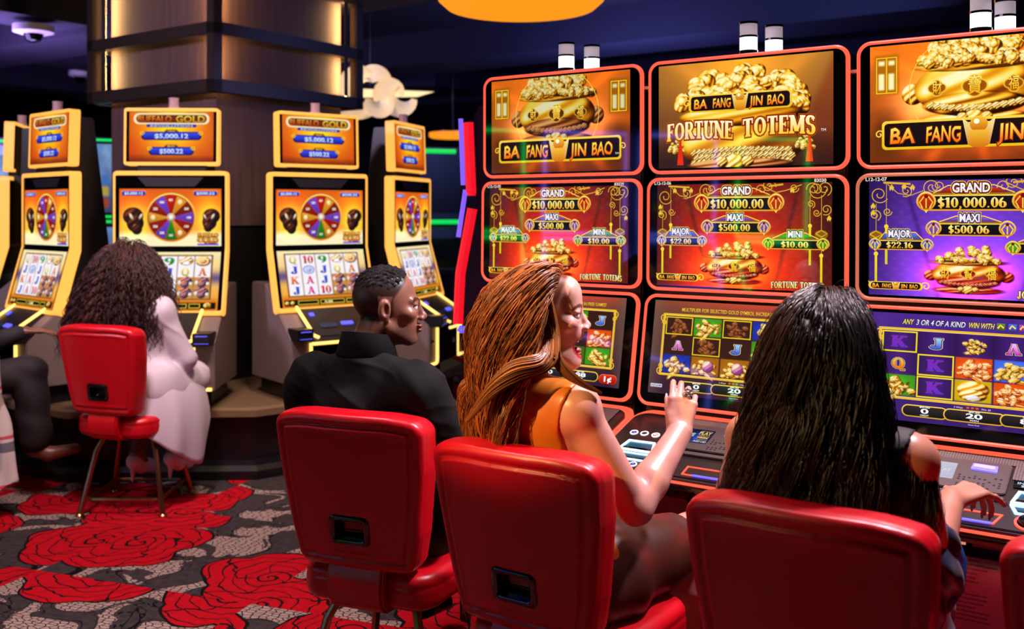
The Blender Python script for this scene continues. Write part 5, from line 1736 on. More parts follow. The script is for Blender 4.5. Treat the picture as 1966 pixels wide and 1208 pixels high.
def twin_machine():
    root = thing('slot_machine', '', 'slot machine', group='amber-lit slot machines round the column')
    hw = 0.327
    sh = mat('cabinet_taupe', (0.50, 0.43, 0.42), 0.42, 0.25)
    # cabinet: two side pillars with sloping tops, smoked door between them
    MB().box((-0.26, -0.10, 0.395), (0.26, 0.28, 0.503)).build('toe_base', M_BLACK, root)
    body = MB().prism([(-0.25, 0.502), (-0.25, 0.775), (0.10, 1.08), (0.30, 1.08), (0.30, 0.502)], -0.315, 0.315).build('cabinet', sh, root, bevel=0.006)
    MB().box((-0.178, -0.262, 0.512), (0.178, -0.248, 0.755)).build('front_door', mat('smoked_door', (0.10, 0.12, 0.14), 0.12, 0.2), root, bevel=0.004)
    em = MB()
    for q in (90, 210, 330):
        x_, z_ = 0.10 + 0.009 * math.cos(math.radians(q)), 0.63 + 0.011 * math.sin(math.radians(q))
        em.tube([(x_, -0.2625, z_), (x_, -0.2650, z_)], 0.008, 10)
    em.build('emblem', M_WHITE, root)
    for sx in (-1, 1):
        s_ = MB()
        s_.tube([(sx * 0.192, -0.258, 0.745), (sx * 0.192, -0.258, 0.540), (sx * 0.197, -0.258, 0.522), (sx * 0.215, -0.258, 0.514), (sx * 0.300, -0.258, 0.514)], 0.010, 8)
        s_.build('light_strip', M_AMB_LED, root, smooth=True)
        MB().lathe([(0.014, 0.0), (0.014, 0.004), (0.008, 0.008)], (0, 0, 0), 14).build('lock', M_CHROME, root).matrix_local = Matrix.Translation((sx * 0.255, -0.251, 0.66)) @ Matrix.Rotation(PI / 2, 4, 'X')
    # spine holding the screens
    MB().prism([(0.06, 1.0), (0.02, 1.28), (0.03, 2.08), (0.20, 2.08), (0.30, 1.28), (0.30, 1.0)], -0.20, 0.20).build('spine', M_BLACK, root, bevel=0.006)
    out = with_bend(rrect(-hw, 0.0, hw, BL, 0.022, 3))
    inn = with_bend(rrect(-hw + 0.011, 0.025, hw - 0.011, BL - 0.025, 0.008, 3))
    scr = MB()
    for v0, v1 in ((0.025, BL1 - 1e-6), (BL1 + 1e-6, BL - 0.025)):
        scr.plate([(-hw + 0.011, v0), (hw - 0.011, v0), (hw - 0.011, v1), (-hw + 0.011, v1)], -0.06, 0.0, BENT)
    scr = scr.build('screen', M_GLASS, root)
    MB().ring(out, inn, -0.062, 0.006, BENT).build('light_frame', M_YEL_LED, scr)
    P1, _ = plane_map(-0.105, 0.915, 0.0, 1.295)
    link('display', _breels.mesh('display', P1, -0.2925, 0.028, 1.0, 0.0012), M_SCREEN, scr)

    P2, _ = plane_map(0.0, 1.295, 0.0, 1.748)
    link('display', _wheel.mesh('display', P2, -0.2925, 0.014, 1.05, 0.0012), M_SCREEN, scr)
    MB().plate([(-0.14, BL - 0.090), (0.14, BL - 0.090), (0.19, BL - 0.036), (-0.19, BL - 0.036)], 0.0, 0.002, BENT).build('camera_window', M_DARK, scr)
    # topper
    P, L = plane_map(0.015, 1.782, 0.025, 2.118)
    tw = 0.272
    tp = MB().plate(rrect(-tw + 0.012, 0.012, tw - 0.012, L - 0.012, 0.01, 3), -0.05, 0.0, P).build('topper', M_GLASS, root)
    MB().ring(rrect(-tw, 0.0, tw, L, 0.016, 3), rrect(-tw + 0.010, 0.019, tw - 0.010, L - 0.019, 0.006, 3), -0.058, 0.005, P).build('light_frame', M_YEL_LED, tp)
    link('display', _top.mesh('display', P, -0.2425, 0.022, 1.0, 0.0012), M_SCREEN, tp)
    cd = MB()
    cd.lathe([(0.033, 0.0), (0.033, 0.018), (0.028, 0.02), (0.028, 0.062), (0.030, 0.064), (0.030, 0.07)], (0.0, 0.07, 2.112), 20)
    cd.build('candle_light', mat('candle_dim', (0.62, 0.50, 0.52), 0.25, emit=(0.42, 0.32, 0.34), strength=0.5), root, smooth=True)  # faint glow put into the candle's material
    # deck
    D, DL = plane_map(-0.37, 0.765, -0.10, 0.935)
    dk = MB().plate([(-0.235, 0.0), (0.235, 0.0), (0.200, 0.05), (0.200, DL), (-0.200, DL), (-0.200, 0.05)], -0.035, 0.0, D).build('button_deck', M_DECKTOP, root, bevel=0.003)
    fr = MB()
    fr.tube([D(-0.235, 0.0, -0.012), D(0.235, 0.0, -0.012)], 0.010, 8)
    for sx in (-1, 1):
        fr.tube([D(sx * 0.206, DL + 0.01, 0.004), D(sx * 0.206, 0.085, 0.004), D(sx * 0.212, 0.06, 0.004), D(sx * 0.185, 0.03, 0.004)], 0.010, 8)
    fr.build('light_strip', M_AMB_LED, dk, smooth=True)
    for x, v, w, h in ((0.05, 0.15, 0.08, 0.028), (-0.14, 0.25, 0.03, 0.03)):
        MB().plate(rrect(x - w / 2, v - h / 2, x + w / 2, v + h / 2, 0.006, 3), 0.0, 0.006, D).build('lit_button', M_BLU_LED, dk)
    MB().plate(rrect(-0.13, 0.12, -0.02, 0.16, 0.008, 3), 0.0, 0.004, D).build('ticket_slot', mat('teal_slot', (0.12, 0.20, 0.28), 0.3), dk)
    MB().plate(rrect(-0.19, 0.045, 0.19, 0.095, 0.01, 3), 0.0, 0.004, D).build('wrist_rest', M_DARK, dk)
    for sx in (-1, 1):
        b = MB()
        b.mi(0).box((sx * 0.262 - 0.05, -0.335, 0.765), (sx * 0.262 + 0.05, -0.20, 0.835))
        b.mi(1).box((sx * 0.262 - 0.036, -0.339, 0.816), (sx * 0.262 + 0.036, -0.334, 0.826))
        b.mi(1).box((sx * 0.262 - 0.042, -0.339, 0.776), (sx * 0.262 + 0.042, -0.334, 0.784))
        b.build('ticket_box', [M_BLACK, M_BLU_LED], root, bevel=0.003)
    return root


CC = Vector((-2.07, 7.26, 0))
twin = None
for a, lab in ((3, 'amber-lit twin-screen slot machine where the woman in the white coat plays'),
               (38, 'amber-lit twin-screen slot machine behind the man in the black shirt'),
               (73, 'amber-lit slot machine seen edge-on at the right of the column, partly behind the man\'s head'),
               (-31, 'amber-lit slot machine angled away at left, left of the curly-haired woman'),
               (-76, 'amber-lit slot machine seen nearly edge-on at the far left edge')):
    r = math.radians(a)
    rot = math.radians({-31: -41}.get(a, a))
    if twin is None:
        twin = m_ = twin_machine()
    else:
        m_ = copy_tree(twin)
    m_['label'] = lab
    m_.location = CC + Vector((math.sin(r), -math.cos(r), 0)) * 1.45
    m_.rotation_euler = (0, 0, rot)

# the round platform they stand on
pf = thing('carousel_platform', 'black many-sided platform with a stepped foot under the amber-lit machines', 'platform', (-2.07, 7.26, 0))


def deca(r, z):
    return [(r * math.sin(math.radians(a)) / math.cos(math.radians(18)), -r * math.cos(math.radians(a)) / math.cos(math.radians(18)), z) for a in range(-15, 345, 36)]


def loft(name, rows, m):
    vs = [p for q in rows for p in deca(*q)]
    n = 10
    b = MB()
    fs = [tuple(range(n))[::-1], tuple(range((len(rows) - 1) * n, len(rows) * n))]
    for k in range(len(rows) - 1):
        fs += [(k * n + i, k * n + (i + 1) % n, (k + 1) * n + (i + 1) % n, (k + 1) * n + i) for i in range(n)]
    b.add(vs, fs)
    return b.build(name, m, pf)


M_PLAT = mat('platform_black', (0.07, 0.055, 0.075), 0.35)
loft('foot', [(1.69, 0.0), (1.69, 0.05), (1.66, 0.075), (1.58, 0.085)], M_PLAT)
loft('riser', [(1.56, 0.08), (1.56, 0.34)], M_PLAT)
loft('top_slab', [(1.60, 0.335), (1.64, 0.345), (1.64, 0.382), (1.62, 0.395)], mat('platform_lit_top', (0.46, 0.37, 0.27), 0.4))  # gold light of the strips put into the slab's colour


# ------------------------------------------------------------------ red casino chairs
def leather(name, c, rough=0.34):
    m = bpy.data.materials.new(name)
    g = NT(m)
    bs = g.t.nodes['Principled BSDF']
    bs.inputs['Base Color'].default_value = (*srgb(c), 1)
    bs.inputs['Roughness'].default_value = rough
    bs.inputs['Specular IOR Level'].default_value = 0.6
    tc = g.n('ShaderNodeTexCoord').outputs['Object']
    v = g.n('ShaderNodeTexVoronoi', {'feature': 'DISTANCE_TO_EDGE'}, Vector=tc, Scale=260.0).outputs['Distance']
    n = g.n('ShaderNodeTexNoise', None, Vector=tc, Scale=14.0, Detail=3.0).outputs['Fac']
    h = g.m('ADD', g.m('MULTIPLY', g.m('MINIMUM', v, 0.12), 1.2), g.m('MULTIPLY', n, 0.5))
    g.put(bs.inputs['Normal'], g.n('ShaderNodeBump', None, Height=h, Strength=0.12, Distance=0.004).outputs[0])
    return m


M_RED = leather('red_leather', (0.78, 0.018, 0.095))
M_BRASS = mat('brass_tube', (0.66, 0.47, 0.32), 0.28, 1.0)


def rbox2(x, z, hx_, hz, r):
    qx, qz = np.abs(x) - hx_ + r, np.abs(z) - hz + r
    return np.minimum(np.maximum(qx, qz), 0) + np.sqrt(np.maximum(qx, 0) ** 2 + np.maximum(qz, 0) ** 2) - r


def slab(d2, y, hy, re):
    a, b = d2 + re, np.abs(y) - hy + re
    return np.minimum(np.maximum(a, b), 0) + np.sqrt(np.maximum(a, 0) ** 2 + np.maximum(b, 0) ** 2) - re


def back_y(x, z):
    return -0.222 - (z - 0.52) * 0.16 + 0.45 * x * x


def chair_meshes():
    S = Sdf((-0.29, -0.42, 0.46), (0.29, -0.1, 1.01), 0.0055)
    sl, X, Y, Z = S.blk((-1, -1, 0), (1, 1, 2))
    w = np.interp(Z, [0.50, 0.62, 0.80, 0.96], [0.178, 0.205, 0.230, 0.238])
    xs = X * (0.238 / w)
    top = 0.955 - 0.02 * np.clip((np.abs(X) - 0.1) / 0.13, 0, 1) ** 2
    zc = (Z - 0.505) / (top - 0.505) * 0.45 + 0.505
    d2 = rbox2(xs, zc - 0.73, 0.238, 0.225, 0.038)
    yy = Y - back_y(X, Z)
    d = slab(d2, yy, 0.052, 0.026)
    rear = np.clip(-yy / 0.03, 0, 1)
    d = d + rear * (0.0065 * np.exp(-((d2 + 0.036) / 0.0055) ** 2) - 0.003 * np.exp(-((d2 + 0.047) / 0.006) ** 2))
    d = d + 0.0035 * np.exp(-((np.abs(yy) - 0.030) / 0.005) ** 2) * np.clip(1 + d2 / 0.01, 0, 1)
    hole = np.maximum(rbox2(X, Z - 0.622, 0.060, 0.040, 0.015), yy + 0.018)
    d = np.maximum(d, -hole)
    S.D[sl] = d
    back = S.mesh()
    S = Sdf((-0.27, -0.27, 0.36), (0.27, 0.27, 0.53), 0.006)
    sl, X, Y, Z = S.blk((-1, -1, 0), (1, 1, 2))
    d2 = rbox2(X * (1 + 0.12 * (Y < 0) * np.abs(Y) / 0.22), Y, 0.235, 0.225, 0.08)
    zz = Z - 0.447 + 0.25 * np.clip(X * X + Y * Y, 0, 0.06) - 0.006
    d = slab(d2, zz, 0.052, 0.032)
    d = d + 0.005 * np.exp(-((zz - 0.018) / 0.005) ** 2) * np.clip(1 + d2 / 0.01, 0, 1)
    S.D[sl] = d
    seat = S.mesh()
    return back, seat


_bk, _st_ = chair_meshes()


def make_chair():
    root = thing('casino_chair', '', 'chair', group='red padded casino chairs')
    bo = link('backrest', fast_mesh('backrest', *_bk), M_RED, root)
    link('seat', fast_mesh('seat', *_st_), M_RED, root)
    h = MB()

    def PB(x, v, o=0.0):
        z = v
        return (x, back_y(x, z) - 0.052 - o, z)
    h.ring(rrect(-0.062, 0.581, 0.062, 0.663, 0.016, 4), rrect(-0.046, 0.595, 0.046, 0.650, 0.01, 4), -0.03, 0.005, PB, 0.004)
    h.plate(rrect(-0.06, 0.583, 0.06, 0.661, 0.014, 4), -0.031, -0.026, PB)
    h.plate([(-0.046, 0.594), (0.046, 0.594), (0.036, 0.616), (-0.030, 0.616)], -0.026, -0.0235, PB)
    h.build('handle', mat('handle_black', (0.03, 0.03, 0.035), 0.18, spec=0.8), bo, smooth=True)
    # strap that carries the back round under the seat
    s = MB()
    path = [(-0.225, 0.56), (-0.262, 0.50), (-0.268, 0.45), (-0.258, 0.405), (-0.225, 0.378), (-0.16, 0.372), (-0.06, 0.375)]
    inn = [(-0.195, 0.56), (-0.228, 0.50), (-0.234, 0.45), (-0.226, 0.42), (-0.205, 0.405), (-0.16, 0.400), (-0.06, 0.402)]
    s.prism(path + inn[::-1], -0.088, 0.088)
    s.build('strap', M_RED, root, bevel=0.008, smooth=True)
    MB().box((-0.17, -0.17, 0.375), (0.17, 0.17, 0.402)).build('seat_pan', M_BLACK, root, bevel=0.01)
    for sx in (-1, 1):
        for sy in (-1, 1):
            l = MB()
            l.tube([(sx * 0.115, sy * 0.115, 0.39), (sx * 0.150, sy * 0.155, 0.31), (sx * 0.205, sy * 0.215, 0.012)], 0.0135, 10)
            l.lathe([(0.022, 0.0), (0.022, 0.006), (0.015, 0.014)], (sx * 0.206, sy * 0.216, 0.0), 14)
            l.build('leg', M_BRASS, root, smooth=True)
    ring = []
    for cx, cy, a in ((1, 1, 0), (-1, 1, 90), (-1, -1, 180), (1, -1, 270)):
        for i in range(5):
            q = math.radians(a + 22.5 * i)
            ring.append((cx * 0.145 + 0.04 * math.cos(q), cy * 0.15 + 0.04 * math.sin(q), 0.075))
    f = MB().tube(ring, 0.009, 8, closed=True)
    for sx in (-1, 1):
        for sy in (-1, 1):
            f.tube([(sx * 0.172, sy * 0.178, 0.075), (sx * 0.195, sy * 0.203, 0.075)], 0.008, 8)
    f.build('footrest_ring', M_BRASS, root, smooth=True)
    return root


def az(deg):
    return np.array([math.sin(math.radians(deg)), math.cos(math.radians(deg)), 0.0])


CHAIRS = []      # (seat centre, facing azimuth)
_ch = None
for bx, by, a, lab in ((-2.02, 4.90, 19, 'red padded chair on four brass legs under the woman in the white coat'),
                       (-0.44, 2.78, 21, 'red padded chair with black back handle that the man in the black shirt sits on'),
                       (0.02, 2.36, 34, 'red padded chair with black back handle behind the laughing woman'),
                       (0.56, 1.89, 34, 'red padded chair in the foreground behind the woman with long black hair'),
                       (1.045, 1.60, 34, 'red padded chair cut off by the lower right corner')):
    if _ch is None:
        _ch = c_ = make_chair()
    else:
        c_ = copy_tree(_ch)
    c = np.array([bx, by, 0]) + 0.26 * az(a)
    c_.location = c
    c_.rotation_euler = (0, 0, -math.radians(a))
    c_['label'] = lab
    CHAIRS.append((c, a))


# ------------------------------------------------------------------ people
UP = np.array([0, 0, 1.0])


def vnorm(V, Q):
    a, b, c, d = (V[Q[:, i]] for i in range(4))
    n = np.cross(c - a, d - b)
    N = np.zeros_like(V)
    for i in range(4):
        for k in range(3):
            N[:, k] += np.bincount(Q[:, i], weights=n[:, k], minlength=len(V))
    return N / (np.linalg.norm(N, axis=1)[:, None] + 1e-12)


def unit(v):
    v = np.asarray(v, float)
    return v / np.linalg.norm(v)


def frame(fwd, up=UP):
    """columns: right, forward, up"""
    f = unit(fwd)
    r = unit(np.cross(f, up))
    return np.stack([r, f, np.cross(r, f)], 1)


def rot_ax(v, ax, deg):
    return np.array(Matrix.Rotation(math.radians(deg), 3, Vector(ax)) @ Vector(v))


def head_sdf(S, c, R, s=1.0, man=False, opened=False):
    def w(p):
        return c + R @ (np.array(p) * s)

    def ell(p, r, k=0.015, op='u', rr=None):
        S.ell(w(p), np.array(r) * s, k * s, op, R if rr is None else rr)

    def cone(a, b, ra, rb, k=0.015, op='u'):
        S.cone(w(a), w(b), ra * s, rb * s, k * s, op)
    dj = -0.024 if opened else 0.0
    cy = 0.067 if opened else 0.074
    ell((0, -0.012, 0.032), (0.073, 0.094, 0.086), 0.01)
    ell((0, 0.028, -0.028), (0.057, 0.062, 0.080), 0.03)
    ell((0, 0.040, -0.074 + dj), (0.042, 0.046, 0.034), 0.022)
    ell((0, cy, -0.098 + dj), (0.021, 0.017, 0.015), 0.02)
    for q in (-1, 1):
        cone((q * 0.053, -0.004, -0.055 + dj * 0.5), (q * 0.022, cy - 0.012, -0.096 + dj), 0.018 if man else 0.014, 0.014, 0.022)
        ell((q * 0.043, 0.060, -0.018), (0.022, 0.021, 0.017), 0.02)
        if man:
            cone((q * 0.010, 0.0865, 0.017), (q * 0.045, 0.069, 0.020), 0.009, 0.007, 0.014)
        else:
            cone((q * 0.010, 0.0835, 0.019), (q * 0.043, 0.069, 0.022), 0.0055, 0.005, 0.014)
        ell((q * 0.031, 0.092, 0.000), (0.0175, 0.014, 0.0105), 0.010, 's')
        ell((q * 0.0315, 0.0770, 0.0098), (0.0165, 0.0125, 0.0058), 0.004)
        ell((q * 0.0315, 0.0755, -0.0105), (0.0160, 0.0120, 0.0048), 0.004)
        # ear: rim, hollow, lobe
        ell((q * 0.0760, -0.013, -0.006), (0.0105, 0.0190, 0.032), 0.005)
        ell((q * 0.0875, -0.008, -0.003), (0.0105, 0.0115, 0.0195), 0.003, 's')
        ell((q * 0.0755, -0.002, -0.006), (0.0055, 0.004, 0.008), 0.004)
        ell((q * 0.073, -0.006, -0.034), (0.0065, 0.009, 0.009), 0.006)
    g = 1.0 if man else 0.82
    if not man:
        ell((0, 0.062, 0.055), (0.052, 0.030, 0.040), 0.03)
        ell((0, 0.066, -0.048), (0.030, 0.027, 0.024), 0.02)
    cone((0, 0.084, 0.012), (0, 0.105 - 0.002 * (not man), -0.024), 0.0085 * g, 0.0105 * g, 0.012)
    ell((0, 0.1070 - 0.002 * (not man), -0.028), (0.0130 * g, 0.0115 * g, 0.0105 * g), 0.008)
    for q in (-1, 1):
        ell((q * 0.0125, 0.100, -0.034), (0.0085, 0.0095, 0.0075), 0.007)
        ell((q * 0.0065, 0.104, -0.0405), (0.0042, 0.006, 0.004), 0.003, 's')
    if opened:
        ell((0, 0.094, -0.080), (0.0300, 0.052, 0.0255), 0.005, 's')
        q = np.linspace(0, 2 * PI, 21)
        P = [(0.0290 * math.sin(a), 0.0900 - 0.036 * abs(math.sin(a)) ** 1.4 - 0.010 * (0.5 - 0.5 * math.cos(a)), -0.080 + 0.0275 * math.cos(a)) for a in q]
        for a, b in zip(P, P[1:]):
            cone(a, b, 0.0052, 0.0052, 0.006)
    else:
        f = 0.004 if man else 0.002
        ell((0, 0.0915 + f, -0.0560), (0.0235, 0.0105, 0.0065), 0.006)
        ell((0, 0.0905 + f, -0.0690), (0.0200, 0.0110, 0.0080), 0.006)
        cone((-0.024, 0.098, -0.0622), (0.024, 0.098, -0.0622), 0.0022, 0.0022, 0.003, 's')


def hand_sdf(S, wr, d, n, side, s=1.0, curl=(20, 25, 25), spread=4.0, thumb=(40, 20), fingers=None):
    """wr wrist, d along the palm, n back of the hand, side = thumb side"""
    d, n = unit(d), unit(n)
    n = unit(n - d * (n @ d))
    side = unit(np.asarray(side) - d * (side @ d) - n * (np.asarray(side) @ n))
    L = 0.088 * s
    lens = ((0.043, 0.026, 0.021), (0.047, 0.030, 0.022), (0.044, 0.028, 0.021), (0.034, 0.021, 0.018))
    tips = []
    for i in range(4):
        o = (1.5 - i) * 0.0195 * s
        base = wr + d * (L * (1.0, 1.04, 1.0, 0.92)[i]) + side * o
        S.cone(wr + side * o * 0.55 + d * 0.008, base, 0.0145 * s, 0.0105 * s, 0.012, flat=(n, 0.92))
        fd = unit(d + side * math.tan(math.radians(spread)) * (1.5 - i))
        cu = curl if fingers is None else fingers[i]
        ax = np.cross(fd, -n)
        p = base
        rr = np.array((0.0093, 0.0086, 0.0078, 0.0066)) * s * (1.0, 1.02, 0.97, 0.87)[i]
        v = fd
        for k in range(3):
            v = rot_ax(v, ax, cu[k])
            e = p + v * lens[i][k] * s
            S.cone(p, e, rr[k], rr[k + 1], 0.006 if k == 0 else 0.002)
            p = e
        tips.append((p, v))
    b = wr + d * 0.026 * s + side * 0.022 * s
    S.cone(wr + side * 0.012 * s, b + d * 0.012 - n * 0.006, 0.017 * s, 0.016 * s, 0.014)
    v = unit(d * math.cos(math.radians(thumb[0])) + side * math.sin(math.radians(thumb[0])) - n * 0.25)
    e = b + v * 0.042 * s
    S.cone(b, e, 0.0140 * s, 0.0100 * s, 0.010)
    v2 = rot_ax(v, n, 0)
    v2 = unit(v * math.cos(math.radians(thumb[1])) + (d - n * 0.3) * math.sin(math.radians(thumb[1])))
    e2 = e + v2 * 0.031 * s
    S.cone(e, e2, 0.0098 * s, 0.0074 * s, 0.003)
    tips.append((e2, v2))
    return tips


class Fig:
    """holds the joints of one person and grows the body and the clothes from them"""

    def __init__(s, pel, neck, shR, shL, head, Rh, fwd, scale=1.0, man=False, opened=False):
        s.pel, s.neck, s.shR, s.shL, s.head, s.Rh = (np.array(x, float) for x in (pel, neck, shR, shL, head, Rh))
        s.f = unit(fwd)
        s.r = unit(np.cross(s.f, UP))
        s.man, s.opened = man, opened
        s.limbs = {}
        s.hands = []
        s.sc = scale

    def torso(s, S, e=0.0, k=0.05):
        pel, nk = s.pel, s.neck
        mid = (s.shR + s.shL) / 2
        ax = unit(mid - pel)
        rs = unit(s.shR - s.shL)
        rm = unit(s.r + rs)
        m = 1.12 if s.man else 1.0

        def F(r):
            f = unit(np.cross(ax, r)) * 1.0
            f = f if f @ s.f > 0 else -f
            return np.stack([r, f, ax], 1)
        L = np.linalg.norm(mid - pel)
        S.ell(pel + UP * 0.01, np.array((0.178, 0.125, 0.115)) * (1.0 if not s.man else 0.98) + e, k, 'u', F(s.r))
        S.ell(pel + ax * L * 0.38, np.array((0.128 * m, 0.098 * m, 0.150)) + e, k, 'u', F(rm))
        S.ell(pel + ax * L * 0.72, np.array((0.150 * m, 0.105 * m, 0.155)) + e, k, 'u', F(rs))
        S.ell(mid - ax * 0.025, np.array((0.150 * m, 0.085 * m, 0.075)) + e, k, 'u', F(rs))
        for sh in (s.shR, s.shL):
            S.cone(nk - UP * 0.02, sh + UP * 0.004, 0.048 * m + e, 0.044 * m + e, 0.04)
            S.ell(sh, np.full(3, 0.053 * m) + e, 0.035)

    def body(s, name, h, color, parent, m, legs=True, pad=0.10):
        pts = [s.pel, s.neck, s.shR, s.shL, s.head + UP * 0.13, s.head]
        for L in s.limbs.values():
            pts += [p for p, _ in L]
        for hd in s.hands:
            pts += [np.asarray(hd['wr']) + unit(hd['d']) * 0.17]
        pts = np.array(pts)
        S = Sdf(pts.min(0) - pad - 0.05, pts.max(0) + pad, h)
        s.torso(S)
        for L in s.limbs.values():
            for (a, ra), (b, rb) in zip(L, L[1:]):
                S.cone(a, b, ra, rb, 0.018)
        m_ = 1.14 if s.man else 1.0
        S.cone(s.head + s.Rh @ np.array((0, -0.030, -0.060)) * s.sc, s.neck - UP * 0.01, 0.050 * m_, 0.056 * m_, 0.02)
        head_sdf(S, s.head, s.Rh, s.sc, s.man, s.opened)
        s.tips = []
        for hd in s.hands:
            s.tips.append(hand_sdf(S, **hd))
        V, Q = S.mesh()
        V = relax(V, Q, 1)
        me = fast_mesh(name, V, Q, srgb(np.clip(color(s, V), 0, 1)), 'skin')
        return link(name, me, m, parent)

    def local(s, V):
        return (V - s.head) @ s.Rh / s.sc


def skin_mat(name, rough=0.45, coat=0.0):
    m = mat(name, (0.6, 0.4, 0.3), rough, attr='skin', coat=coat, bump=(220.0, 0.06))
    return m


def face_paint(fig, V, skin, lip, brow, scalp=None, capf=None, stub=None, blush=None):
    q = fig.local(V)
    col = np.tile(np.array(skin, float), (len(V), 1))
    col *= (1 + 0.05 * noise3(V, 60, 5))[:, None]

    def mixin(a, c):
        a = np.clip(a, 0, 1)[:, None]
        return col * (1 - a) + np.array(c) * a
    near = (np.abs(q) < 0.16).all(1)
    if blush is not None:
        for sx in (-1, 1):
            d = np.linalg.norm((q - (sx * 0.045, 0.06, -0.03)) / (0.03, 0.04, 0.025), axis=1)
            col = mixin(0.5 * np.exp(-d * d) * near, blush)
    if stub is not None:
        a = np.clip((-0.045 - q[:, 2]) / 0.02, 0, 1) * np.clip((q[:, 1] - 0.0) / 0.03, 0, 1) * near * (q[:, 2] > -0.14)
        col = mixin(a * 0.45, stub)
    if fig.opened:
        t = np.hypot(q[:, 0] / 0.0290, (q[:, 2] + 0.080) / 0.0275)
        col = mixin((np.abs(t - 1.0) < 0.22) * (q[:, 1] > 0.045) * near * 1.0, lip)
        col = mixin((t < 0.82) * (q[:, 1] > 0.02) * (q[:, 1] < 0.10) * near * 1.0, (0.42, 0.06, 0.09))
    else:
        a = (np.abs(q[:, 2] + 0.0625) < 0.0125 - 0.25 * np.abs(q[:, 0])) * (q[:, 1] > 0.082) * near
        col = mixin(a * 0.8, lip)
    bz = 0.0205 + 0.006 * np.sin(np.clip((np.abs(q[:, 0]) - 0.012) / 0.04, 0, 1) * PI)
    a = (np.abs(q[:, 2] - bz) < 0.0048) * (np.abs(q[:, 0]) > 0.012) * (np.abs(q[:, 0]) < 0.052) * (q[:, 1] > 0.055) * near
    col = mixin(a * 0.85, brow)
    if capf is not None:
        col = mixin(capf(q) * near, scalp)
    return col


def eyes(fig, parent, iris, lidc):
    for sx in (-1, 1):
        c = fig.head + fig.Rh @ (np.array((sx * 0.0315, 0.0760, -0.0005)) * fig.sc)
        n = 16
        V, Q, K = [], [], []
        for i in range(n + 1):
            for j in range(2 * n):
                a, b = PI * i / n, PI * j / n
                p = np.array((math.sin(a) * math.cos(b), math.cos(a), math.sin(a) * math.sin(b)))
                V.append(c + fig.Rh @ p * 0.0124 * fig.sc)
                K.append((0.02, 0.02, 0.02) if a < 0.26 else iris if a < 0.55 else (0.92, 0.88, 0.88))
        for i in range(n):
            for j in range(2 * n):
                Q.append((i * 2 * n + j, i * 2 * n + (j + 1) % (2 * n), (i + 1) * 2 * n + (j + 1) % (2 * n), (i + 1) * 2 * n + j))
        link('eye', fast_mesh('eye', V, Q, srgb(np.array(K)), 'skin'), M_EYE, parent)


M_EYE = mat('eye', (0.9, 0.9, 0.9), 0.06, attr='skin', spec=0.6)


def strands(name, P, r, cols, m, parent, taper=0.35, sides=3):
    """P (n, m, 3) hair paths to one mesh of thin tapering locks"""
    n, k, _ = P.shape
    T = np.gradient(P, axis=1)
    T /= np.linalg.norm(T, axis=2, keepdims=True) + 1e-9
    ref = np.array([0.31, 0.52, 0.79])
    A = np.cross(T, ref)
    A /= np.linalg.norm(A, axis=2, keepdims=True) + 1e-9
    B = np.cross(T, A)
    t = np.linspace(0, 1, k)
    rad = (np.asarray(r).reshape(-1, 1) * np.minimum(1, np.interp(t, [0, 0.08, 0.6, 1], [0.5, 1, 1, taper]))[None])[..., None]
    rings = []
    for j in range(sides):
        q = 2 * PI * j / sides
        rings.append(P + rad * (A * math.cos(q) + B * math.sin(q)))
    V = np.stack(rings, 2)                       # n, k, sides, 3
    idx = np.arange(n * k * sides).reshape(n, k, sides)
    a = idx[:, :-1]
    b = idx[:, 1:]
    Q = np.stack([a, np.roll(a, -1, 2), np.roll(b, -1, 2), b], -1).reshape(-1, 4)
    K = np.repeat(cols, k * sides, 0) if cols.ndim == 2 else np.repeat(cols.reshape(-1, 3), sides, 0)
    me = fast_mesh(name, V.reshape(-1, 3), Q, srgb(np.clip(K, 0, 1)), 'skin')
    return link(name, me, m, parent)


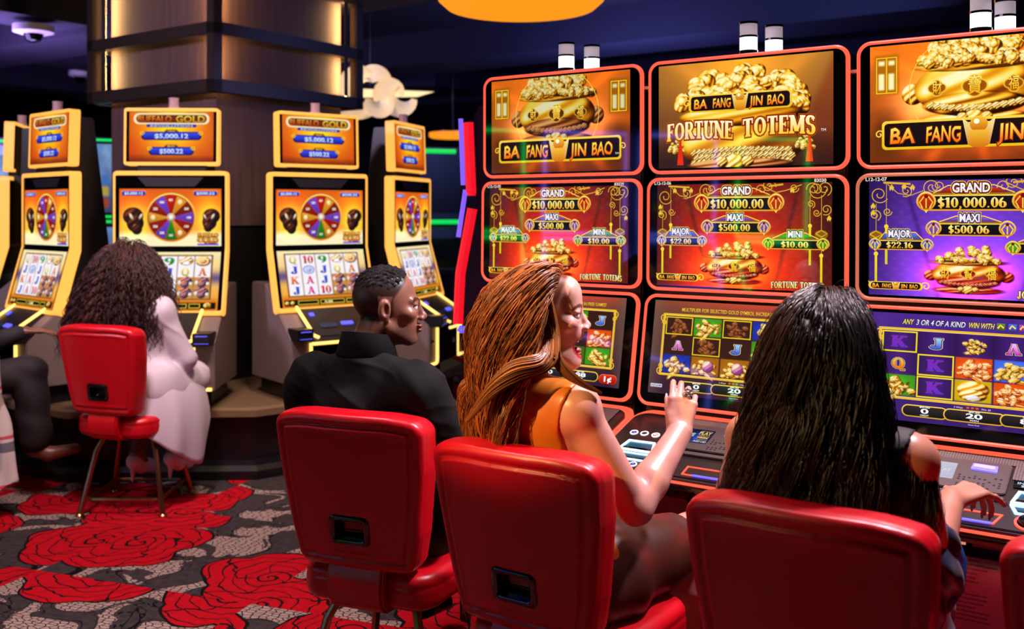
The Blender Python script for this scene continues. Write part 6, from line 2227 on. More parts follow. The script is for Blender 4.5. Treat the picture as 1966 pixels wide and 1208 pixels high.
def grow(fig, root_dir, init, steps, step, pull, layer, bodies, waves=None, stiff=0.80, seed=1, clumps=None, coh=0.35):
    """hair paths: root_dir (n,3) in head axes; init (n,3) world start directions; pull(i, P) world pull per step"""
    r = np.random.default_rng(seed)
    n = len(root_dir)
    rad = np.array((0.0745, 0.0955, 0.0875)) * fig.sc
    cen = fig.head + fig.Rh @ (np.array((0, -0.012, 0.032)) * fig.sc)
    P = cen + (root_dir * rad) @ fig.Rh.T
    d = init / np.linalg.norm(init, axis=1)[:, None]
    out = [P]
    for i in range(steps):
        d = d * stiff + pull(i, P) * (1 - stiff)
        d /= np.linalg.norm(d, axis=1)[:, None] + 1e-9
        P = P + d * step[:, None]
        q = (P - cen) @ fig.Rh / (rad + layer[:, None])
        l = np.linalg.norm(q, axis=1)
        hit = l < 1
        P[hit] = cen + ((q[hit] / l[hit][:, None]) * (rad + layer[hit][:, None])) @ fig.Rh.T
        for c, Rb, rb in bodies:
            q = (P - c) @ Rb / (rb + layer[:, None] * 0.7)
            l = np.linalg.norm(q, axis=1)
            hit = l < 1
            P[hit] = c + ((q[hit] / l[hit][:, None]) * (rb + layer[hit][:, None] * 0.7)) @ Rb.T
        d = (P - out[-1])
        d /= np.linalg.norm(d, axis=1)[:, None] + 1e-9
        out.append(P)
    P = np.stack(out, 1)
    if clumps is not None:
        nc, cl_ = clumps
        ci = r.choice(n, nc, replace=False)
        near = np.empty(n, int)
        for a in range(0, n, 500):
            near[a:a + 500] = np.argmax(root_dir[a:a + 500] @ root_dir[ci].T, 1)
        t = np.linspace(0, 1, steps + 1)[None, :, None]
        w = cl_ * np.clip(t * 1.5, 0, 1) * r.uniform(0.5, 1.0, (n, 1, 1))
        P = P * (1 - w) + P[ci[near]] * w
    if waves is not None:
        amp, freq = waves
        t = np.linspace(0, 1, steps + 1)[None, :]
        if clumps is None:
            ph = r.uniform(0, 6.28, (n, 1))
            fq = freq * r.uniform(0.8, 1.2, (n, 1))
        else:
            ph = r.uniform(0, 6.28, (nc, 1))[near] * coh + (root_dir @ np.array((2.1, 1.3, 2.6)))[:, None] * 1.6 + r.normal(0, 0.35, (n, 1))
            fq = freq * r.uniform(0.9, 1.1, (nc, 1))[near]
        a = amp * np.clip(t * 3, 0, 1)
        e1, e2 = fig.Rh[:, 0], fig.Rh[:, 1]
        P = P + (np.sin(t * fq * 6.28 + ph) * a)[..., None] * e1 + (np.cos(t * fq * 6.28 + ph) * a * 0.8)[..., None] * e2
    return P


def hair_mat(name, rough=0.38):
    m = mat(name, (0.3, 0.2, 0.1), rough, attr='skin', spec=0.55)
    return m


def cloth(name, fill, lo, hi, h, m, parent, folds=(), cuts=None, it=2, thin=None):
    S = Sdf(lo, hi, h)
    fill(S)
    V, Q = S.mesh()
    V = relax(V, Q, it)
    if folds:
        N = vnorm(V, Q)
        for amp, fr, d, sd in folds:
            d = unit(d)
            w = np.sin(V @ d * fr + 2.5 * noise3(V, 9, sd))
            if amp < 0:                       # sharp creases, fading in and out
                w = -(1 - np.abs(w)) ** 4 * np.clip(0.4 + noise3(V, 7, sd + 40), 0, 1)
            V = V + N * (amp * w)[:, None]
    return link(name, fast_mesh(name, V, Q), m, parent)


def half(S, p, n, k=0.006):
    """cut away everything on the side of p that n points to"""
    n = unit(n)
    sl, X, Y, Z = S.blk(S.lo, S.lo + S.h * S.n)
    d = (X - p[0]) * n[0] + (Y - p[1]) * n[1] + (Z - p[2]) * n[2]
    S.put(sl, -d, k, 's')


def legs(fig, knee_out=0.10, shin=0.40, r=(0.088, 0.062, 0.054, 0.038), foot=True, zk=0.0, fwd=0.40, ank=0.02):
    for key, sx in (('legR', 1), ('legL', -1)):
        hip = fig.pel + fig.r * sx * 0.09 + fig.f * 0.05 + UP * -0.0
        kn = hip + fig.f * fwd + fig.r * sx * knee_out * 0.5 + UP * zk
        an = kn - UP * shin + fig.f * ank
        fig.limbs[key] = [(hip, r[0]), (kn, r[1]), (an, r[3])]
        if foot:
            fig.limbs[key] += [(an + fig.f * 0.05 - UP * 0.055, 0.034), (an + fig.f * 0.155 - UP * 0.07, 0.027)]
        fig.limbs[key + 'k'] = [(kn, r[1]), (kn - UP * shin * 0.35 - fig.f * 0.015, r[2] + 0.004)]


def spline(pts, n):
    P = np.array(pts, float)
    t = np.linspace(0, len(P) - 1, n)
    i = np.clip(t.astype(int), 0, len(P) - 2)
    u = (t - i)[:, None]
    g = lambda k: P[np.clip(i + k, 0, len(P) - 1)]
    return 0.5 * (2 * g(0) + (g(1) - g(-1)) * u + (2 * g(-1) - 5 * g(0) + 4 * g(1) - g(2)) * u * u + (3 * g(0) - g(-1) - 3 * g(1) + g(2)) * u ** 3)


M_SKIN = {}
# ------------------------------------------------------------------ the man in the black shirt
c0, a0 = CHAIRS[1]
hd = np.array((-0.372, 2.975, 1.222))
man = Fig((c0[0] - 0.01, c0[1] - 0.03, 0.575), (-0.437, 2.925, 1.055), (-0.262, 2.825, 0.992), (-0.605, 3.035, 0.985), hd, frame((0.985, 0.17, -0.02)), az(26), 1.0, man=True)
man.limbs['armR'] = [(man.shR, 0.058), ((-0.150, 2.865, 0.760), 0.047), ((0.035, 3.060, 0.850), 0.032)]
man.limbs['armL'] = [(man.shL, 0.058), ((-0.665, 3.16, 0.76), 0.047), ((-0.47, 3.36, 0.84), 0.032)]
legs(man, 0.16, 0.40, (0.098, 0.07, 0.06, 0.045), fwd=0.36)
man.hands = [dict(wr=np.array((0.035, 3.06, 0.85)), d=(0.62, 0.75, 0.05), n=UP, side=np.array((-0.8, 0.5, 0.0)), s=1.06, curl=(15, 25, 20)),
             dict(wr=np.array((-0.47, 3.36, 0.84)), d=(0.5, 0.85, 0.0), n=UP, side=np.array((0.8, -0.5, 0.0)), s=1.06, curl=(20, 30, 25))]


def man_cap(q):
    y, z, x = q[:, 1], q[:, 2], np.abs(q[:, 0])
    line = np.where(z > 0.075, 0.062 - 0.25 * (0.118 - z), np.where(z > 0.03, 0.018 + 0.75 * (z - 0.03), np.where(z > -0.028, 0.016, -0.034 + 0.3 * (z + 0.028))))
    a = np.clip((line - y) / 0.008, 0, 1) * np.clip((z + 0.088) / 0.03, 0, 1)
    ear = (x > 0.071) & (np.abs(z + 0.006) < 0.042) & (np.abs(y + 0.010) < 0.030)
    return a * ~ear


root = thing('person', 'man in a black shirt with short cropped hair seated in profile, looking right', 'person', (man.pel[0], man.pel[1], 0))
PEOPLE_OFF = {}


def settle(root):
    """children were built in world space: keep them there under the moved parent"""
    bpy.context.view_layer.update()
    Mi = Matrix.Translation(root.location).inverted()
    for ch in root.children:
        ch.matrix_parent_inverse = Mi


body = man.body('body', 0.0029, lambda f, V: face_paint(f, V, (0.58, 0.385, 0.305), (0.52, 0.27, 0.25), (0.12, 0.08, 0.07), (0.17, 0.12, 0.105),
                lambda q: man_cap(q) * (0.82 - 0.25 * np.clip(-q[:, 2] / 0.07, 0, 1)), (0.30, 0.19, 0.155)), root, skin_mat('skin_brown', 0.38))
eyes(man, root, (0.14, 0.08, 0.05), None)


def man_hair(S):
    R, c = man.Rh, man.head
    S.ell(c + R @ np.array((0, -0.012, 0.033)), (0.0755, 0.0965, 0.0895), 0.004, 'u', R)
    half(S, c + R @ np.array((0, 0.052, 0.085)), R @ np.array((0, 0.80, -0.6)), 0.02)
    half(S, c + R @ np.array((0, -0.05, 0.030)), R @ np.array((0, -0.12, -1)), 0.02)


S_ = Sdf(man.head - 0.15, man.head + 0.16, 0.003)
man_hair(S_)
V_, Q_ = S_.mesh()
V_ = relax(V_, Q_, 1)
n_ = vnorm(V_, Q_)
up_ = np.clip(((V_ - man.head) @ man.Rh)[:, 2] / 0.11 * 1.6 - 0.55, 0, 1)
V_ = V_ + n_ * (0.0042 * up_ * (noise3(V_, 420, 3) + 0.6 * noise3(V_, 800, 4)) - 0.0045 * (1 - up_))[:, None]
link('hair', fast_mesh('hair', V_, Q_), mat('cropped_hair', (0.085, 0.06, 0.055), 0.65, spec=0.25, bump=(700.0, 0.5)), root)

M_SHIRT = mat('black_cotton', (0.034, 0.033, 0.042), 0.8, spec=0.25, bump=(900.0, 0.15))


def man_shirt(S):
    man.torso(S, 0.016, 0.06)
    for k in ('armR', 'armL'):
        (a, _), (b, _), (c, _) = man.limbs[k]
        a, b, c = np.array(a), np.array(b), np.array(c)
        S.cone(a, b, 0.082, 0.066, 0.03)
        S.cone(b, a + (c - a) * 0 + (b + (c - b) * 0.92) - a, 0.064, 0.045, 0.02)
    S.ell(man.pel + UP * 0.0, (0.19, 0.15, 0.10), 0.05)
    S.cone(man.neck + man.f * 0.0, man.neck + UP * 0.05 + man.f * 0.012, 0.076, 0.064, 0.012)
    S.cone(man.neck + UP * 0.09, man.neck + UP * 0.03, 0.062, 0.052, 0.004, 's')


cloth('shirt', man_shirt, (-0.95, 2.55, 0.42), (0.25, 3.55, 1.20), 0.0055, M_SHIRT, root,
      [(0.0045, 30, (0.7, 0.2, 0.9), 3), (-0.0045, 36, (0.75, 0.1, 0.65), 5), (-0.004, 48, (0.3, -0.2, 1.0), 8), (0.002, 90, (0.9, 0.3, 0.5), 7)])
# collar: a stand-up band folded over
cb = MB()
rows = []
for i in range(25):
    q = 2 * PI * i / 24
    dx, dy = math.sin(q), math.cos(q)
    base = man.neck + UP * 0.012 + man.f * 0.02
    lift = 0.014 * dy * -1
    rows.append([base + man.r * dx * 0.068 + man.f * dy * 0.072 + UP * (0.075 + lift - 0.012 * (dy > 0.5)),
                 base + man.r * dx * 0.073 + man.f * dy * 0.077 + UP * (0.078 + lift),
                 base + man.r * dx * 0.090 + man.f * dy * 0.096 + UP * (0.018 + lift * 0.5 - 0.02 * max(dy, 0)),
                 base + man.r * dx * 0.086 + man.f * dy * 0.092 + UP * (0.012 + lift * 0.5 - 0.02 * max(dy, 0)),
                 base + man.r * dx * 0.064 + man.f * dy * 0.068 + UP * (0.02)])
vs = [p for r_ in rows for p in r_]
fs = [(i * 5 + j, i * 5 + (j + 1) % 5, (i + 1) * 5 + (j + 1) % 5, (i + 1) * 5 + j) for i in range(24) for j in range(5)]
cb.add(vs, fs).build('collar', M_SHIRT, root, smooth=True, angle=80)


def trousers(fig, e=0.016):
    def f(S):
        S.ell(fig.pel + UP * 0.0, (0.19, 0.145, 0.12), 0.03, 'u', frame(fig.f))
        for k in ('legR', 'legL'):
            L = fig.limbs[k]
            S.cone(L[0][0], L[1][0], L[0][1] + e, L[1][1] + e, 0.03)
            S.cone(L[1][0], L[2][0] + UP * 0.02, L[1][1] + e, L[2][1] + e + 0.012, 0.02)
    return f


def around(fig, pad=0.2):
    P = [fig.pel]
    for k in ('legR', 'legL'):
        P += [p for p, _ in fig.limbs[k]]
    P = np.array(P)
    return P.min(0) - pad, P.max(0) + pad


lo, hi = around(man)
cloth('trousers', trousers(man), lo, hi, 0.008, mat('black_trousers', (0.05, 0.05, 0.06), 0.8), root, [(0.004, 40, (0.3, 0.3, 1), 2)])


def shoes(fig, m, parent, e=0.010):
    for k in ('legR', 'legL'):
        L = fig.limbs[k]
        b = Sdf(L[4][0] - 0.22, L[4][0] + 0.22, 0.006)
        b.cone(L[3][0] + UP * 0.01, L[4][0], L[3][1] + e, L[4][1] + e, 0.01)
        b.cone(L[3][0] - fig.f * 0.03 - UP * 0.012, L[4][0] + fig.f * 0.01 - UP * 0.012, 0.034, 0.034, 0.01, flat=(UP, 0.6))
        link('shoe', fast_mesh('shoe', *b.mesh()), m, parent)


shoes(man, mat('black_shoe', (0.04, 0.035, 0.035), 0.3), root)
settle(root)

# ------------------------------------------------------------------ the laughing woman
c0, a0 = CHAIRS[2]
hd = np.array((0.084, 2.490, 1.244))
w2 = Fig((c0[0] - 0.02, c0[1] - 0.02, 0.575), (0.020, 2.490, 1.085), (0.158, 2.395, 1.030), (-0.080, 2.590, 1.022), hd, frame((1.0, -0.08, 0.04)), az(34), 0.98, opened=True)
w2.limbs['armR'] = [(w2.shR, 0.047), ((0.300, 2.425, 0.785), 0.040), ((0.436, 2.590, 0.928), 0.026)]
w2.limbs['foreR'] = [((0.300, 2.425, 0.785), 0.039), ((0.345, 2.48, 0.835), 0.042), ((0.436, 2.590, 0.928), 0.026)]
w2.limbs['armL'] = [(w2.shL, 0.047), ((-0.06, 2.72, 0.78), 0.040), ((0.10, 2.86, 0.82), 0.026)]
legs(w2, 0.10, 0.40)
w2.hands = [dict(wr=np.array((0.436, 2.590, 0.928)), d=(0.17, 0.36, 0.92), n=(-0.15, -0.93, 0.35), side=np.array((-1.0, 0.2, 0.25)), s=0.98,
                 fingers=((24, 30, 20), (30, 34, 22), (34, 36, 25), (40, 40, 25)), spread=2.0, thumb=(22, 35)),
            dict(wr=np.array((0.10, 2.86, 0.82)), d=(0.6, 0.8, 0.0), n=UP, side=np.array((0.8, -0.6, 0.0)), s=0.95)]
root = thing('person', 'laughing woman with long auburn hair in a tan leather dress raising her right hand', 'person', (w2.pel[0], w2.pel[1], 0))


def cap_f(q):
    y, z = q[:, 1], q[:, 2]
    return np.clip((0.030 + 0.45 * (z - 0.02) - y) / 0.01, 0, 1) * np.clip((z + 0.07) / 0.02, 0, 1)


w2.body('body', 0.0028, lambda f, V: face_paint(f, V, (0.84, 0.62, 0.555), (0.72, 0.16, 0.20), (0.36, 0.22, 0.15), (0.42, 0.21, 0.09), cap_f, None, (0.86, 0.50, 0.45)), root, skin_mat('skin_fair', 0.36))
eyes(w2, root, (0.25, 0.30, 0.30), None)
# teeth and tongue inside the open mouth
tb = MB()
for k in range(-4, 5):
    a = k * 0.24
    for top in (1,):
        p = w2.head + w2.Rh @ (np.array((0.0205 * math.sin(a), 0.066 + 0.0225 * math.cos(a), -0.0585)) * w2.sc)
        M_ = Matrix.Translation(p) @ Matrix(np.array(w2.Rh).tolist()).to_4x4() @ Matrix.Rotation(-a, 4, 'Z')
        tb.box((-0.0023, -0.003, -0.0045), (0.0023, 0.002, 0.004), M_)
tb.build('teeth', mat('teeth', (0.95, 0.92, 0.88), 0.2), root, bevel=0.0008)
S_ = Sdf(w2.head - 0.13, w2.head + 0.13, 0.003)
S_.ell(w2.head + w2.Rh @ (np.array((0, 0.066, -0.090)) * w2.sc), (0.015, 0.022, 0.009), 0.005, 'u', w2.Rh)
link('tongue', fast_mesh('tongue', *S_.mesh()), mat('tongue', (0.75, 0.38, 0.40), 0.3), root)
# nails of the raised hand, and its ring
M_NAIL = mat('pale_nail', (0.93, 0.86, 0.86), 0.15)


def nails(fig, hi_, parent, m, n_back):
    for k, (p, v) in enumerate(fig.tips[hi_]):
        n = unit(np.asarray(n_back) - v * (np.asarray(n_back) @ v))
        if k < 4:
            n = unit(n)
        s_ = np.cross(v, n)
        b = MB()
        R_ = Matrix(np.stack([s_, v, n], 1).tolist()).to_4x4()
        M_ = Matrix.Translation(p + n * 0.0052 + v * 0.002) @ R_
        pts = [(0.0042 * math.cos(q) * (1 if math.sin(q) < 0 else 0.85), 0.009 * math.sin(q)) for q in np.linspace(0, 2 * PI, 14)[:-1]]
        b.plate(pts, 0, 0.0018, lambda x, y, o: tuple(M_ @ Vector((x, y, o - 0.02 * x * x / 0.004 * 4))))
        b.build('nail', m, parent, smooth=True)


nails(w2, 0, root, M_NAIL, w2.hands[0]['n'])
_d, _n = unit(w2.hands[0]['d']), unit(w2.hands[0]['n'])
_n = unit(_n - _d * (_n @ _d))
_s = unit(w2.hands[0]['side'] - _d * (w2.hands[0]['side'] @ _d) - _n * (w2.hands[0]['side'] @ _n))
rp = w2.hands[0]['wr'] + _d * 0.107 + _s * -0.0098 - _n * 0.006
rb = MB()
rb.mi(0).tube([rp + (_s * math.cos(q) + _n * math.sin(q)) * 0.0112 for q in np.linspace(0, 2 * PI, 21)[:-1]], 0.0017, 6, closed=True)
for q, e_ in ((0, 0.0), (1.1, 0.010), (2.2, 0.010), (3.3, 0.010), (4.4, 0.010), (5.5, 0.010)):
    c_ = rp + _n * (0.0150 if e_ == 0 else 0.0125) + (_s * math.cos(q) + _d * math.sin(q)) * e_
    rr_ = 0.0068 if e_ == 0 else 0.0058
    ring_ = [[c_ + _n * rr_ * math.cos(i * PI / 6) + (_s * math.cos(j * PI / 5) + _d * math.sin(j * PI / 5)) * rr_ * math.sin(i * PI / 6) for j in range(10)] for i in range(7)]
    rb.mi(1).add([p for r_ in ring_ for p in r_], [(i * 10 + j, i * 10 + (j + 1) % 10, (i + 1) * 10 + (j + 1) % 10, (i + 1) * 10 + j) for i in range(6) for j in range(10)])
rb.build('ring', [mat('gold_ring', (0.8, 0.6, 0.3), 0.2, 1.0), mat('ring_stone', (0.62, 0.60, 0.64), 0.12, 0.7)], root, smooth=True)

M_TAN = leather('tan_leather', (0.80, 0.45, 0.13), 0.36)
M_BROWNL = leather('brown_leather', (0.27, 0.125, 0.075), 0.42)


def vest(S):
    w2.torso(S, 0.006, 0.05)
    for sh in (w2.shR, w2.shL):
        o = unit(sh - w2.neck) * 1.0
        S.ell(sh + o * 0.040 + UP * -0.030, (0.066, 0.105, 0.120), 0.004, 's', frame(w2.f))
    half(S, w2.neck + UP * 0.012, UP - w2.f * 0.0, 0.006)
    S.ell(w2.neck + UP * 0.03, (0.068, 0.068, 0.05), 0.006, 's')


cloth('dress', vest, (-0.35, 2.1, 0.40), (0.45, 2.95, 1.20), 0.005, M_TAN, root, [(0.002, 50, (0.5, 0.2, 1), 2)])


def skirt(S):
    S.ell(w2.pel, (0.205, 0.155, 0.135), 0.05, 'u', frame(w2.f))
    for k in ('legR', 'legL'):
        L = w2.limbs[k]
        a, b = np.array(L[0][0]), np.array(L[1][0])
        S.cone(a, a + (b - a) * 0.80, 0.112, 0.092, 0.05)
    S.cone(w2.pel + w2.f * 0.1, w2.pel + w2.f * 0.33, 0.11, 0.08, 0.06)
    half(S, w2.pel + w2.f * 0.36, w2.f, 0.008)


lo, hi = around(w2, 0.25)
cloth('skirt', skirt, lo, hi, 0.0065, M_BROWNL, root, [(0.004, 44, (0.6, 0.4, 0.3), 4)])
shoes(w2, mat('tan_shoe', (0.45, 0.30, 0.2), 0.35), root)


# hair: long, wavy, thrown back over the left shoulder
def dirs(n, seed, ok):
    r = np.random.default_rng(seed)
    out = []
    while len(out) < n:
        v = unit(r.normal(size=3))
        if ok(v):
            out.append(v)
    return np.array(out)


r_ = np.random.default_rng(21)
n2 = 5600
D2 = dirs(n2, 5, lambda v: v[2] > -0.30 and v[1] < 0.40 + 0.45 * (v[2] - 0.3) and not (v[1] > 0.22 and v[2] < 0.02))
fw, rt = w2.Rh[:, 1], w2.Rh[:, 0]
side = np.sign(D2[:, :1] + 0.12)
low2 = 1 - np.clip(D2[:, 2:3] * 1.4, 0, 1)
init = side * rt * 0.5 * (1 - low2) - fw * (0.85 - 0.45 * low2 * (D2[:, 1:2] > -0.3)) - UP * 0.8 * low2
back = -unit(np.array((fw[0], fw[1], 0)))
mid = (w2.shR + w2.shL) / 2
tors = [(w2.pel + unit(mid - w2.pel) * np.linalg.norm(mid - w2.pel) * 0.78, frame(w2.f), np.array((0.150, 0.118, 0.20))),
        (mid, frame(np.cross(UP, unit(w2.shR - w2.shL))), np.array((0.19, 0.085, 0.068)))]
lay = r_.uniform(0.001, 0.010, n2) + r_.uniform(0, 0.026, n2) * np.clip(0.4 - D2[:, 1], 0, 1) * np.clip(1.15 - D2[:, 2], 0, 1)
blow = r_.uniform(0.02, 0.30, n2)[:, None] * np.clip(0.6 - D2[:, :1], 0.1, 1.4)


frontal = np.clip(D2[:, :1] - 0.35, 0, 1) * np.clip(0.5 - D2[:, 2:3], 0, 1) * np.clip(D2[:, 1:2] + 0.5, 0, 1) * 4


def pull2(i, P):
    t = i / 36
    return -UP * (0.85 + 0.2 * t) + back * (0.24 * math.exp(-t * 2.2) + blow * 0.10) + rt * 0.05 + back * np.clip((((P - w2.head) @ fw)[:, None] + 0.085 + 0.12 * blow) * 4.5, -0.6, 0.9) * min(1.0, t * 1.8)


stp = r_.uniform(0.0092, 0.0126, n2)
P2 = grow(w2, D2, init, 36, stp, pull2, lay, tors, (0.0165, 1.9), 0.78, 3, (150, 0.6))
cl = np.array((0.60, 0.35, 0.16)) * r_.uniform(0.55, 1.35, (n2, 1)) + r_.uniform(0, 0.06, (n2, 1)) * np.array((1, 0.7, 0.4))
M_HAIR2 = hair_mat('auburn_hair', 0.34)
strands('hair', P2, r_.uniform(0.0008, 0.0015, n2), cl, M_HAIR2, root)
# two loose locks swept over the right shoulder
def lock(name, pts, rad, n, col, seed, parent, m):
    r = np.random.default_rng(seed)
    c = spline(pts, 30)
    d = np.gradient(c, axis=0)
    d /= np.linalg.norm(d, axis=1)[:, None]
    a = np.cross(d, (0.2, 0.9, 0.3))
    a /= np.linalg.norm(a, axis=1)[:, None]
    b_ = np.cross(d, a)
    t = np.linspace(0, 1, 30)
    prof = np.interp(t, [0, 0.3, 0.62, 1], [0.12, 0.85, 1.0, 0.2]) * rad
    c = c + (np.sin(t * 9 + seed)[:, None] * a + np.cos(t * 7)[:, None] * b_ * 0.5) * 0.006 * t[:, None]
    q = r.uniform(0, 2 * PI, n)
    k = np.sqrt(r.uniform(0, 1, n))
    x, y = k * np.cos(q), k * np.sin(q) * 0.55
    tw = 0.9 * t[None, :] + 0.25 * np.sin(6 * t[None, :] + q[:, None])
    X = x[:, None] * np.cos(tw) - y[:, None] * np.sin(tw)
    Y = x[:, None] * np.sin(tw) + y[:, None] * np.cos(tw)
    P = c[None] + (X * prof)[..., None] * a[None] + (Y * prof)[..., None] * b_[None]
    strands(name, P, r.uniform(0.0008, 0.0015, n), np.array(col) * r.uniform(0.6, 1.35, (n, 1)), m, parent)


lock('hair_lock', [at(1052, 560, 2.425), at(1056, 640, 2.405), at(1072, 692, 2.375), at(1108, 728, 2.355), at(1152, 757, 2.37)], 0.020, 380, (0.46, 0.28, 0.15), 5, root, M_HAIR2)
lock('hair_lock', [at(1050, 545, 2.42), at(1062, 640, 2.405), at(1046, 694, 2.355), at(990, 716, 2.33), at(936, 752, 2.335), at(892, 806, 2.36)], 0.027, 620, (0.62, 0.38, 0.18), 6, root, M_HAIR2)
settle(root)

# ------------------------------------------------------------------ the woman with long black hair, seen from behind
c0, a0 = CHAIRS[3]
hd = np.array((0.660, 2.105, 1.214))
w4 = Fig((c0[0] + 0.0, c0[1] - 0.02, 0.575), (0.655, 2.085, 1.065), (0.792, 1.985, 1.005), (0.525, 2.180, 1.005), hd, frame((0.50, 0.86, -0.08)), az(34), 1.0)
w4.limbs['armR'] = [(w4.shR, 0.047), ((0.868, 2.055, 0.780), 0.040), ((1.000, 2.262, 0.848), 0.026)]
w4.limbs['armL'] = [(w4.shL, 0.047), ((0.50, 2.32, 0.80), 0.040), ((0.72, 2.47, 0.83), 0.026)]
legs(w4, -0.10, 0.40, fwd=0.36)
w4.hands = [dict(wr=np.array((1.000, 2.262, 0.848)), d=(0.86, 0.50, 0.16), n=(-0.25, -0.25, 0.93), side=np.array((-0.45, 0.85, 0.2)), s=0.98,
                 fingers=((38, 30, 20), (42, 30, 20), (40, 34, 20), (26, 16, 10)), spread=7.0, thumb=(48, 15)),
            dict(wr=np.array((0.72, 2.47, 0.83)), d=(0.6, 0.8, 0.0), n=UP, side=np.array((0.8, -0.6, 0.0)), s=0.95)]
root = thing('person', 'woman seen from behind with long straight black hair, right hand over the buttons', 'person', (w4.pel[0], w4.pel[1], 0))
w4.body('body', 0.0040, lambda f, V: face_paint(f, V, (0.76, 0.52, 0.43), (0.65, 0.25, 0.25), (0.12, 0.08, 0.07), (0.07, 0.05, 0.05), cap_f), root, skin_mat('skin_tan', 0.38))
eyes(w4, root, (0.14, 0.08, 0.05), None)
nails(w4, 0, root, mat('rose_nail', (0.62, 0.36, 0.42), 0.15), w4.hands[0]['n'])


def top4(S):
    w4.torso(S, 0.006, 0.05)
    for sh in (w4.shR, w4.shL):
        o = unit(sh - w4.neck)
        S.ell(sh + o * 0.042 + UP * -0.03, (0.064, 0.100, 0.115), 0.004, 's', frame(w4.f))
    half(S, w4.neck + UP * 0.012, UP, 0.006)
    S.ell(w4.neck + UP * 0.03, (0.075, 0.075, 0.055), 0.006, 's')


cloth('top', top4, (0.25, 1.7, 0.40), (1.05, 2.5, 1.20), 0.0055, mat('black_top', (0.05, 0.045, 0.055), 0.7), root, [(0.002, 60, (0.5, 0.2, 1), 2)])
lo, hi = around(w4, 0.22)
M_NAVY = mat('navy_satin', (0.08, 0.11, 0.25), 0.35, sheen=0.2)


def skirt4(S):
    S.ell(w4.pel, (0.205, 0.155, 0.125), 0.05, 'u', frame(w4.f))
    for k in ('legR', 'legL'):
        L = w4.limbs[k]
        S.cone(L[0][0], L[1][0], 0.112, 0.085, 0.05)
        S.cone(L[1][0], L[2][0], 0.085, 0.06, 0.03)


cloth('trousers', skirt4, lo, hi, 0.008, M_NAVY, root, [(0.005, 44, (0.6, 0.4, 0.3), 4)])
shoes(w4, mat('navy_shoe', (0.06, 0.07, 0.12), 0.35), root)


def sleeve4(S):
    e_ = np.array((0.868, 2.055, 0.780))
    S.ell(e_ + (-0.004, 0.0, 0.008), (0.054, 0.054, 0.080), 0.03)
    S.cone(e_ + (-0.01, -0.01, 0.03), e_ + (0.022, 0.030, -0.03), 0.050, 0.054, 0.02)
    S.cone(e_ + (-0.02, -0.02, -0.02), e_ + (-0.08, 0.0, -0.20), 0.055, 0.06, 0.04)
    S.cone(e_ + (0.05, 0.06, -0.02), e_ + (0.12, 0.14, -0.01), 0.046, 0.050, 0.004, 's')


cloth('jacket_sleeve', sleeve4, (0.65, 1.85, 0.45), (1.10, 2.35, 0.98), 0.005, M_NAVY, root, [(0.005, 75, (0.4, 0.5, 1.0), 6), (0.003, 120, (1, -0.3, 0.4), 8)])
lb = MB()
e_ = np.array((0.868, 2.055, 0.780))
lb.tube([e_ + p_ for p_ in ((0.030, 0.030, 0.075), (0.052, 0.020, 0.045), (0.062, 0.005, 0.0), (0.050, -0.010, -0.045), (0.018, -0.025, -0.085), (-0.03, -0.03, -0.115))], [0.006, 0.010, 0.012, 0.012, 0.011, 0.006], 10)
lb.build('jacket_cuff', mat('blue_lining', (0.16, 0.34, 0.66), 0.35), root, smooth=True)

n4 = 6000
r_ = np.random.default_rng(31)
D4 = dirs(n4, 9, lambda v: v[2] > -0.35 and v[1] < 0.45 + 0.35 * (v[2] - 0.3) and not (v[1] > 0.15 and v[2] < 0.1))
fw, rt = w4.Rh[:, 1], w4.Rh[:, 0]
side = np.sign(D4[:, :1] + r_.normal(0, 0.03, (n4, 1)))
init = side * rt * 0.28 * np.clip(D4[:, 2:3], 0, 1) - fw * (0.9 + 0.2 * D4[:, 1:2]) - UP * 0.6 * (1 - np.clip(D4[:, 2:3], 0, 1))
mid = (w4.shR + w4.shL) / 2
tors = [(w4.pel + unit(mid - w4.pel) * np.linalg.norm(mid - w4.pel) * 0.78, frame(w4.f), np.array((0.150, 0.120, 0.20))),
        (mid, frame(np.cross(UP, unit(w4.shR - w4.shL))), np.array((0.19, 0.09, 0.068)))]
lay = r_.uniform(0.001, 0.010, n4) + r_.uniform(0, 0.028, n4) * np.clip(0.4 - D4[:, 1], 0, 1) * np.clip(1.1 - D4[:, 2], 0, 1)
out4 = np.clip(D4[:, :1], -1, 1) * r_.uniform(0.3, 1.2, (n4, 1))
left4 = np.array((-0.80, -0.1, 0))


def pull4(i, P):
    t = i / 34
    return -UP + (-fw * 0.28) * math.exp(-t * 2) + rt * out4 * 0.17 + left4 * 0.15 * t * np.clip(0.7 - D4[:, :1], 0, 1.5)


P4 = grow(w4, D4, init, 34, r_.uniform(0.0118, 0.0146, n4), pull4, lay, tors, (0.0105, 2.6), 0.72, 4, (230, 0.55))
lf = np.clip(0.45 - 0.9 * D4[:, :1], 0, 1) * r_.uniform(0.2, 1.0, (n4, 1))  # left strands painted browner: warm light put into the hair colour
cl = np.array((0.075, 0.055, 0.055)) * (1 - lf) + np.array((0.38, 0.225, 0.155)) * lf
cl = cl * r_.uniform(0.6, 1.25, (n4, 1))
strands('hair', P4, r_.uniform(0.0008, 0.0014, n4), cl, hair_mat('black_hair', 0.32), root)
settle(root)

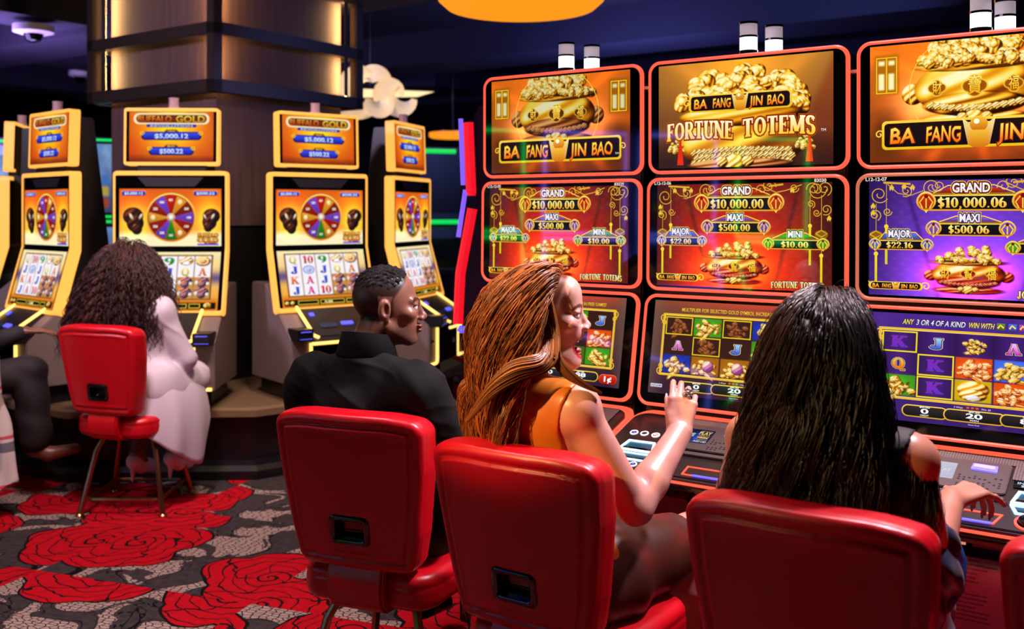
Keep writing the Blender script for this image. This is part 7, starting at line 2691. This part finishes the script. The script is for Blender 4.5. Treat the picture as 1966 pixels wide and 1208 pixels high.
# ------------------------------------------------------------------ the woman in the white coat at the carousel
c0, a0 = CHAIRS[0]
hd = np.array((-2.030, 5.270, 1.195))
w1 = Fig((c0[0] + 0.03, c0[1] - 0.01, 0.585), (-2.005, 5.235, 1.05), (-1.835, 5.17, 0.985), (-2.165, 5.30, 0.985), hd, frame((0.30, 0.95, -0.12)), az(19), 1.0)
w1.limbs['armR'] = [(w1.shR, 0.05), ((-1.725, 5.235, 0.735), 0.042), ((-1.84, 5.48, 0.80), 0.027)]
w1.limbs['armL'] = [(w1.shL, 0.05), ((-2.25, 5.42, 0.76), 0.042), ((-2.10, 5.62, 0.83), 0.027)]
legs(w1, -0.04, 0.36, zk=0.02, fwd=0.32, ank=-0.18)
for k_, kn_, an_ in (('legR', (-1.745, 5.46, 0.60), (-1.795, 5.28, 0.235)), ('legL', (-1.945, 5.50, 0.60), (-1.985, 5.26, 0.225))):
    kn_, an_ = np.array(kn_), np.array(an_)
    w1.limbs[k_] = [w1.limbs[k_][0], (kn_, 0.060), (an_, 0.036), (an_ + (0.012, 0.045, -0.055), 0.033), (an_ + (0.03, 0.145, -0.085), 0.026)]
    w1.limbs[k_ + 'k'] = [(kn_, 0.058), (kn_ + (an_ - kn_) * 0.35 - (0, 0.015, 0), 0.056)]
w1.hands = [dict(wr=np.array((-1.84, 5.48, 0.80)), d=(-0.1, 0.95, 0.1), n=UP, side=np.array((-1.0, 0, 0))), dict(wr=np.array((-2.10, 5.62, 0.83)), d=(0.3, 0.95, 0), n=UP, side=np.array((1.0, 0, 0)))]
root = thing('person', 'woman in a white coat with big curly dark hair playing at the amber-lit machine', 'person', (w1.pel[0], w1.pel[1], 0))
w1.body('body', 0.006, lambda f, V: face_paint(f, V, (0.52, 0.33, 0.26), (0.5, 0.2, 0.2), (0.1, 0.07, 0.06), (0.08, 0.05, 0.05), cap_f), root, skin_mat('skin_brown', 0.38))
M_COAT = mat('white_coat', (0.80, 0.74, 0.80), 0.65, sheen=0.1)


def coat(S):
    w1.torso(S, 0.022, 0.06)
    for k in ('armR', 'armL'):
        (a, _), (b, _), (c, _) = w1.limbs[k]
        a, b, c = np.array(a), np.array(b), np.array(c)
        S.cone(a, b, 0.074, 0.062, 0.03)
        S.cone(b, b + (c - b) * 0.9, 0.060, 0.046, 0.02)
    # the skirt of the coat spreads over the seat and hangs down on the right
    S.ell(w1.pel, (0.20, 0.16, 0.13), 0.05, 'u', frame(w1.f))
    for k, q in (('legR', 0.98), ('legL', 0.75)):
        L = w1.limbs[k]
        a, b = np.array(L[0][0]), np.array(L[1][0])
        S.cone(a, a + (b - a) * q, 0.115, 0.092, 0.05)
    S.cone((-2.10, 5.15, 0.52), (-2.16, 5.13, 0.40), 0.07, 0.045, 0.06)
    half(S, w1.neck + UP * 0.03, UP, 0.006)
    S.ell(w1.neck + UP * 0.04, (0.07, 0.07, 0.06), 0.006, 's')


cloth('coat', coat, (-2.6, 4.75, 0.15), (-1.35, 5.75, 1.2), 0.0075, M_COAT, root, [(0.003, 34, (0.8, 0.3, 0.6), 3), (-0.010, 26, (0.5, 0.3, 0.9), 5), (-0.007, 40, (0.9, -0.4, 0.3), 9)])
# the coat's tail: a folded sheet from lap and seat edge down to the hem
nu, nv = 60, 26
topc = spline([(-1.86, 5.46, 0.70), (-1.75, 5.42, 0.68), (-1.74, 5.25, 0.68), (-1.77, 5.08, 0.70), (-1.86, 5.00, 0.69), (-1.96, 4.985, 0.66)], nu)
midc = spline([(-1.80, 5.50, 0.62), (-1.665, 5.42, 0.60), (-1.60, 5.24, 0.56), (-1.655, 5.03, 0.56), (-1.82, 4.955, 0.55), (-1.95, 4.94, 0.56)], nu)
hemc = spline([(-1.78, 5.50, 0.52), (-1.650, 5.42, 0.42), (-1.625, 5.22, 0.20), (-1.685, 5.02, 0.28), (-1.81, 4.945, 0.385), (-1.96, 4.935, 0.45)], nu)
tv = np.linspace(0, 1, nv)[:, None, None]
G = topc * (1 - tv) ** 2 + 2 * midc * tv * (1 - tv) + hemc * tv ** 2
cen_ = np.array((-1.93, 5.22, 0))
o_ = G - cen_
o_[..., 2] = 0
o_ /= np.linalg.norm(o_, axis=2, keepdims=True)
fold = np.sin(np.linspace(0, 34, nu) + 0.8 * np.sin(np.linspace(0, 9, nu)))[None, :, None]
G = G + o_ * fold * 0.007 * tv ** 1.5
vs = np.concatenate([G.reshape(-1, 3), (G - o_ * 0.006).reshape(-1, 3)])
ix = np.arange(nu * nv).reshape(nv, nu)
qa = np.stack([ix[:-1, :-1], ix[:-1, 1:], ix[1:, 1:], ix[1:, :-1]], -1).reshape(-1, 4)
rim_ = np.concatenate([ix[0], ix[1:, -1], ix[-1, ::-1][1:], ix[::-1, 0][1:-1]])
rim2 = np.roll(rim_, -1)
K_ = nu * nv
link('coat_tail', fast_mesh('coat_tail', vs, np.concatenate([qa, qa[:, ::-1] + K_, np.stack([rim_, rim_ + K_, rim2 + K_, rim2], 1)])), M_COAT, root)
pk = MB()
pc = np.array((-1.715, 5.13, 0.60))
pk.box((-0.055, -0.012, -0.016), (0.055, 0.012, 0.016), Matrix.Translation(pc) @ Matrix.Rotation(math.radians(75), 4, 'Z') @ Matrix.Rotation(0.15, 4, 'Y'))
pk.build('pocket_flap', M_COAT, root, bevel=0.006)
for k in ('legR', 'legL'):
    L = w1.limbs[k]
    b = Sdf(L[4][0] - 0.25, L[4][0] + 0.25, 0.005)
    b.cone(L[3][0] - UP * 0.004, L[4][0] - UP * 0.006, 0.041, 0.034, 0.01, flat=(w1.r, 0.95))
    b.cone(L[2][0] - w1.f * 0.02 - UP * 0.03, L[3][0] - UP * 0.02, 0.040, 0.036, 0.01)
    b.cone(L[2][0] - w1.f * 0.025 - UP * 0.045, L[2][0] - w1.f * 0.03 - UP * 0.13, 0.018, 0.007, 0.01)
    link('heeled_shoe', fast_mesh('heeled_shoe', *b.mesh()), mat('white_shoe', (0.95, 0.90, 0.92), 0.3), root)
n1 = 3000
r_ = np.random.default_rng(41)
D1 = dirs(n1, 13, lambda v: v[2] > -0.5 and v[1] < 0.5 and not (v[1] > 0.2 and v[2] < 0.1))
fw, rt = w1.Rh[:, 1], w1.Rh[:, 0]
init = (D1 * (1.0, 1.0, 0.25)) @ w1.Rh.T - fw * 0.3
lay = r_.uniform(0.004, 0.050, n1) * np.clip(1.5 - 0.9 * np.clip(D1[:, 2], 0, 1), 0, 2)
out1 = (D1 @ w1.Rh.T) * (1, 1, 0)
mid = (w1.shR + w1.shL) / 2
tors = [(mid - UP * 0.1, frame(w1.f), np.array((0.17, 0.13, 0.22)))]


def pull1(i, P):
    t = i / 34
    return -UP * (0.8 + 0.5 * t) + out1 * (0.55 - 0.45 * t) + np.array((-0.12, -0.05, 0)) * t


P1 = grow(w1, D1, init, 34, r_.uniform(0.0100, 0.0155, n1), pull1, lay, tors, (0.0090, 7.0), 0.70, 6, (420, 0.72), 1.0)
cl = np.array((0.25, 0.12, 0.11)) * r_.uniform(0.5, 1.5, (n1, 1))
strands('hair', P1, r_.uniform(0.0014, 0.0026, n1), cl, hair_mat('curly_dark_hair', 0.5), root)
settle(root)

# ------------------------------------------------------------------ the player cut off by the left edge
c0 = np.array((-3.02, 5.00, 0))
w0 = Fig((-3.02, 5.02, 0.60), (-3.02, 5.10, 1.07), (-2.84, 5.06, 1.0), (-3.20, 5.14, 1.0), (-3.02, 5.15, 1.24), frame((0.1, 1, 0)), az(12), 1.0)
w0.limbs['armR'] = [(w0.shR, 0.05), ((-2.80, 5.22, 0.80), 0.042), ((-2.625, 5.36, 0.865), 0.030)]
w0.limbs['armL'] = [(w0.shL, 0.05), ((-3.30, 5.25, 0.78), 0.042), ((-3.15, 5.48, 0.85), 0.027)]
w0.limbs['legR'] = [((-2.93, 5.10, 0.62), 0.09), ((-2.555, 5.27, 0.655), 0.065), ((-2.50, 5.22, 0.27), 0.042), ((-2.44, 5.24, 0.235), 0.036), ((-2.31, 5.27, 0.255), 0.027)]
w0.limbs['legL'] = [((-3.10, 5.12, 0.60), 0.09), ((-3.05, 5.50, 0.58), 0.065), ((-3.05, 5.40, 0.16), 0.042), ((-3.05, 5.43, 0.115), 0.036), ((-3.05, 5.53, 0.105), 0.027)]
w0.hands = [dict(wr=np.array((-2.625, 5.36, 0.865)), d=(0.88, 0.45, -0.02), n=UP, side=np.array((-0.4, 0.9, 0)), curl=(12, 20, 15)), dict(wr=np.array((-3.15, 5.48, 0.85)), d=(0.3, 0.95, 0), n=UP, side=np.array((1.0, 0, 0)))]
root = thing('person', 'seated person cut off by the left edge in dark trousers and checked white coat', 'person', (w0.pel[0], w0.pel[1], 0))
w0.body('body', 0.006, lambda f, V: face_paint(f, V, (0.45, 0.27, 0.21), (0.5, 0.2, 0.2), (0.1, 0.07, 0.06)), root, skin_mat('skin_brown', 0.38))
M_DTR = mat('dark_trousers', (0.10, 0.055, 0.06), 0.8)


def tr0(S):
    S.ell(w0.pel, (0.19, 0.15, 0.12), 0.03)
    for k, e_ in (('legR', 0.022), ('legL', 0.022)):
        L = w0.limbs[k]
        S.cone(L[0][0], L[1][0], L[0][1] + e_, L[1][1] + e_, 0.03)
        S.cone(L[1][0], np.array(L[2][0]) + UP * 0.06, L[1][1] + e_, L[2][1] + e_ + 0.02, 0.02)


cloth('trousers', tr0, (-3.5, 4.7, 0.1), (-2.2, 5.8, 0.95), 0.008, M_DTR, root, [(0.004, 40, (0.3, 0.3, 1), 2)])


def top0(S):
    w0.torso(S, 0.02, 0.05)
    for k in ('armR', 'armL'):
        (a, _), (b, _), (c, _) = w0.limbs[k]
        a, b, c = np.array(a), np.array(b), np.array(c)
        S.cone(a, b, 0.07, 0.058, 0.03)
        S.cone(b, b + (c - b) * 0.85, 0.056, 0.044, 0.02)
    half(S, w0.neck + UP * 0.03, UP, 0.006)


M_DTOP = mat('dark_top', (0.10, 0.09, 0.10), 0.8)
cloth('top', top0, (-3.6, 4.7, 0.4), (-2.5, 5.8, 1.2), 0.009, M_DTOP, root)
S_ = Sdf((-3.25, 4.9, 1.0), (-2.8, 5.4, 1.5), 0.007)
S_.ell((-3.02, 5.13, 1.29), (0.10, 0.115, 0.105), 0.01)
S_.ell((-3.02, 5.08, 1.20), (0.09, 0.07, 0.12), 0.03)
link('hair', fast_mesh('hair', *S_.mesh()), mat('dark_hair', (0.08, 0.06, 0.06), 0.5), root)


def plaid_mat():
    m = bpy.data.materials.new('checked_wool')
    g = NT(m)
    bs = g.t.nodes['Principled BSDF']
    tc = g.n('ShaderNodeTexCoord').outputs['Object']
    sp = g.n('ShaderNodeSeparateXYZ', None, Vector=tc)
    z = g.m('FRACT', g.m('MULTIPLY', sp.outputs[2], 4.2))
    x = g.m('FRACT', g.m('MULTIPLY', sp.outputs[0], 9.0))
    c = g.mix(g.m('LESS_THAN', g.m('ABSOLUTE', g.m('SUBTRACT', z, 0.5)), 0.10), (0.82, 0.78, 0.76), (0.42, 0.42, 0.46))
    c = g.mix(g.m('LESS_THAN', g.m('ABSOLUTE', g.m('SUBTRACT', z, 0.7)), 0.035), c, (0.80, 0.30, 0.36))
    c = g.mix(g.m('LESS_THAN', g.m('ABSOLUTE', g.m('SUBTRACT', x, 0.5)), 0.05), c, (0.66, 0.58, 0.50))
    g.put(bs.inputs['Base Color'], c)
    bs.inputs['Roughness'].default_value = 0.9
    return m


def drape(S):
    S.cone((-2.62, 4.90, 0.78), (-2.62, 4.92, 0.16), 0.10, 0.20, 0.05, flat=((0.2, 1, 0), 0.45))
    S.cone((-2.75, 4.92, 0.80), (-2.80, 4.92, 0.20), 0.13, 0.20, 0.05, flat=((0.2, 1, 0), 0.45))
    S.cone((-2.95, 4.95, 0.95), (-2.72, 4.90, 0.74), 0.12, 0.10, 0.06, flat=((0.2, 1, 0.4), 0.5))
    half(S, (-2.6, 4.9, 0.10), (0.42, 0, -1), 0.01)


cloth('coat', drape, (-3.2, 4.65, 0.03), (-2.3, 5.2, 1.1), 0.008, plaid_mat(), root, [(0.012, 30, (1, 0.2, 0.1), 3), (0.006, 70, (1, 0.2, 0), 5)])
settle(root)
# the stool below that player
st = copy_tree(_ch)
st.location = (-3.02, 5.0, 0)
st.rotation_euler = (0, 0, -math.radians(12))
st['label'] = 'chair mostly out of view under the person cut off by the left edge'

for ch_ in _ch.children:            # the seats swivel; this chair's legs stand square to the aisle
    if ch_.name.split('.')[0] in ('leg', 'footrest_ring'):
        ch_.rotation_euler = (0, 0, math.radians(19))


# ------------------------------------------------------------------ ceiling fittings
M_GOLDLAMP = mat('gold_lampshade', (0.8, 0.5, 0.15), 0.5, emit=(1.0, 0.60, 0.10), strength=1.0)
for x, y, z, r, lab in ((0.055, 6.0, 2.715, 0.50, 'large gold drum pendant lamp cut off by the top edge'),
                        (-0.71, 12.0, 2.40, 0.29, 'small gold drum pendant lamp glowing in the distance left of the right row')):
    p = thing('pendant_lamp', lab, 'lamp', (x, y, z))
    b = MB()
    hk = 1.0 if r > 0.4 else 0.33
    b.lathe([(r * 0.55, 0.0), (r * 0.9, 0.025 * hk), (r, 0.07 * hk), (r, 0.22 * hk), (r * 0.98, 0.23 * hk)], (0, 0, 0), 48)
    b.build('lamp_shade', M_GOLDLAMP, p, smooth=True)
    MB().tube([(0, 0, 0.2 * hk), (0, 0, 3.4 - z)], 0.012, 8).build('stem', M_DARK, p)
    MB().lathe([(r * 1.01, 0.222 * hk), (r * 1.01, 0.25 * hk), (r * 0.9, 0.26 * hk)], (0, 0, 0), 48).build('rim', M_BRASS, p, smooth=True)
for x, y, z, r, lab, cat_ in ((-4.00, 8.32, 3.06, 0.16, 'white-rimmed dark dome security camera under the soffit at top left', 'camera'),
                              (-4.95, 11.4, 3.12, 0.12, 'pale round smoke detector under the ceiling left of the column', 'smoke detector')):
    p = thing('security_camera' if r > 0.15 else 'smoke_detector', lab, cat_, (x, y, z))
    b = MB().lathe([(r * 0.7, -0.06), (r, -0.045), (r, 0.01), (r * 0.9, 0.0)], (0, 0, 0), 28)
    b.build('housing', M_WHITE, p, smooth=True)
    MB().lathe([(0.02, -0.13), (r * 0.35, -0.115), (r * 0.5, -0.06)], (0, 0, 0), 24).build('lens_dome' if r > 0.15 else 'sensor', M_GLASS, p, smooth=True)
# lit recess in the ceiling and the white ribbon sculpture that hangs in front of it
lr = MB()
lr.mi(0).add([(-2.3, 12.1, 3.035), (-0.98, 12.55, 3.035), (-1.25, 13.1, 3.035), (-2.3, 13.2, 3.035)], [(0, 1, 2, 3)])
lr.mi(1).prism([(12.05, 3.04), (12.05, 3.41), (13.25, 3.41), (13.25, 3.04)], -2.35, -0.93)
tag(lr.build('ceiling_light', [mat('lit_recess', (0.9, 0.85, 0.7), 0.6, emit=(1.0, 0.88, 0.66), strength=1.3), M_BEAM]), 'warm lit panel under the dark ceiling right of the column', 'ceiling light')
rb_ = thing('ribbon_sculpture', 'white curling ribbon sculpture hanging below the lit ceiling recess', 'sculpture', (-1.35, 9.0, 2.56))
MB().tube([(0.05, 0.1, 0.1), (0.05, 0.1, 0.84)], 0.006, 6).build('hanging_wire', M_DARK, rb_)


def ribbon(name, pts, w, parent):
    P = [Vector(p) for p in pts]
    b = MB()
    vs = []
    for i, p in enumerate(P):
        t = (P[min(i + 1, len(P) - 1)] - P[max(i - 1, 0)]).normalized()
        s_ = t.cross(Vector((0.2, 1, 0.3))).normalized()
        n_ = s_.cross(t).normalized()
        q = w * (0.25 + math.sin(PI * min(1, (i + 0.6) / len(P))) * 0.75)
        for u_, v_ in ((-1, 0), (-0.5, 0.25), (0, 0.35), (0.5, 0.25), (1, 0), (0.5, 0.14), (0, 0.24), (-0.5, 0.14)):
            vs.append(p + s_ * (u_ * q) + n_ * (v_ * q))
    n = 8
    fs = [tuple(range(n))[::-1], tuple(range((len(P) - 1) * n, len(P) * n))]
    for i in range(len(P) - 1):
        fs += [(i * n + j, i * n + (j + 1) % n, (i + 1) * n + (j + 1) % n, (i + 1) * n + j) for j in range(n)]
    return b.add(vs, fs).build(name, mat('ribbon_white', (0.86, 0.78, 0.68), 0.5, emit=(0.9, 0.78, 0.62), strength=0.35), parent, smooth=True, angle=70)  # faint glow put into the ribbon's own material


def arc(cx, cz, r, a0, a1, y0=0.0, y1=0.0, n=16, sq=1.0):
    return [(cx + r * math.cos(math.radians(a0 + (a1 - a0) * i / n)), y0 + (y1 - y0) * i / n, cz + sq * r * math.sin(math.radians(a0 + (a1 - a0) * i / n))) for i in range(n + 1)]


for q in (arc(-0.05, 0.08, 0.20, 190, 330, 0, 0.2), arc(0.00, 0.05, 0.17, 60, 215, 0, 0.1), arc(0.24, 0.02, 0.10, 0, 330, 0.1, 0.3), arc(0.10, 0.10, 0.12, 20, 170, 0.2, 0.0),
          arc(0.33, 0.02, 0.12, 100, 350, 0.1, 0.2), arc(-0.28, 0.0, 0.16, 250, 330, 0.0, 0.2), arc(0.14, -0.02, 0.09, 180, 380, 0.0, 0.1)):
    ribbon('ribbon', q, 0.085, rb_)
lamp('SPOT', (-1.2, 8.2, 3.3), (-1.3, 9.0, 2.6), 60, (1.0, 0.82, 0.60), 0.1, 60, 0.6)  # unseen spot added to light the ribbon


# ------------------------------------------------------------------ machines farther back
def neon_machine(name, label, loc, rz, led, disp=((0.30, 0.45, 0.75), (0.15, 0.12, 0.30)), h=2.0, w=0.62, group=None, bars=False):
    """tall curved-screen machine whose outline is a strip of coloured light"""
    root = thing(name, label, 'slot machine', loc, rz, group)
    MB().prism([(-0.30, 0.0), (-0.30, 0.75), (-0.42, 0.80), (-0.40, 0.86), (-0.16, 0.95), (-0.05, 1.2), (0.0, 1.5), (-0.02, h), (0.30, h), (0.38, 0.0)], -w / 2, w / 2).build('cabinet', M_BLACK, root, bevel=0.01)
    y = lambda z: float(np.interp(z, [0.95, 1.2, 1.5, h], [-0.17, -0.06, -0.012, -0.03]))
    for z0, z1 in ((0.98, 1.42), (1.47, h - 0.03)):
        pts = [(-w / 2, y(z0), z0), (w / 2, y(z0), z0)] + [(w / 2, y(z), z) for z in np.linspace(z0, z1, 6)[1:]] + [(-w / 2, y(z), z) for z in np.linspace(z1, z0, 6)[:-1]]
        if bars:
            MB().tube([(-0.24, y(z0) - 0.01, z1 - 0.02), (0.24, y(z0) - 0.01, z1 - 0.02)], 0.03, 6).build('light_strip', led, root, smooth=True)
            continue
        MB().tube(pts, 0.014, 6, closed=True).build('light_strip', led, root, smooth=True)
        A = Art(w - 0.1, z1 - z0 - 0.08, 0.012)
        n = fbm(A.X, A.Y, 9, int(abs(loc[0]) * 7 + z0 * 10))
        A.fill(*disp)
        A.add(0.5 * np.clip(n, 0, 1), (0.8, 0.7, 0.5))
        A.glow(0.5, 0.5, 0.25, 0.2, (0.5, 0.5, 0.6), 0.7)
        for k in range(5):
            for j in range(3):
                A.rect(0.1 + 0.165 * k, 0.45 + 0.17 * j, 0.23 + 0.165 * k, 0.59 + 0.17 * j, ((0.7, 0.3, 0.2), (0.3, 0.5, 0.8), (0.8, 0.7, 0.3))[(k + j) % 3])
        P, L = plane_map(y(z0 + 0.04) - 0.006, z0 + 0.04, y(z1 - 0.04) - 0.006, z1 - 0.04)
        link('display', A.mesh('display', P, -(w - 0.1) / 2, 0.0, 0.7), M_SCREEN, root)
    MB().plate([(-w / 2 + 0.02, 0), (w / 2 - 0.02, 0), (w / 2 - 0.02, 0.2), (-w / 2 + 0.02, 0.2)], -0.02, 0.0, plane_map(-0.43, 0.83, -0.24, 0.92)[0]).build('button_deck', M_DECKTOP, root)
    return root


BLUE_D = ((0.45, 0.62, 0.85), (0.25, 0.30, 0.50))
neon_machine('slot_machine', 'green-outlined slot machine in the dark gap left of the column', (-4.15, 9.7, 0.0), math.radians(30), M_GRN_LED, BLUE_D, 2.25)
neon_machine('slot_machine', 'green-outlined slot machine cut off at the far left edge', (-4.75, 9.2, 0.0), math.radians(40), M_GRN_LED, BLUE_D, 2.2)
neon_machine('slot_machine', 'dark distant slot machine with short green light bars right of the carousel', (-0.92, 12.0, 0), math.radians(20), M_GRN_LED, BLUE_D, 2.3, bars=True)
# end-on machine behind the right row: red and violet light lines down its curved front
p = thing('slot_machine', 'slot machine seen edge-on with red and violet light lines behind the right row', 'slot machine', (-0.02, 4.45, 0), math.radians(-88))
prof = [(-0.10, 0.80), (-0.20, 1.00), (-0.19, 1.25), (-0.14, 1.55), (-0.155, 1.9), (-0.12, 1.96), (0.2, 1.96), (0.25, 0.0), (-0.05, 0.0), (-0.05, 0.78)]
MB().prism(prof, -0.30, 0.30).build('cabinet', mat('indigo_shell', (0.10, 0.08, 0.20), 0.25), p, bevel=0.012)
for x in (0.285, -0.285):
    MB().tube([(x, -0.215, 1.04), (x, -0.205, 1.25), (x, -0.155, 1.52)], 0.022, 8).build('light_strip', M_CRIM_LED, p, smooth=True)
    MB().tube([(x, -0.16, 1.585), (x, -0.172, 1.88)], 0.022, 8).build('light_strip', M_CRIM_LED, p, smooth=True)
for z0, z1, y0, y1 in ((1.62, 1.90, -0.195, -0.205), (1.40, 1.60, -0.215, -0.185)):
    MB().tube([(0.24, y0, z0), (0.24, y1, z1)], 0.010, 8).build('light_strip', M_PUR_LED, p, smooth=True)
A = Art(0.5, 0.42, 0.012)
A.fill((0.20, 0.05, 0.25), (0.45, 0.08, 0.12))
A.add(0.6 * np.clip(fbm(A.X, A.Y, 12, 5), 0, 1), (0.9, 0.7, 0.4))
P, L = plane_map(-0.206, 1.10, -0.166, 1.50)
link('display', A.mesh('display', P, -0.25, 0.0, 0.8), M_SCREEN, p)
MB().lathe([(0.02, 0.0), (0.03, 0.01), (0.02, 0.03)], (0.27, -0.19, 1.0), 14).build('light_dot', M_BLU_LED, p, smooth=True)
# dark machine backs and a chair far behind on the right of the carousel
t = thing('cabinet_bank', 'dark bank of machine backs far behind the carousel', 'cabinet', (0.2, 13.5, 0))
MB().box((-1.5, 0, 0), (-0.2, 0.5, 1.9)).build('cabinet', M_DARK, t, bevel=0.03)
MB().box((-0.1, 0, 0), (1.2, 0.5, 1.75)).build('cabinet', M_WALL, t, bevel=0.03)
# open machines across the aisle whose outlines show in the dark glass of the right row
B_GRN = mat('bright_green_led', (0.1, 0.5, 0.2), 0.4, emit=(0.05, 0.90, 0.35), strength=11)
B_PUR = mat('bright_violet_led', (0.3, 0.2, 0.5), 0.4, emit=(0.50, 0.42, 1.0), strength=11)
B_BLU = mat('bright_blue_led', (0.2, 0.2, 0.5), 0.4, emit=(0.36, 0.44, 1.0), strength=11)
for y_, led, nm in ((2.25, B_GRN, 'green'), (1.25, B_PUR, 'violet'), (0.30, B_BLU, 'blue'), (-0.75, B_GRN, 'green')):
    neon_machine('slot_machine', '%s-outlined slot machine across the aisle, %s' % (nm, {2.25: 'seen only as the left reflection in the right row', 1.25: 'seen only mirrored in the first top screen', 0.30: 'seen only mirrored in the second top screen', -0.75: 'seen only mirrored in the last screens'}[y_]),
                 (-4.6, y_, 0), math.radians(90), led, ((0.10, 0.12, 0.25), (0.05, 0.05, 0.12)), 2.25, 0.8)
tag(MB().box((-4.96, 18.9, 1.9), (-4.84, 19.0, 2.0)).build('wall_lamp', M_WHITE_LED, bevel=0.01), 'small white lamp on the far wall left of the column', 'light')
